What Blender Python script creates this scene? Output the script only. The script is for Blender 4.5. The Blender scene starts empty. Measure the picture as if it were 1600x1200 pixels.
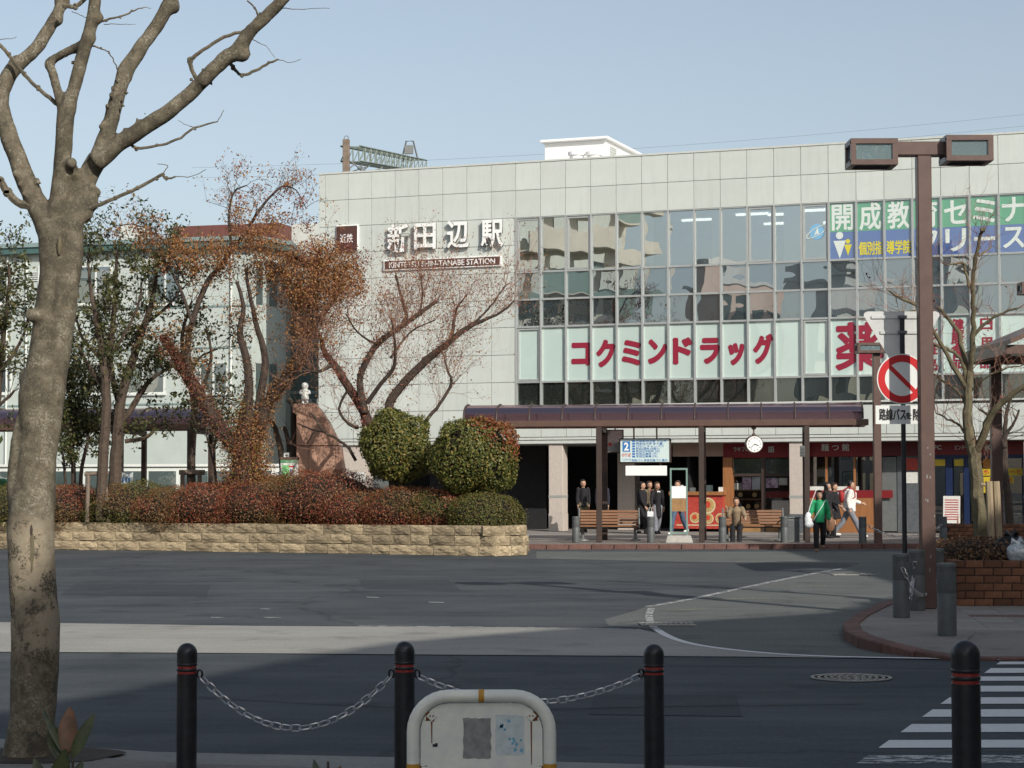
import bpy, bmesh, math, random
import numpy as np
from mathutils import Vector, Matrix, Euler
random.seed(7); np.random.seed(7)
sc = bpy.context.scene
C = sc.collection
PI = math.pi

# ------------------------------------------------------------------ camera
F, HZ, CH, ROLL = 3200.0, 750.0, 1.85, 0.002        # focal length in photo pixels, horizon row, eye height
PITCH = math.atan((HZ - 600) / F)
cam_d = bpy.data.cameras.new('camera'); cam = bpy.data.objects.new('camera', cam_d); C.objects.link(cam)
cam_d.sensor_width = 36; cam_d.lens = F / 1600 * 36; cam_d.clip_start = .1; cam_d.clip_end = 1500
cam.matrix_world = (Matrix.Translation((0, 0, CH)) @ Matrix.Rotation(PI / 2 + PITCH, 4, 'X')
                    @ Matrix.Rotation(-ROLL, 4, 'Z'))
sc.camera = cam
# ------------------------------------------------------------------ sky, sun, exposure
SUN_EL = math.radians(30); SUNH = Vector((.504, -.863, 0)).normalized()
sunv = Vector((SUNH.x * math.cos(SUN_EL), SUNH.y * math.cos(SUN_EL), math.sin(SUN_EL)))
w = bpy.data.worlds.new('World'); sc.world = w; w.use_nodes = True
nt = w.node_tree; bg = nt.nodes['Background']
sky = nt.nodes.new('ShaderNodeTexSky'); sky.sky_type = 'NISHITA'; sky.sun_disc = False
sky.sun_elevation = SUN_EL; sky.sun_rotation = math.atan2(sunv.x, sunv.y)
sky.air_density = 1.0; sky.dust_density = 2.2; sky.ozone_density = 1.6
hs = nt.nodes.new('ShaderNodeHueSaturation'); hs.inputs['Saturation'].default_value = .66; hs.inputs['Hue'].default_value = .496
nt.links.new(sky.outputs[0], hs.inputs['Color']); nt.links.new(hs.outputs[0], bg.inputs[0])
bg.inputs[1].default_value = .105
sd = bpy.data.lights.new('sun', 'SUN'); sun = bpy.data.objects.new('sun', sd); C.objects.link(sun)
sd.energy = 3.4; sd.angle = math.radians(.55); sd.color = (1, .945, .85)
sun.rotation_euler = sunv.to_track_quat('Z', 'Y').to_euler()
sun.location = (20, -20, 40)
sc.view_settings.view_transform = 'Standard'; sc.view_settings.look = 'None'
sc.view_settings.exposure = .35; sc.view_settings.gamma = 1; sc.view_settings.use_curve_mapping = False
sc.render.engine = 'CYCLES'; sc.cycles.max_bounces = 6; sc.cycles.transparent_max_bounces = 12
sc.cycles.use_denoising = True

# ------------------------------------------------------------------ measuring helpers (photo pixel -> place)
MW = cam.matrix_world.copy(); RO = MW.to_3x3(); EYE = Vector((0, 0, CH))
def ray(px, py): return RO @ Vector(((px - 800) / F, (600 - py) / F, -1))
def g(px, py, z=0.0):
    d = ray(px, py); return EYE + d * ((z - CH) / d.z)
def at(px, py, Y):
    d = ray(px, py); return EYE + d * (Y / d.y)
TH = .3559; P0 = Vector((-6.6005, 72.298, 0)); ALONG = Vector((math.cos(TH), -math.sin(TH), 0)); OUT = Vector((-math.sin(TH), -math.cos(TH), 0))
ZT, RH, PW = 12.69, .9391, .9
def fl(px, py, out=0.0):                              # pixel -> (along, height) on the station front, `out` metres proud of it
    d = ray(px, py); o = P0 + OUT * out
    t = (o - EYE).dot(OUT) / d.dot(OUT); p = EYE + d * t
    return (p - P0).dot(ALONG), p.z
def row(k): return ZT - RH * k

# ------------------------------------------------------------------ materials
M = {}
def nd(t, k, **kw):
    n = t.nodes.new(k)
    for a, b in kw.items():
        if a in n.inputs.keys(): n.inputs[a].default_value = b
        else: setattr(n, a, b)
    return n
def lin(h):                                            # '#rrggbb' -> linear
    c = [int(h[i:i + 2], 16) / 255 for i in (1, 3, 5)]
    return tuple((x / 12.92 if x <= .04045 else ((x + .055) / 1.055) ** 2.4) for x in c)
def mat(name, col, rough=.6, metal=0, var=.12, scale=6, bump=0, bscale=60, spec=.4, objvar=0, emit=0, coat=0, detail=4, col2=None, stretch=None):
    m = bpy.data.materials.new(name); m.use_nodes = True; t = m.node_tree; b = t.nodes['Principled BSDF']
    if isinstance(col, str): col = lin(col)
    if isinstance(col2, str): col2 = lin(col2)
    b.inputs['Roughness'].default_value = rough; b.inputs['Metallic'].default_value = metal
    b.inputs['Specular IOR Level'].default_value = spec; b.inputs['Coat Weight'].default_value = coat
    tc = nd(t, 'ShaderNodeTexCoord'); co = tc.outputs['Object']
    if stretch:
        mp = nd(t, 'ShaderNodeMapping'); mp.inputs['Scale'].default_value = stretch; t.links.new(co, mp.inputs[0]); co = mp.outputs[0]
    out = None
    if var > 0 or col2:
        n = nd(t, 'ShaderNodeTexNoise', Scale=scale, Detail=detail, Roughness=.65); t.links.new(co, n.inputs['Vector'])
        r = nd(t, 'ShaderNodeValToRGB'); t.links.new(n.outputs[0], r.inputs[0])
        a = [c * (1 - var) for c in col]; d = [min(1, c * (1 + var)) for c in (col2 or col)]
        r.color_ramp.elements[0].position = .32; r.color_ramp.elements[1].position = .68
        r.color_ramp.elements[0].color = (*a, 1); r.color_ramp.elements[1].color = (*d, 1); out = r.outputs[0]
    else:
        rgb = nd(t, 'ShaderNodeRGB'); rgb.outputs[0].default_value = (*col, 1); out = rgb.outputs[0]
    if objvar:
        oi = nd(t, 'ShaderNodeObjectInfo'); mr = nd(t, 'ShaderNodeMapRange'); t.links.new(oi.outputs['Random'], mr.inputs[0])
        mr.inputs[3].default_value = 1 - objvar; mr.inputs[4].default_value = 1 + objvar
        h = nd(t, 'ShaderNodeHueSaturation'); t.links.new(mr.outputs[0], h.inputs['Value']); t.links.new(out, h.inputs['Color']); out = h.outputs[0]
    t.links.new(out, b.inputs['Base Color'])
    if emit:
        t.links.new(out, b.inputs['Emission Color']); b.inputs['Emission Strength'].default_value = emit
    if bump:
        n2 = nd(t, 'ShaderNodeTexNoise', Scale=bscale, Detail=5); t.links.new(co, n2.inputs['Vector'])
        bm = nd(t, 'ShaderNodeBump', Strength=bump, Distance=.02); t.links.new(n2.outputs[0], bm.inputs['Height']); t.links.new(bm.outputs[0], b.inputs['Normal'])
    M[name] = m; return m
def leafmat(name, cols, trans=.25, rough=.5):
    m = bpy.data.materials.new(name); m.use_nodes = True; t = m.node_tree; b = t.nodes['Principled BSDF']; o = t.nodes['Material Output']
    ge = nd(t, 'ShaderNodeNewGeometry'); r = nd(t, 'ShaderNodeValToRGB'); t.links.new(ge.outputs['Random Per Island'], r.inputs[0])
    r.color_ramp.interpolation = 'CONSTANT'
    while len(r.color_ramp.elements) < len(cols): r.color_ramp.elements.new(.5)
    for i, c in enumerate(cols):
        e = r.color_ramp.elements[i]; e.position = i / len(cols); e.color = (*c, 1)
    t.links.new(r.outputs[0], b.inputs['Base Color']); b.inputs['Roughness'].default_value = rough; b.inputs['Specular IOR Level'].default_value = .35
    tr = nd(t, 'ShaderNodeBsdfTranslucent'); t.links.new(r.outputs[0], tr.inputs[0]); mx = nd(t, 'ShaderNodeMixShader'); mx.inputs[0].default_value = trans
    t.links.new(b.outputs[0], mx.inputs[1]); t.links.new(tr.outputs[0], mx.inputs[2]); t.links.new(mx.outputs[0], o.inputs[0])
    M[name] = m; return m
def glassmat(name, refl, dark, tint=(1, 1, 1), trans=0.0, wob=.04, rough=.0, ws=.9):
    """window glass: mirror-like share plus either what lies behind it (trans) or a dark coated back"""
    m = bpy.data.materials.new(name); m.use_nodes = True; t = m.node_tree; t.nodes.remove(t.nodes['Principled BSDF']); o = t.nodes['Material Output']
    gl = nd(t, 'ShaderNodeBsdfGlossy', Roughness=rough); gl.inputs['Color'].default_value = (*tint, 1)
    df = nd(t, 'ShaderNodeBsdfDiffuse'); df.inputs['Color'].default_value = (*dark, 1)
    tp = nd(t, 'ShaderNodeBsdfTransparent'); tp.inputs['Color'].default_value = (*tint, 1)
    m1 = nd(t, 'ShaderNodeMixShader'); m1.inputs[0].default_value = trans; t.links.new(df.outputs[0], m1.inputs[1]); t.links.new(tp.outputs[0], m1.inputs[2])
    fr = nd(t, 'ShaderNodeFresnel', IOR=1.5); ad = nd(t, 'ShaderNodeMath', operation='ADD', use_clamp=True); ad.inputs[1].default_value = refl; t.links.new(fr.outputs[0], ad.inputs[0])
    m2 = nd(t, 'ShaderNodeMixShader'); t.links.new(ad.outputs[0], m2.inputs[0]); t.links.new(m1.outputs[0], m2.inputs[1]); t.links.new(gl.outputs[0], m2.inputs[2])
    if wob:
        tc = nd(t, 'ShaderNodeTexCoord'); n = nd(t, 'ShaderNodeTexNoise', Scale=ws, Detail=1); t.links.new(tc.outputs['Object'], n.inputs['Vector'])
        bm = nd(t, 'ShaderNodeBump', Strength=wob, Distance=.1); t.links.new(n.outputs[0], bm.inputs['Height']); t.links.new(bm.outputs[0], gl.inputs['Normal'])
    t.links.new(m2.outputs[0], o.inputs[0]); M[name] = m; return m

# ------------------------------------------------------------------ mesh helpers
class MB:
    def __init__(s): s.v = []; s.f = []; s.m = []
    def add(s, vs, fs, mi=0):
        k = len(s.v); s.v += [tuple(v) for v in vs]; s.f += [tuple(i + k for i in f) for f in fs]; s.m += [mi] * len(fs); return s
    def box(s, c, d, mi=0, rot=None):
        x, y, z = (q / 2 for q in d); vs = [Vector((a * x, b * y, e * z)) for a in (-1, 1) for b in (-1, 1) for e in (-1, 1)]
        if rot is not None: R = rot if isinstance(rot, Matrix) else Euler(rot).to_matrix(); vs = [R @ v for v in vs]
        c = Vector(c); vs = [v + c for v in vs]
        return s.add(vs, [(0, 1, 3, 2), (4, 6, 7, 5), (0, 4, 5, 1), (2, 3, 7, 6), (0, 2, 6, 4), (1, 5, 7, 3)], mi)
    def mm(s, a, b, mi=0): return s.box([(p + q) / 2 for p, q in zip(a, b)], [abs(q - p) for p, q in zip(a, b)], mi)
    def tube(s, pts, rad, seg=8, mi=0, caps=True, flat=1.0):
        pts = [Vector(p) for p in pts]; n = len(pts); rad = [rad] * n if not hasattr(rad, '__len__') else rad
        vs = []; ref = None
        for i, p in enumerate(pts):
            t = (pts[min(i + 1, n - 1)] - pts[max(i - 1, 0)]).normalized()
            if ref is None: ref = Vector((0, 0, 1)) if abs(t.z) < .9 else Vector((1, 0, 0))
            u = t.cross(ref)
            if u.length < 1e-4: u = t.cross(Vector((.3, 1, .2)))
            u.normalize(); v = u.cross(t).normalized(); ref = v
            for j in range(seg):
                a = 2 * PI * j / seg; vs.append(p + u * (math.cos(a) * rad[i]) + v * (math.sin(a) * rad[i] * flat))
        fs = [(i * seg + j, i * seg + (j + 1) % seg, (i + 1) * seg + (j + 1) % seg, (i + 1) * seg + j) for i in range(n - 1) for j in range(seg)]
        if caps: fs += [tuple(reversed(range(seg))), tuple(range((n - 1) * seg, n * seg))]
        return s.add(vs, fs, mi)
    def cyl(s, a, b, r, r2=None, seg=12, mi=0): return s.tube([a, b], [r, r if r2 is None else r2], seg, mi)
    def lathe(s, prof, c=(0, 0, 0), seg=20, mi=0):         # prof: (radius, z) from bottom to top
        vs = [(c[0] + r * math.cos(2 * PI * j / seg), c[1] + r * math.sin(2 * PI * j / seg), c[2] + z) for r, z in prof for j in range(seg)]
        n = len(prof)
        fs = [(i * seg + j, i * seg + (j + 1) % seg, (i + 1) * seg + (j + 1) % seg, (i + 1) * seg + j) for i in range(n - 1) for j in range(seg)]
        fs += [tuple(reversed(range(seg))), tuple(range((n - 1) * seg, n * seg))]
        return s.add(vs, fs, mi)
    def ell(s, c, r, seg=12, rings=8, mi=0, rot=None):
        c = Vector(c); r = (r,) * 3 if not hasattr(r, '__len__') else r; vs = []; R = Euler(rot).to_matrix() if rot else Matrix.Identity(3)
        for i in range(1, rings):
            a = PI * i / rings
            for j in range(seg):
                b = 2 * PI * j / seg; vs.append(c + R @ Vector((r[0] * math.sin(a) * math.cos(b), r[1] * math.sin(a) * math.sin(b), -r[2] * math.cos(a))))
        fs = [(i * seg + j, i * seg + (j + 1) % seg, (i + 1) * seg + (j + 1) % seg, (i + 1) * seg + j) for i in range(rings - 2) for j in range(seg)]
        k = len(vs); vs += [c + R @ Vector((0, 0, -r[2])), c + R @ Vector((0, 0, r[2]))]
        fs += [(k, (j + 1) % seg, j) for j in range(seg)] + [(k + 1, (rings - 2) * seg + j, (rings - 2) * seg + (j + 1) % seg) for j in range(seg)]
        return s.add(vs, fs, mi)
    def prism(s, poly, z0, z1, mi=0, axis='z'):            # poly (a,b) extruded from z0 to z1 along axis
        n = len(poly)
        P = (lambda a, b, z: (a, b, z)) if axis == 'z' else ((lambda a, b, z: (a, z, b)) if axis == 'y' else (lambda a, b, z: (z, a, b)))
        vs = [P(a, b, z0) for a, b in poly] + [P(a, b, z1) for a, b in poly]
        fs = [tuple(reversed(range(n))), tuple(range(n, 2 * n))] + [(i, (i + 1) % n, n + (i + 1) % n, n + i) for i in range(n)]
        return s.add(vs, fs, mi)
    def build(s, name, m, parent=None, smooth=False, bevel=0, loc=None, rz=None, norm=True):
        me = bpy.data.meshes.new(name); me.from_pydata(s.v, [], s.f)
        ms = m if isinstance(m, (list, tuple)) else [m]
        for q in ms: me.materials.append(M[q] if isinstance(q, str) else q)
        if len(ms) > 1: me.polygons.foreach_set('material_index', s.m)
        if norm or bevel:
            bm = bmesh.new(); bm.from_mesh(me)
            if norm: bmesh.ops.recalc_face_normals(bm, faces=bm.faces)
            if bevel:
                es = [e for e in bm.edges if len(e.link_faces) == 2 and e.calc_face_angle(0) > .5]
                bmesh.ops.bevel(bm, geom=es, offset=bevel, segments=1, affect='EDGES', clamp_overlap=True)
            bm.to_mesh(me); bm.free()
        if smooth:
            me.polygons.foreach_set('use_smooth', [True] * len(me.polygons))
            try: me.set_sharp_from_angle(angle=math.radians(40))
            except Exception: pass
        return link(name, me, parent, loc, rz)
def link(name, me, parent=None, loc=None, rz=None):
    o = bpy.data.objects.new(name, me); C.objects.link(o)
    if parent: o.parent = parent
    if loc is not None: o.location = loc
    if rz is not None: o.rotation_euler = (0, 0, rz)
    return o
def tag(o, label, cat, group=None, kind=None):
    o['label'] = label; o['category'] = cat
    if group: o['group'] = group
    if kind: o['kind'] = kind
    return o
def struct(o): o['kind'] = 'structure'; return o
def thing(name, label, cat, loc=(0, 0, 0), rz=0, group=None):
    o = bpy.data.objects.new(name, None); C.objects.link(o); o.location = loc; o.rotation_euler = (0, 0, rz); o.empty_display_size = .2
    return tag(o, label, cat, group)
def copy_tree(o, parent=None, loc=None, rz=None, label=None):
    c = o.copy(); C.objects.link(c); c.parent = parent
    if loc is not None: c.location = loc
    if rz is not None: c.rotation_euler = (0, 0, rz)
    if label: c['label'] = label
    for ch in list(o.children): copy_tree(ch, c)
    return c
def text(body, size, m, parent, loc, name='lettering', rot=(PI / 2, 0, 0), ext=.002, bold=0.0, sx=1.0, width=None, align='CENTER', fat=0.0):
    cu = bpy.data.curves.new(name, 'FONT'); cu.body = body; cu.size = 1; cu.extrude = ext / size; cu.offset = bold; cu.align_x = align; cu.align_y = 'CENTER'; cu.resolution_u = 3
    cu.space_line = .95
    to = bpy.data.objects.new(name, cu); me = bpy.data.meshes.new_from_object(to); bpy.data.objects.remove(to); bpy.data.curves.remove(cu)
    if len(me.vertices):
        a = np.empty(len(me.vertices) * 3, np.float32); me.vertices.foreach_get('co', a); a = a.reshape(-1, 3)
        lo, hi = a.min(0), a.max(0)
        if align == 'CENTER': a[:, 0] -= (lo[0] + hi[0]) / 2
        a[:, 1] -= (lo[1] + hi[1]) / 2
        k = size * sx if width is None else width / max(1e-6, hi[0] - lo[0])
        a[:, 0] *= k; a[:, 1:] *= size; me.vertices.foreach_set('co', a.ravel()); me.update()
    if fat:                                            # thicken strokes with rounded ends: copies of the glyph on a small circle
        n = len(me.vertices); a = np.empty(n * 3, np.float32); me.vertices.foreach_get('co', a); a = a.reshape(-1, 3); fs = [tuple(p.vertices) for p in me.polygons if abs(p.normal.z) > .5 and p.center.z > 0] or [tuple(p.vertices) for p in me.polygons]
        vs = []; ff = []; K = 12
        for q in range(K):
            c = a.copy(); c[:, 0] += fat * math.cos(2 * PI * q / K); c[:, 1] += fat * math.sin(2 * PI * q / K); c[:, 2] += q * .00025; vs += [tuple(v) for v in c]; ff += [tuple(i + q * n for i in f_) for f_ in fs]
        me2 = bpy.data.meshes.new(name); me2.from_pydata(vs, [], ff); bpy.data.meshes.remove(me); me = me2
    me.materials.clear(); me.materials.append(M[m]); me.name = name
    o = link(name, me, parent, loc); o.rotation_euler = rot; return o
def leaves(pts, size, m, name='foliage', parent=None, up=.3, aspect=.5, nrm=None, kind=None, loc=None):
    """one leaf (a folded rhombus of two triangles) at every point"""
    P = np.asarray(pts, float); n = len(P); rs = np.random.default_rng(n + 3)
    d = rs.normal(size=(n, 3)); d[:, 2] += up
    if nrm is not None: d = d * .55 + np.asarray(nrm) * .0 + np.cross(np.asarray(nrm), rs.normal(size=(n, 3))) * .9
    d /= np.linalg.norm(d, axis=1)[:, None] + 1e-9
    q = rs.normal(size=(n, 3))
    if nrm is not None: q = np.asarray(nrm) + .55 * q
    sd_ = np.cross(d, q); sd_ /= np.linalg.norm(sd_, axis=1)[:, None] + 1e-9
    L = (size * rs.uniform(.6, 1.35, n))[:, None]; W = L * aspect * .5; nn = np.cross(sd_, d)
    V = np.stack([P - d * L * .5, P + sd_ * W + nn * L * .08, P + d * L * .5, P - sd_ * W + nn * L * .08], 1).reshape(-1, 3)
    me = bpy.data.meshes.new(name); me.vertices.add(4 * n); me.vertices.foreach_set('co', V.ravel().astype(np.float32))
    me.loops.add(6 * n); idx = (np.arange(n)[:, None] * 4 + np.array([0, 1, 2, 0, 2, 3])).ravel(); me.loops.foreach_set('vertex_index', idx.astype(np.int32))
    me.polygons.add(2 * n); me.polygons.foreach_set('loop_start', (np.arange(2 * n) * 3).astype(np.int32))
    me.update(calc_edges=True); me.validate()
    me.materials.append(M[m] if isinstance(m, str) else m)
    o = link(name, me, parent, loc)
    if kind: o['kind'] = kind
    return o
def remesh(o, vox, smooth_it=2, dec=None):
    """fuse the shapes of one mesh into a single continuous surface"""
    md = o.modifiers.new('r', 'REMESH'); md.mode = 'VOXEL'; md.voxel_size = vox; md.use_smooth_shade = True
    if smooth_it: s = o.modifiers.new('s', 'SMOOTH'); s.iterations = smooth_it; s.factor = .5
    if dec: q = o.modifiers.new('d', 'DECIMATE'); q.ratio = dec
    dg = bpy.context.evaluated_depsgraph_get(); me = bpy.data.meshes.new_from_object(o.evaluated_get(dg)); mats = list(o.data.materials)
    o.modifiers.clear(); old = o.data; o.data = me; nm = old.name; bpy.data.meshes.remove(old); me.name = nm
    me.polygons.foreach_set('use_smooth', [True] * len(me.polygons))
    if not len(me.materials):
        for q in mats: me.materials.append(q)
    return o
def sheet(name, pts, m, z=0.0, z1=None):
    """flat sheet (z1 None) or slab from z to z1 over a ground outline"""
    b = MB()
    if z1 is None:
        b.add([(p[0], p[1], z) for p in pts], [tuple(range(len(pts)))])
        o = b.build(name, m, norm=False)
        if o.data.polygons[0].normal.z < 0: o.data.flip_normals()
        bm = bmesh.new(); bm.from_mesh(o.data); bmesh.ops.triangulate(bm, faces=bm.faces); bm.to_mesh(o.data); bm.free()
        return o
    b.prism([(p[0], p[1]) for p in pts], z, z1); return b.build(name, m)
def smoothline(pts, n=6):
    """Catmull-Rom through points"""
    P = [Vector(p) for p in pts]; out = []
    for i in range(len(P) - 1):
        a, b, c, d = P[max(i - 1, 0)], P[i], P[i + 1], P[min(i + 2, len(P) - 1)]
        for k in range(n):
            t = k / n; out.append(.5 * ((2 * b) + (c - a) * t + (2 * a - 5 * b + 4 * c - d) * t * t + (3 * b - a - 3 * c + d) * t ** 3))
    out.append(P[-1]); return out
def ribbon(pts, wd):
    L = []; R = []
    for i, p in enumerate(pts):
        t = (pts[min(i + 1, len(pts) - 1)] - pts[max(i - 1, 0)]).normalized(); q = Vector((-t.y, t.x, 0)) * wd / 2; L.append(p + q); R.append(p - q)
    return L + R[::-1]
def stripe(name, pts, wd, m, z):
    b = MB(); n = len(pts); rb = ribbon(pts, wd); L = rb[:n]; R = rb[n:][::-1]
    b.add([(p.x, p.y, z) for p in L] + [(p.x, p.y, z) for p in R], [(i, i + 1, n + i + 1, n + i) for i in range(n - 1)])
    o = b.build(name, m, norm=False)
    if o.data.polygons[0].normal.z < 0: o.data.flip_normals()
    return o
# ------------------------------------------------------------------ material list
def ground_mat(name, c0, c1, speck=.35, cracks=False):
    m = bpy.data.materials.new(name); m.use_nodes = True; t = m.node_tree; b = t.nodes['Principled BSDF']; b.inputs['Roughness'].default_value = .85; b.inputs['Specular IOR Level'].default_value = .25
    tc = nd(t, 'ShaderNodeTexCoord'); n1 = nd(t, 'ShaderNodeTexNoise', Scale=.35, Detail=6, Roughness=.6); n2 = nd(t, 'ShaderNodeTexNoise', Scale=22., Detail=6, Roughness=.85)
    mp = nd(t, 'ShaderNodeMapping'); mp.inputs['Scale'].default_value = (.25, 1.4, 1); t.links.new(tc.outputs['Object'], mp.inputs[0])
    n3 = nd(t, 'ShaderNodeTexNoise', Scale=.9, Detail=5, Roughness=.7); t.links.new(mp.outputs[0], n3.inputs['Vector'])
    for n in (n1, n2): t.links.new(tc.outputs['Object'], n.inputs['Vector'])
    ad = nd(t, 'ShaderNodeMath', operation='ADD'); t.links.new(n1.outputs[0], ad.inputs[0]); t.links.new(n3.outputs[0], ad.inputs[1])
    r = nd(t, 'ShaderNodeValToRGB'); r.color_ramp.elements[0].position = .37; r.color_ramp.elements[1].position = .63
    hf = nd(t, 'ShaderNodeMath', operation='MULTIPLY'); hf.inputs[1].default_value = .5; t.links.new(ad.outputs[0], hf.inputs[0]); t.links.new(hf.outputs[0], r.inputs[0])
    r.color_ramp.elements[0].color = (*c0, 1); r.color_ramp.elements[1].color = (*c1, 1)
    mr = nd(t, 'ShaderNodeMapRange'); mr.inputs[1].default_value = .3; mr.inputs[2].default_value = .7; mr.inputs[3].default_value = 1 - speck; mr.inputs[4].default_value = 1 + speck; t.links.new(n2.outputs[0], mr.inputs[0])
    mx = nd(t, 'ShaderNodeVectorMath', operation='MULTIPLY'); t.links.new(r.outputs[0], mx.inputs[0]); t.links.new(mr.outputs[0], mx.inputs[1]); t.links.new(mx.outputs[0], b.inputs['Base Color'])
    bm = nd(t, 'ShaderNodeBump', Strength=.35, Distance=.006); t.links.new(n2.outputs[0], bm.inputs['Height']); t.links.new(bm.outputs[0], b.inputs['Normal'])
    n5 = nd(t, 'ShaderNodeTexNoise', Scale=1.1, Detail=4, Roughness=.6); t.links.new(tc.outputs['Object'], n5.inputs['Vector'])      # oil and repair stains
    m5 = nd(t, 'ShaderNodeMapRange'); m5.inputs[1].default_value = .56; m5.inputs[2].default_value = .66; m5.inputs[3].default_value = 1; m5.inputs[4].default_value = .78; t.links.new(n5.outputs[0], m5.inputs[0])
    m6 = nd(t, 'ShaderNodeVectorMath', operation='MULTIPLY'); t.links.new(mx.outputs[0], m6.inputs[0]); t.links.new(m5.outputs[0], m6.inputs[1])
    vo = nd(t, 'ShaderNodeTexVoronoi', feature='DISTANCE_TO_EDGE', Scale=.22); wv = nd(t, 'ShaderNodeTexNoise', Scale=1.3, Detail=5); t.links.new(tc.outputs['Object'], wv.inputs['Vector'])      # hairline cracks
    wm = nd(t, 'ShaderNodeMix', data_type='VECTOR'); wm.inputs[0].default_value = .45; t.links.new(tc.outputs['Object'], wm.inputs[4]); t.links.new(wv.outputs['Color'], wm.inputs[5]); t.links.new(wm.outputs[1], vo.inputs['Vector'])
    m7 = nd(t, 'ShaderNodeMapRange'); m7.inputs[1].default_value = .002; m7.inputs[2].default_value = .006; m7.inputs[3].default_value = .7; m7.inputs[4].default_value = 1; t.links.new(vo.outputs['Distance'], m7.inputs[0])
    m8 = nd(t, 'ShaderNodeVectorMath', operation='MULTIPLY'); t.links.new(m6.outputs[0], m8.inputs[0]); t.links.new(m7.outputs[0], m8.inputs[1]); t.links.new((m8 if cracks else m6).outputs[0], b.inputs['Base Color'])
    M[name] = m
ground_mat('asphalt', (.036, .044, .052), (.084, .092, .098), cracks=True)
mat('gantry_grey', (.2, .24, .21), .6, var=.3, scale=6)
mat('seam', (.03, .031, .033), .8, var=.2)
ground_mat('asphalt_patch', (.036, .043, .05), (.054, .061, .067))
ground_mat('asphalt_pale', (.095, .104, .1), (.135, .143, .135), cracks=True)
ground_mat('paver_band', (.25, .245, .225), (.33, .325, .295), .18)
ground_mat('gutter', (.2, .2, .19), (.27, .27, .25), .2)
ground_mat('paving', (.2, .18, .165), (.28, .26, .24), .15)
ground_mat('near_paving', (.16, .15, .14), (.23, .22, .2), .25)
ground_mat('soil', (.045, .036, .027), (.085, .068, .05), .4)
def paint_mat(name, col, wear):
    m = bpy.data.materials.new(name); m.use_nodes = True; t = m.node_tree; b = t.nodes['Principled BSDF']; b.inputs['Roughness'].default_value = .7
    o = t.nodes['Material Output']; tc = nd(t, 'ShaderNodeTexCoord'); mp = nd(t, 'ShaderNodeMapping'); mp.inputs['Scale'].default_value = (1, 2.2, 1); t.links.new(tc.outputs['Object'], mp.inputs[0])
    n = nd(t, 'ShaderNodeTexNoise', Scale=5., Detail=8, Roughness=.8); t.links.new(mp.outputs[0], n.inputs['Vector'])
    r = nd(t, 'ShaderNodeValToRGB'); r.color_ramp.elements[0].position = wear - .03; r.color_ramp.elements[1].position = wear + .03; t.links.new(n.outputs[0], r.inputs[0])
    n2 = nd(t, 'ShaderNodeTexNoise', Scale=20., Detail=4); t.links.new(tc.outputs['Object'], n2.inputs['Vector'])
    r2 = nd(t, 'ShaderNodeValToRGB'); r2.color_ramp.elements[0].color = (*[c * .75 for c in col], 1); r2.color_ramp.elements[1].color = (*col, 1); t.links.new(n2.outputs[0], r2.inputs[0]); t.links.new(r2.outputs[0], b.inputs['Base Color'])
    tp = nd(t, 'ShaderNodeBsdfTransparent'); mx = nd(t, 'ShaderNodeMixShader'); t.links.new(r.outputs[0], mx.inputs[0]); t.links.new(tp.outputs[0], mx.inputs[1]); t.links.new(b.outputs[0], mx.inputs[2]); t.links.new(mx.outputs[0], o.inputs[0])
    M[name] = m
paint_mat('road_paint', (.74, .75, .74), .36); paint_mat('road_paint_worn', (.55, .56, .55), .5); paint_mat('yellow_worn', (.42, .4, .22), .5)
mat('panel', (.53, .565, .53), .45, var=.035, scale=1.5, objvar=.045, bump=.04, bscale=1.2)
t = M['panel'].node_tree; bs = t.nodes['Principled BSDF']; src = bs.inputs['Base Color'].links[0].from_socket                      # rain streaks that differ from panel to panel
tc = nd(t, 'ShaderNodeTexCoord'); oi = nd(t, 'ShaderNodeObjectInfo'); av = nd(t, 'ShaderNodeVectorMath', operation='ADD'); t.links.new(tc.outputs['Object'], av.inputs[0]); t.links.new(oi.outputs['Location'], av.inputs[1])
mp = nd(t, 'ShaderNodeMapping'); mp.inputs['Scale'].default_value = (4, 4, .35); t.links.new(av.outputs[0], mp.inputs[0]); nz = nd(t, 'ShaderNodeTexNoise', Scale=1.6, Detail=6, Roughness=.65); t.links.new(mp.outputs[0], nz.inputs['Vector'])
mr = nd(t, 'ShaderNodeMapRange'); mr.inputs[1].default_value = .5; mr.inputs[2].default_value = .75; mr.inputs[3].default_value = 1; mr.inputs[4].default_value = .92; t.links.new(nz.outputs[0], mr.inputs[0])
vm = nd(t, 'ShaderNodeVectorMath', operation='MULTIPLY'); t.links.new(src, vm.inputs[0]); t.links.new(mr.outputs[0], vm.inputs[1]); t.links.new(vm.outputs[0], bs.inputs['Base Color'])
mat('panel_trim', (.52, .54, .51), .4, var=.05)
mat('joint', (.12, .12, .115), .8, var=.1)
mat('mullion', (.42, .44, .43), .4, metal=.3, var=.06, scale=12)
mat('tile_column', (.5, .44, .39), .5, var=.08, scale=14, bump=.15, bscale=50)
mat('stone_dark', (.1, .11, .12), .5, var=.2, scale=9)
mat('soffit', (.3, .31, .3), .7, var=.05)
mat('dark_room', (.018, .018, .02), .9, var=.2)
mat('room_wall', (.45, .47, .45), .8, var=.04)
mat('room_ceiling', (.55, .57, .56), .8, var=.04)
mat('tube_light', (1, .98, .9), .5, var=0, emit=1.6)
mat('blind', (.62, .58, .48), .7, var=.08, scale=3)
mat('curtain_white', (.75, .75, .68), .7, var=.05)
glassmat('glass_clear', .44, (.05, .06, .07), (.93, .97, .97), trans=1, wob=.035)
glassmat('glass_dark', .42, (.035, .048, .055), (.88, .95, .98), wob=.06)
glassmat('glass_low', .22, (.018, .022, .02), (.85, .92, .9), wob=.05)
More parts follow.
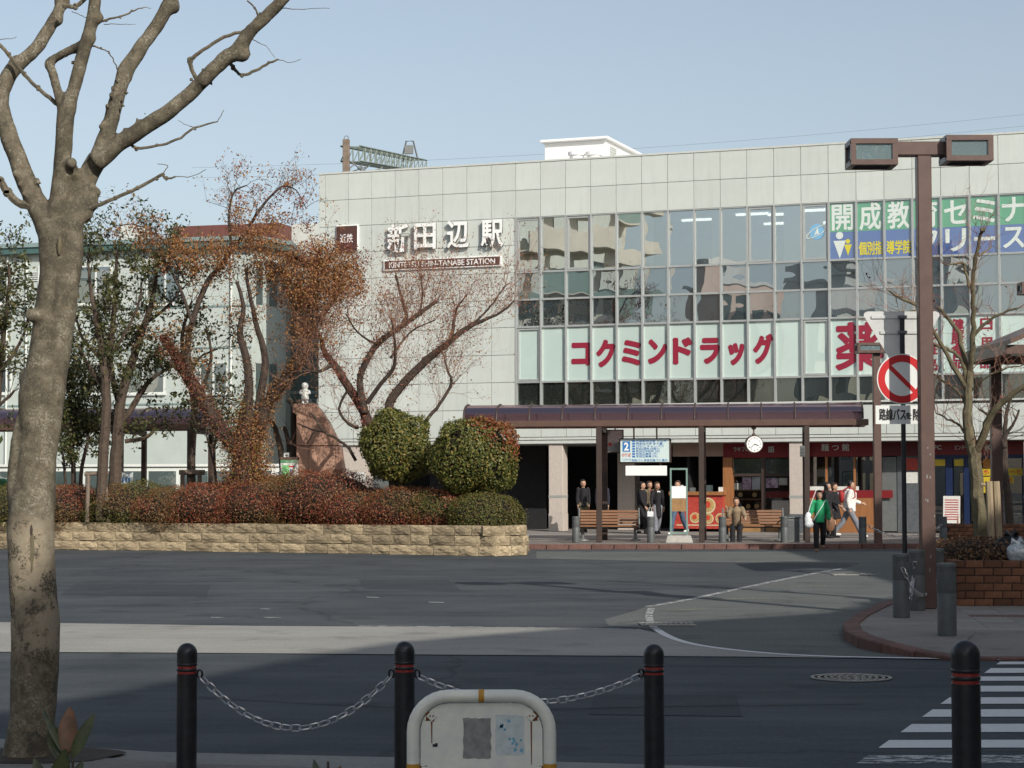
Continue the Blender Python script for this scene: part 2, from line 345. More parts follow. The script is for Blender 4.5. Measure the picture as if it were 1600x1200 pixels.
glassmat('glass_film', .13, (.52, .64, .60), wob=.03)
glassmat('glass_house', .2, (.09, .12, .12), (.9, .97, .95), wob=.03)
glassmat('glass_shop', .06, (.01, .01, .01), trans=1, wob=0)
glassmat('film_green', .16, (.07, .30, .15), wob=.03)
glassmat('film_blue', .16, (.06, .12, .32), wob=.03)
mat('letter_red', (.27, .02, .045), .3, var=.05, coat=.3)
mat('letter_white', (.82, .83, .81), .45, var=.03)
mat('letter_edge_shade', (.2, .21, .22), .5, var=.05)  # shadow edges of the white station letters, painted as dark side faces
mat('letter_side', (.8, .8, .78), .4, var=.03)
mat('print_white', (.62, .68, .64), .3, var=.02, coat=.3)
mat('print_yellow', (.62, .55, .06), .4, var=.03)
mat('print_black', (.02, .02, .022), .5, var=0)
mat('print_blue', (.03, .16, .42), .5, var=.03)
mat('print_paleblue', (.2, .42, .62), .4, var=.05)
mat('print_red', (.5, .03, .03), .5, var=.03)
mat('plate_brown', (.085, .04, .032), .5, var=.1)
mat('plate_white', (.78, .79, .77), .4, var=.03)
mat('sign_plate', (.70, .72, .70), .38, var=.04, scale=3)
mat('sign_back', (.6, .61, .6), .35, metal=.4, var=.08, scale=4)
mat('sign_red', (.5, .015, .02), .4, var=.05)
mat('board_face', (.55, .66, .66), .4, var=.03)
mat('brown_metal', (.105, .06, .045), .45, var=.12, scale=5, bump=.05, coat=.1)
mat('brown_dark', (.05, .034, .028), .5, var=.15, scale=5)
mat('lamp_brown', (.105, .064, .053), .42, var=.12, scale=7, bump=.06, coat=.15)
glassmat('vault_sheet', .06, (.075, .045, .05), (.46, .33, .35), trans=.5, wob=0, rough=.12)
glassmat('lamp_glass', .3, (.28, .38, .4), (.85, .95, .95), trans=.45, wob=.08, ws=5)
mat('lamp_bulb', (.7, .75, .72), .25, var=.05)
mat('black_paint', (.014, .014, .017), .4, var=.5, scale=14, coat=.15, bump=.04, bscale=90)
mat('red_band', (.26, .028, .022), .55, var=.35, scale=40)
mat('steel_chain', (.5, .5, .5), .38, metal=.85, var=.15, scale=60)
mat('grey_bollard', (.09, .098, .1), .5, var=.15, scale=9, bump=.05)
mat('grey_metal', (.16, .17, .17), .5, var=.12, scale=9, metal=.2)
mat('pole_black', (.022, .024, .027), .5, var=.2, scale=8)
mat('concrete', (.36, .35, .32), .85, var=.14, scale=9, bump=.25, bscale=50)
mat('wood_slat', (.20, .095, .045), .55, var=.25, scale=3, stretch=(.6, 8, 8), objvar=.1)
mat('wood_orange', (.30, .13, .05), .5, var=.2, scale=4, stretch=(6, 6, .6))
mat('wood_stake', (.33, .26, .17), .8, var=.25, scale=5, bump=.3, bscale=40, stretch=(5, 5, .6))
mat('wood_grey', (.17, .13, .10), .85, var=.25, scale=5, bump=.3, bscale=40)
mat('kerb_red', (.13, .065, .052), .75, var=.25, scale=12, bump=.3, bscale=60, objvar=.18)
mat('brick', (.155, .066, .034), .75, var=.22, scale=12, bump=.3, bscale=70, objvar=.35)
mat('mortar', (.055, .042, .033), .95, var=.3, scale=20)
mat('stone', (.26, .2, .125), .9, var=.42, scale=4, bump=.9, bscale=14, objvar=.28, detail=8, col2=(.33, .265, .17))
mat('monument_stone', (.38, .22, .155), .6, var=.14, scale=5, bump=.1, bscale=60)
mat('statue_white', (.66, .66, .62), .6, var=.12, scale=14)
mat('bark_grey', (.115, .09, .062), .85, var=.4, scale=7, bump=.7, bscale=26, detail=8)
mat('bark_brown', (.075, .054, .04), .9, var=.35, scale=8, bump=.6, bscale=25)
mat('bark_dark', (.05, .036, .028), .9, var=.35, scale=9, bump=.5, bscale=25)
mat('bark_pale', (.15, .122, .08), .85, var=.35, scale=8, bump=.6, bscale=25, col2=(.12, .105, .06))
mat('twig_red', (.24, .125, .085), .8, var=.3, scale=8)
mat('wall_mint', (.44, .49, .46), .6, var=.05, scale=1.2, bump=.04, bscale=20)
mat('wall_teal', (.06, .12, .115), .5, var=.08)
mat('wall_white', (.62, .65, .62), .6, var=.05, scale=2)
mat('roof_teal', (.2, .27, .27), .5, var=.1, scale=3)
mat('roof_rust', (.13, .05, .04), .7, var=.15, scale=4)
mat('taxi_green', (.015, .11, .05), .3, var=.05, coat=.6)
mat('taxi_cream', (.62, .6, .5), .3, var=.04, coat=.6)
mat('rubber', (.012, .012, .012), .8, var=.1)
mat('apartment_wall', (.62, .57, .48), .8, var=.08, scale=.6)
mat('apartment_pink', (.66, .5, .42), .8, var=.08, scale=.6)
mat('apartment_grey', (.6, .6, .58), .8, var=.1, scale=.6)
mat('rail_green', (.16, .25, .22), .5, var=.1)
mat('white_paint', (.72, .74, .70), .45, var=.07, scale=9, bump=.06, coat=.1, col2=(.80, .79, .68), detail=8)
mat('rust', (.19, .07, .025), .9, var=.5, scale=30, bump=.3)
mat('orange_tape', (.5, .25, .03), .5, var=.12, scale=30)
mat('sticker_grey', (.26, .26, .25), .7, var=.25, scale=20)
mat('sticker_faded', (.56, .62, .63), .6, var=.12, scale=26)
mat('sticker_blue', (.16, .4, .55), .6, var=.3, scale=40)
mat('skin', (.42, .25, .17), .55, var=.08, scale=10)
mat('hair_black', (.012, .009, .008), .45, var=.3, scale=40)
mat('hair_brown', (.04, .02, .012), .45, var=.3, scale=40)
mat('cloth_black', (.014, .013, .016), .85, var=.3, scale=12, bump=.3, bscale=14)
mat('cloth_navy', (.018, .02, .035), .85, var=.3, scale=12, bump=.3, bscale=14)
mat('cloth_green', (.012, .27, .105), .65, var=.18, scale=9, bump=.5, bscale=14)
mat('cloth_white', (.70, .69, .66), .8, var=.07, scale=10, bump=.4, bscale=12)
mat('cloth_grey', (.19, .2, .23), .85, var=.2, scale=10, bump=.4, bscale=12)
mat('cloth_khaki', (.15, .12, .075), .85, var=.2, scale=10, bump=.4, bscale=12)
mat('cloth_tan', (.22, .165, .105), .85, var=.2, scale=10, bump=.4, bscale=12)
mat('denim', (.07, .105, .16), .85, var=.3, scale=9, bump=.4, bscale=14)
mat('cloth_red', (.35, .03, .03), .7, var=.15)
mat('shoe_tan', (.25, .16, .1), .6, var=.15); mat('shoe_white', (.65, .65, .63), .6, var=.08)
mat('bag_white', (.66, .68, .7), .5, var=.1, scale=18, bump=.6, bscale=20)
mat('bag_brown', (.16, .08, .04), .6, var=.2)
mat('bag_black', (.008, .008, .009), .28, var=.3, scale=14, bump=1., bscale=16)
glassmat('bag_clear', .12, (.55, .62, .66), trans=.35, wob=.6, rough=.15, ws=14)
mat('leaf_print', (.2, .5, .2), .6, var=.5, scale=6)
mat('fascia_red', (.2, .016, .02), .4, var=.08, scale=4)
mat('fascia_dark', (.11, .012, .016), .45, var=.1, scale=4)
mat('shop_blue', (.01, .022, .07), .4, var=.1)
mat('poster_yellow', (.6, .45, .03), .5, var=.08, scale=4)
mat('poster_orange', (.5, .2, .03), .5, var=.25, scale=7)
mat('poster_red', (.42, .055, .04), .5, var=.2, scale=10)
mat('poster_white', (.66, .66, .62), .5, var=.1, scale=9)
mat('poster_pink', (.35, .13, .3), .5, var=.5, scale=14, col2=(.6, .5, .6))
mat('food', (.45, .3, .12), .5, var=.35, scale=30); mat('food_red', (.5, .06, .03), .5, var=.3, scale=30); mat('food_cream', (.6, .55, .35), .5, var=.2, scale=30)
mat('beige_panel', (.40, .28, .22), .6, var=.08)
mat('card_brown', (.3, .17, .07), .7, var=.2)
leafmat('leaf_evergreen', [(0.0562, 0.0688, 0.0225), (0.075, 0.0813, 0.0275), (0.0375, 0.0525, 0.0187), (0.1063, 0.1, 0.0375), (0.0625, 0.075, 0.025), (0.1375, 0.1187, 0.05)])
leafmat('leaf_topiary', [(0.104, 0.12, 0.0288), (0.144, 0.152, 0.0352), (0.08, 0.0992, 0.024), (0.176, 0.168, 0.0448), (0.072, 0.088, 0.0224), (0.24, 0.184, 0.048)])
leafmat('leaf_topiary_red', [(0.216, 0.0675, 0.0297), (0.27, 0.1148, 0.0338), (0.162, 0.081, 0.027), (0.1215, 0.1013, 0.027), (0.297, 0.0675, 0.0338)])
leafmat('leaf_orange', [(0.33, 0.16, 0.06), (0.27, 0.12, 0.045), (0.38, 0.21, 0.075), (0.2, 0.09, 0.04), (0.32, 0.16, 0.06), (0.24, 0.09, 0.05)])
leafmat('leaf_red', [(0.24, 0.07, 0.055), (0.18, 0.06, 0.045), (0.27, 0.1, 0.06), (0.14, 0.065, 0.045)])
leafmat('leaf_azalea', [(0.24, 0.06, 0.03), (0.17, 0.05, 0.025), (0.28, 0.075, 0.035), (0.13, 0.07, 0.025), (0.33, 0.17, 0.085), (0.2, 0.045, 0.03)])
leafmat('leaf_azalea_brown', [(0.18, 0.095, 0.035), (0.14, 0.085, 0.03), (0.2, 0.12, 0.045), (0.12, 0.1, 0.03), (0.2, 0.08, 0.04)])
leafmat('leaf_azalea_green', [(0.12, 0.1275, 0.03), (0.09, 0.102, 0.027), (0.165, 0.15, 0.039), (0.15, 0.09, 0.033), (0.075, 0.09, 0.024)])
leafmat('leaf_dry', [(0.13, 0.065, 0.0364), (0.169, 0.0975, 0.0455), (0.091, 0.0455, 0.026), (0.208, 0.13, 0.065)])
leafmat('leaf_big', [(.035, .05, .018), (.09, .045, .015), (.045, .06, .022)])
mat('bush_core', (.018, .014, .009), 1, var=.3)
# ------------------------------------------------------------------ ground, road, kerbs, markings
b = MB(); n = 24; xs = np.linspace(-260, 260, n); ys = np.linspace(-120, 400, n)
b.add([(x, y, 0) for y in ys for x in xs], [(j * n + i, j * n + i + 1, (j + 1) * n + i + 1, (j + 1) * n + i) for j in range(n - 1) for i in range(n - 1)])
struct(b.build('road', 'asphalt', norm=False))
V3 = lambda l, z=0: [g(x, y, z) for x, y in l]
# paler asphalt of the bus lane
struct(sheet('bus_lane', V3([(838, 862), (1500, 862), (1460, 905), (1420, 935), (1345, 965), (1318, 990), (1345, 1003), (1500, 1017), (1700, 1020), (1700, 1034), (1560, 1032), (1330, 1028), (1180, 1021), (1090, 1010), (1045, 996), (1030, 984), (950, 978), (945, 968), (985, 957), (1015, 947), (1130, 925), (1235, 904), (1320, 888), (1345, 881), (1290, 880), (1100, 879), (838, 873)]), 'asphalt_pale', .004))
struct(sheet('paver_strip', V3([(-700, 962), (0, 973), (400, 979), (800, 981), (1000, 984), (1035, 992), (1070, 1005), (1120, 1014), (1200, 1021), (1330, 1027.5), (1330, 1029), (1150, 1027), (700, 1024), (300, 1021), (0, 1019.5), (-700, 1012)]), 'paver_band', .008))
ln = smoothline(V3([(1012, 949), (1075, 938), (1140, 924), (1235, 904), (1318, 888.5)]), 5)
struct(stripe('lane_line', ln, .13, 'road_paint_worn', .012))
ln = smoothline(V3([(1018, 951), (1014, 965), (1024, 983), (1058, 1001), (1115, 1013), (1220, 1023.5), (1330, 1028), (1440, 1030), (1566, 1032.5)]), 6)
struct(stripe('edge_line', ln[:14], .1, 'road_paint_worn', .012)); struct(stripe('edge_line', ln[13:], .1, 'road_paint', .012))
struct(stripe('joint_line', V3([(560, 979.3), (800, 981.5), (1000, 984.5)]), .08, 'road_paint_worn', .0125))
for a, bb, c in [((1040, 954), (1105, 953), 'yellow_worn'), ((1108, 937), (1200, 935.5), 'yellow_worn'), ((1218, 917), (1292, 916), 'yellow_worn'), ((1150, 878), (1350, 884), 'yellow_worn'),
                 ((573, 934), (592, 934.5), 'road_paint'), ((670, 942), (694, 942.5), 'road_paint'), ((408, 952.5), (424, 953), 'road_paint_worn'), ((412, 966), (440, 966), 'road_paint_worn'), ((330, 966), (352, 966), 'road_paint_worn'), ((1295, 898), (1360, 897.5), 'road_paint_worn')]:
    struct(stripe('worn_mark', V3([a, bb]), .09 if c != 'road_paint' else .06, c, .012))
for pts in ([(-200, 881), (300, 886), (640, 890), (1000, 889)], [(-200, 902), (200, 907), (600, 909)], [(200, 928), (700, 931), (960, 938)], [(1040, 1040), (1300, 1043), (1500, 1046)], [(300, 1090), (700, 1108), (1100, 1104), (1350, 1100)]):
    struct(stripe('road_seam', smoothline(V3(pts), 6), .03, 'seam', .0135))
for pts in ([(120, 912), (330, 914), (322, 932), (95, 929)], [(930, 1085), (1150, 1087), (1160, 1120), (920, 1117)], [(560, 905), (700, 906), (720, 922), (570, 920)]): struct(sheet('road_patch', V3(pts), 'asphalt_patch', .004))
cw = struct(bpy.data.objects.new('crosswalk', None)); C.objects.link(cw)
e0, e1 = g(1562, 1035), g(1339, 1193)
edges = [(1034.7, 1038.8), (1044.8, 1052.3), (1057.9, 1064.6), (1072.5, 1081.5), (1090.5, 1100.6), (1109.2, 1120.9), (1132.1, 1144.9), (1157.1, 1169.3), (1181, 1193.6)]
for i, (ya, yb) in enumerate(edges):
    p, q = g(1500, ya), g(1500, yb); fx = lambda y: e0.x + (e1.x - e0.x) * (y - e0.y) / (e1.y - e0.y)
    bar = sheet('stripe', [(fx(p.y), p.y), (fx(p.y) + 5.2, p.y), (fx(q.y) + 5.2, q.y), (fx(q.y), q.y)], 'road_paint_worn' if i == 8 else 'road_paint', .005); bar.parent = cw
# manhole and drains
c = g(1330, 1060); mh = thing('manhole_cover', 'round patterned iron manhole cover in the dark road left of the crosswalk', 'manhole', (c.x, c.y, .004))
MB().lathe([(.375, 0), (.375, .006)], seg=32).build('rim', 'grey_metal', mh)
b = MB()
for rr in (.06, .12, .18, .24, .30):
    k = max(6, int(rr * 90))
    for i in range(k):
        a = 2 * PI * i / k; b.box((rr * math.cos(a), rr * math.sin(a), .0085), (.028, .045, .005), rot=(0, 0, a))
o = b.build('raised_studs', 'concrete', mh); o['kind'] = 'stuff'
MB().lathe([(.375, .006), (.375, .0105), (.345, .0105), (.345, .006)], seg=32).build('ring', 'concrete', mh)
for a, bb, wd, lab in [((1000, 977), (1088, 978.5), .42, 'steel drain grate at the end of the paver strip in the road'), ((1300, 899), (1362, 898), .4, 'far steel drain grate beside the corner kerb')]:
    p, q = g(*a), g(*bb); L = q.x - p.x; dg = thing('drain_grate', lab, 'drain', (p.x, p.y, .012)); b = MB()
    b.mm((0, -wd / 2, 0), (L, -wd / 2 + .05, .012)); b.mm((0, wd / 2 - .05, 0), (L, wd / 2, .012)); b.build('frame', 'concrete', dg)
    k = int(L / .06)
    for i in range(k): MB().mm((i * L / k, -wd / 2 + .05, 0), (i * L / k + .028, wd / 2 - .05, .009)).build('bar', 'grey_metal', dg)
# near pavement with flush gutter
struct(sheet('gutter', V3([(-700, 1126), (0, 1156), (100, 1167), (240, 1176.5), (615, 1185), (867, 1192), (1100, 1199), (1900, 1222), (1900, 1260), (1100, 1240), (640, 1222), (0, 1190), (-700, 1160)]), 'gutter', .008))
npv = V3([(-700, 1146), (0, 1167), (120, 1181), (300, 1193), (640, 1203), (1000, 1213), (1700, 1236)], .02); npv += [Vector((9.6, 10, 0)), Vector((7.5, -30, 0)), Vector((-60, -30, 0)), Vector((-60, 18, 0))]
struct(sheet('near_pavement', npv, 'near_paving', -.05, .02))
c = g(60, 1180, .02); ring = [(c.x + .55 * math.cos(a) * (1 + .08 * math.sin(5 * a)), c.y + .42 * math.sin(a), 0) for a in np.linspace(0, 2 * PI, 26)[:-1]]
struct(sheet('tree_pit', ring, 'soil', .0245))
# far pavement and its kerb
KY = 54.75
struct(sheet('station_pavement', [(-.9, KY + .1), (34, KY + .1), (60, KY + 3), (60, 105), (-70, 105), (-70, 64), (-14, 61.5), (-5, 59.5), (-2, 57)], 'paving', -.1, .12))
kb = struct(bpy.data.objects.new('far_kerb', None)); C.objects.link(kb); kst = MB().box((0, 0, 0), (.588, .2, .24)).build('kerb_stone', 'kerb_red', kb, bevel=.015).data
bpy.data.objects.remove(kb.children[0])
for i in range(42): link('kerb_stone', kst, kb, (-.6 + i * .6, KY, .02 + random.uniform(-.004, .004)))
for i, (x, y, a) in enumerate([(-1.15, 55.1, -.9), (-1.5, 55.6, -1.0), (-1.85, 56.1, -1.0), (-2.2, 56.6, -1.0)]): link('kerb_stone', kst, kb, (x, y, .02), a)
# dark bands in the far paving
for i, y in enumerate((56.2, 57.6, 59.2, 61.0, 63.0)): struct(sheet('paving_band', [(-.5, y), (26, y), (26, y + .3), (-.5, y + .3)], 'kerb_red', .124))
# corner island on the right
front = [(1321, 974), (1324, 985), (1345, 996), (1380, 1003), (1430, 1009), (1490, 1014), (1560, 1014), (1700, 1012), (2100, 1008)]
back = [(2100, 880), (1700, 891), (1480, 914), (1420, 929), (1372, 945), (1338, 961)]
CI = V3(front, .12) + V3(back, .12)
zf = [.12, .12, .12, .10, .06, .03, .02, .02, .02] + [.12] * 6
zs = [.12] * len(CI)
b = MB(); nn = len(CI); ctr = Vector((8.6, 27.5, 0))
inner = [ctr + (p - ctr) * .82 for p in CI]; inner[5:9] = [p + Vector((0, 1.1, 0)) for p in inner[5:9]]
b.add([(p.x, p.y, z - .006) for p, z in zip(CI, zf)] + [(p.x, p.y, .12) for p in inner], [(i, (i + 1) % nn, nn + (i + 1) % nn, nn + i) for i in range(nn)] + [tuple(range(nn, 2 * nn))])
o = b.build('corner_pavement', 'paving', norm=False)
bm = bmesh.new(); bm.from_mesh(o.data); bmesh.ops.triangulate(bm, faces=bm.faces); bmesh.ops.recalc_face_normals(bm, faces=bm.faces); bm.to_mesh(o.data); bm.free()
if sum(p.normal.z for p in o.data.polygons) < 0: o.data.flip_normals()
cp = struct(o)
def inside(p, poly):
    r = False; j = len(poly) - 1
    for i in range(len(poly)):
        a, c = poly[i], poly[j]
        if (a.y > p[1]) != (c.y > p[1]) and p[0] < (c.x - a.x) * (p[1] - a.y) / (c.y - a.y) + a.x: r = not r
        j = i
    return r
tile = MB().box((0, 0, 0), (.44, .44, .02)).build('paving_slab', 'near_paving', cp, bevel=.004); tm = tile.data; bpy.data.objects.remove(tile)
M['slab'] = mat('slab', (.25, .235, .21), .85, var=.12, scale=7, objvar=.12, bump=.2, bscale=90); tm.materials[0] = M['slab']
tm2 = tm.copy(); tm2.materials[0] = M['kerb_red']; ca, sa = math.cos(-.12), math.sin(-.12)
for i in range(-16, 30):
    for j in range(-26, 30):
        x, y = 6 + (i * .45 * ca - j * .45 * sa), 26 + (i * .45 * sa + j * .45 * ca)
        if x < 9.4 and all(inside((x + dx, y + dy), inner) for dx in (-.32, .32) for dy in (-.32, .32)):
            link('paving_slab', tm2 if (j % 7 == 0 and (i // 3) % 3 == 0) else tm, cp, (x, y, .114 + random.uniform(-.0015, .0015)), -.12)
kc = struct(bpy.data.objects.new('corner_kerb', None)); C.objects.link(kc)
loop = [(p, z) for p, z in zip(CI, zf)]; seq = [loop[-k] for k in range(6, 0, -1)] + loop[:9]
for (p, z0), (q, z1) in zip(seq[:-1], seq[1:]):
    d = q - p; L = d.length; k = max(1, round(L / .62)); u = d / L; nrm_ = Vector((u.y, -u.x, 0))
    if not inside((p + u * L / 2 - nrm_ * .3)[:2], CI): nrm_ = -nrm_
    for i in range(k):
        a, c2 = p + u * (L * i / k + .006), p + u * (L * (i + 1) / k - .006); za, zb = z0 + (z1 - z0) * i / k + .012, z0 + (z1 - z0) * (i + 1) / k + .012
        o1, o2 = nrm_ * .03, nrm_ * -.17
        vs = [a + o1, c2 + o1, c2 + o2, a + o2]
        MB().add([(v.x, v.y, -.05) for v in vs] + [(v.x, v.y, zz) for v, zz in zip(vs, (za, zb, zb, za))], [(0, 1, 2, 3), (4, 5, 6, 7), (0, 1, 5, 4), (1, 2, 6, 5), (2, 3, 7, 6), (3, 0, 4, 7)]).build('kerb_stone', 'kerb_red', kc, bevel=.015)
# planted island: dry stone wall of three courses, soil inside
base = smoothline(V3([(-420, 853), (-150, 856), (0, 858), (260, 861), (520, 865), (660, 867.5), (762, 869.5)]) , 6)
end = base[-1]; base += smoothline([end, end + Vector((.45, .15, 0)), end + Vector((.85, .55, 0)), end + Vector((1.0, 1.2, 0)), end + Vector((.7, 2.2, 0)), end + Vector((-.6, 3.6, 0))], 5)[1:]
L = [0]
for a, c2 in zip(base[:-1], base[1:]): L.append(L[-1] + (c2 - a).length)
def along(s):
    s = max(0, min(L[-1] - 1e-3, s)); i = max(k for k in range(len(L) - 1) if L[k] <= s); t = (s - L[i]) / (L[i + 1] - L[i]); return base[i].lerp(base[i + 1], t), (base[i + 1] - base[i]).normalized()
isl = thing('stone_retaining_wall', 'low curved retaining wall of three rough beige stone courses round the planted island', 'wall')
def rough_stone(seed):
    r = random.Random(seed); bm = bmesh.new(); bmesh.ops.create_cube(bm, size=1)
    bmesh.ops.subdivide_edges(bm, edges=bm.edges[:], cuts=2, use_grid_fill=True)
    for v in bm.verts:
        if v.co.y < -.4:
            edge = abs(v.co.x) > .45 or abs(v.co.z) > .45
            v.co.y += r.uniform(-.04, .06) + (.07 if edge else -.03)
        v.co.x += r.uniform(-.006, .006); v.co.z += r.uniform(-.02, .02)
    bmesh.ops.recalc_face_normals(bm, faces=bm.faces); bmesh.ops.triangulate(bm, faces=bm.faces)
    me = bpy.data.meshes.new('stone_block'); bm.to_mesh(me); bm.free(); me.materials.append(M['stone']); return me
stones = [rough_stone(i) for i in range(9)]
for k in range(3):
    s = -random.uniform(0, .5)
    while s < L[-1]:
        ln_ = random.uniform(.5, .86) * (1 if s < L[-1] - 5.5 else .7); p, t = along(s + ln_ / 2)
        nin = Vector((-t.y, t.x, 0)); q = p + nin * (.13 + .02 * k)
        o = link('stone_block', random.choice(stones), isl, (q.x, q.y, .125 + .246 * k + random.uniform(-.006, .006)), math.atan2(t.y, t.x)); o.scale = (ln_ - .016, .26, .234); s += ln_
b = MB(); inn = [p + Vector((-t.y, t.x, 0)) * .16 for p, t in (along(s) for s in np.linspace(0, L[-1], 60))]; m_ = len(inn)
b.add([(p.x, p.y, -.02) for p in inn] + [(p.x, p.y, .70) for p in inn], [(i, i + 1, m_ + i + 1, m_ + i) for i in range(m_ - 1)]); b.build('mortar_core', 'mortar', isl)
si = [(p.x, p.y) for p in inn] + [(-4, 58.3), (-7, 59.3), (-16, 60.8), (-24, 61.5)]
struct(sheet('island_soil', si, 'soil', .3, .66))
# ------------------------------------------------------------------ station building (local x along the front, -y outwards)
ST = thing('station_building', 'long pale panelled station building with ribbon windows and open ground floor arcade', 'building', P0, -TH)
NC = 33; WC = 8; S1 = NC * PW; SOF = 3.08; WB = row(8.86)
pmesh = MB().box((0, 0, 0), (PW - .014, .05, RH - .014)).build('panel', 'panel', ST, bevel=.004); pm_ = pmesh.data; bpy.data.objects.remove(pmesh)
def panel(i, k): 
    o = link('panel', pm_, ST, ((i + .5) * PW, -.012 + random.uniform(-.0015, .0015), row(k) - RH / 2)); o.rotation_euler = (random.gauss(0, .0016), 0, random.gauss(0, .0016))
for i in range(NC):
    for k in range(10):
        if i < WC or k < 2 or k == 9: panel(i, k)
for k in range(10): MB().box((-.125, -.012, row(k) - RH / 2), (.236, .05, RH - .014)).build('panel', 'panel', ST, bevel=.004)
D = 14.0
b = MB(); b.mm((-.24, .02, SOF + .02), (WC * PW, .3, ZT - .03)); b.mm((WC * PW, .02, row(2) + .05), (S1, .3, ZT - .03)); b.mm((WC * PW, .02, SOF + .02), (S1, .3, WB - .02))
b.build('backing_wall', 'joint', ST)
b = MB(); b.mm((-.24, .3, 3.1), (-.2, D, ZT - .05)); b.mm((S1, .02, 0), (S1 + .2, D, ZT - .05)); b.mm((-.24, D, 0.12), (S1 + .2, D + .2, ZT - .05)); b.build('end_wall', 'panel', ST)
MB().mm((-.24, .0, ZT - .2), (S1 + .2, D, ZT - .12)).build('roof', 'apartment_grey', ST)
MB().mm((-.27, -.06, ZT), (S1 + .2, .35, ZT + .06)).build('parapet_cap', 'panel_trim', ST)
# bands over the arcade
for z0, z1, o_ in [(SOF + .13, row(10) - .012, .03), (SOF, SOF + .1, .05)]:
    MB().mm((-.25, -o_, z0), (S1, .1, z1)).build('fascia_band', 'panel_trim', ST)
MB().mm((-.24, -.005, SOF - .02), (S1, D, SOF)).build('soffit', 'soffit', ST)
# window strips
strips = [(2, 4, 'glass_clear'), (4, 5, 'glass_dark'), (5, 6, 'glass_dark'), (6, 8, 'glass_film'), (8, 8.86, 'glass_low')]
for j, (k0, k1, m) in enumerate(strips):
    h = (k1 - k0) * RH; pane = MB().box((0, 0, 0), (PW - .05, .012, h - .05)).build('pane', m, ST); me = pane.data; bpy.data.objects.remove(pane)
    for i in range(WC, NC):
        z = (row(k0) + row(k1)) / 2
        o = link('pane', me, ST, ((i + .5) * PW, .06, z)); o.rotation_euler = (random.gauss(0, .004), 0, random.gauss(0, .006))
        if (j == 0 and i in (8, 10, 17, 19)) or (j == 3 and i in (8, 19, 31)):
            b = MB(); x0, x1, z0, z1 = i * PW + .045, (i + 1) * PW - .045, row(k1) + .045, row(k0) - .045
            b.mm((x0, .0, z0), (x0 + .06, .05, z1)); b.mm((x1 - .06, .0, z0), (x1, .05, z1)); b.mm((x0 + .06, .0, z0), (x1 - .06, .05, z0 + .06)); b.mm((x0 + .06, .0, z1 - .06), (x1 - .06, .05, z1)); b.build('window_frame', 'mullion', ST)
for i in range(WC, NC + 1):
    MB().mm((i * PW - .032, -.05, WB), (i * PW + .032, .075, row(2))).build('mullion', 'mullion', ST)
for k in (2, 4, 5, 6, 8): MB().mm((WC * PW, -.025, row(k) - .032), (S1, .07, row(k) + .032)).build('transom', 'mullion', ST)
MB().mm((WC * PW - .03, -.06, WB - .05), (S1, .2, WB + .01)).build('window_sill', 'panel_trim', ST)
# room behind the top strip
b = MB(); b.mm((WC * PW, 7, row(4)), (S1, 7.1, row(2))); b.mm((WC * PW, .1, row(4) - .06), (S1, 7, row(4) - .03)); b.build('room_wall', 'room_wall', ST)
MB().mm((WC * PW, .08, row(2) - .05), (S1, 7, row(2) - .03)).build('ceiling', 'room_ceiling', ST)
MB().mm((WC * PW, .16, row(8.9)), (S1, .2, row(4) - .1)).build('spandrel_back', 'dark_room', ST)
for i, (x, y) in enumerate([(14.6, 1.2), (15.6, 1.6), (16.6, 1.0), (17.6, 2.2), (14.9, 4), (16.9, 4.4), (12.5, 2), (19.5, 2.5)]):
    MB().mm((x, y, row(2) - .12), (x + 1.1, y + .16, row(2) - .06)).build('ceiling_light', 'tube_light', ST)
for i, (a, c2, m) in {9: (.1, .85, 'blind'), 11: (0, .6, 'blind'), 12: (.1, .9, 'blind'), 18: (.3, .95, 'curtain_white'), 8: (0, .3, 'blind'), 22: (0, .9, 'blind'), 13: (0, .35, 'curtain_white'), 15: (.6, .95, 'blind'), 10: (.1, .9, 'blind')}.items():
    MB().mm(((i + a) * PW, .2, row(4)), ((i + c2) * PW, .23, row(2) - .06)).build('blind', m, ST)
# arcade: columns, back wall, floor zone
def col(px0, px1, base='stone_dark'):
    s0, _ = fl(px0, 760); s1, _ = fl(px1, 760); b = MB(); b.mm((s0, .03, .72), (s1, .03 + (s1 - s0), SOF)); b.build('column', 'tile_column', ST, bevel=.01)
    MB().mm((s0 - .012, .02, .12), (s1 + .012, .04 + (s1 - s0), .72)).build('column_base', 'tile_column' if base is None else base, ST, bevel=.01)
    MB().mm((s0 - .006, .022, 1.25), (s1 + .006, .036 + (s1 - s0), 1.33)).build('column_band', 'soffit', ST)
col(857, 879, None); col(1233, 1257); col(1600, 1625); 
s0 = fl(563, 760)[0]; MB().mm((s0 - 1.3, .03, .12), (s0 + .2, .6, SOF - .02)).build('column', 'tile_column', ST)
sB = fl(1050, 760)[0]
sc1 = fl(965, 760, -2.6)[0]; MB().mm((sc1, 2.6, .12), (sc1 + .62, 3.2, SOF - .02)).build('column', 'tile_column', ST)
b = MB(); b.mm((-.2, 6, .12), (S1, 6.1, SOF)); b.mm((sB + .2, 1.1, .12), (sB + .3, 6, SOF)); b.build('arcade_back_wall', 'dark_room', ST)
b = MB(); b.mm((3.0, 2.4, .12), (WC * PW + .2, 2.5, SOF - .02)); b.build('arcade_screen', 'dark_room', ST)
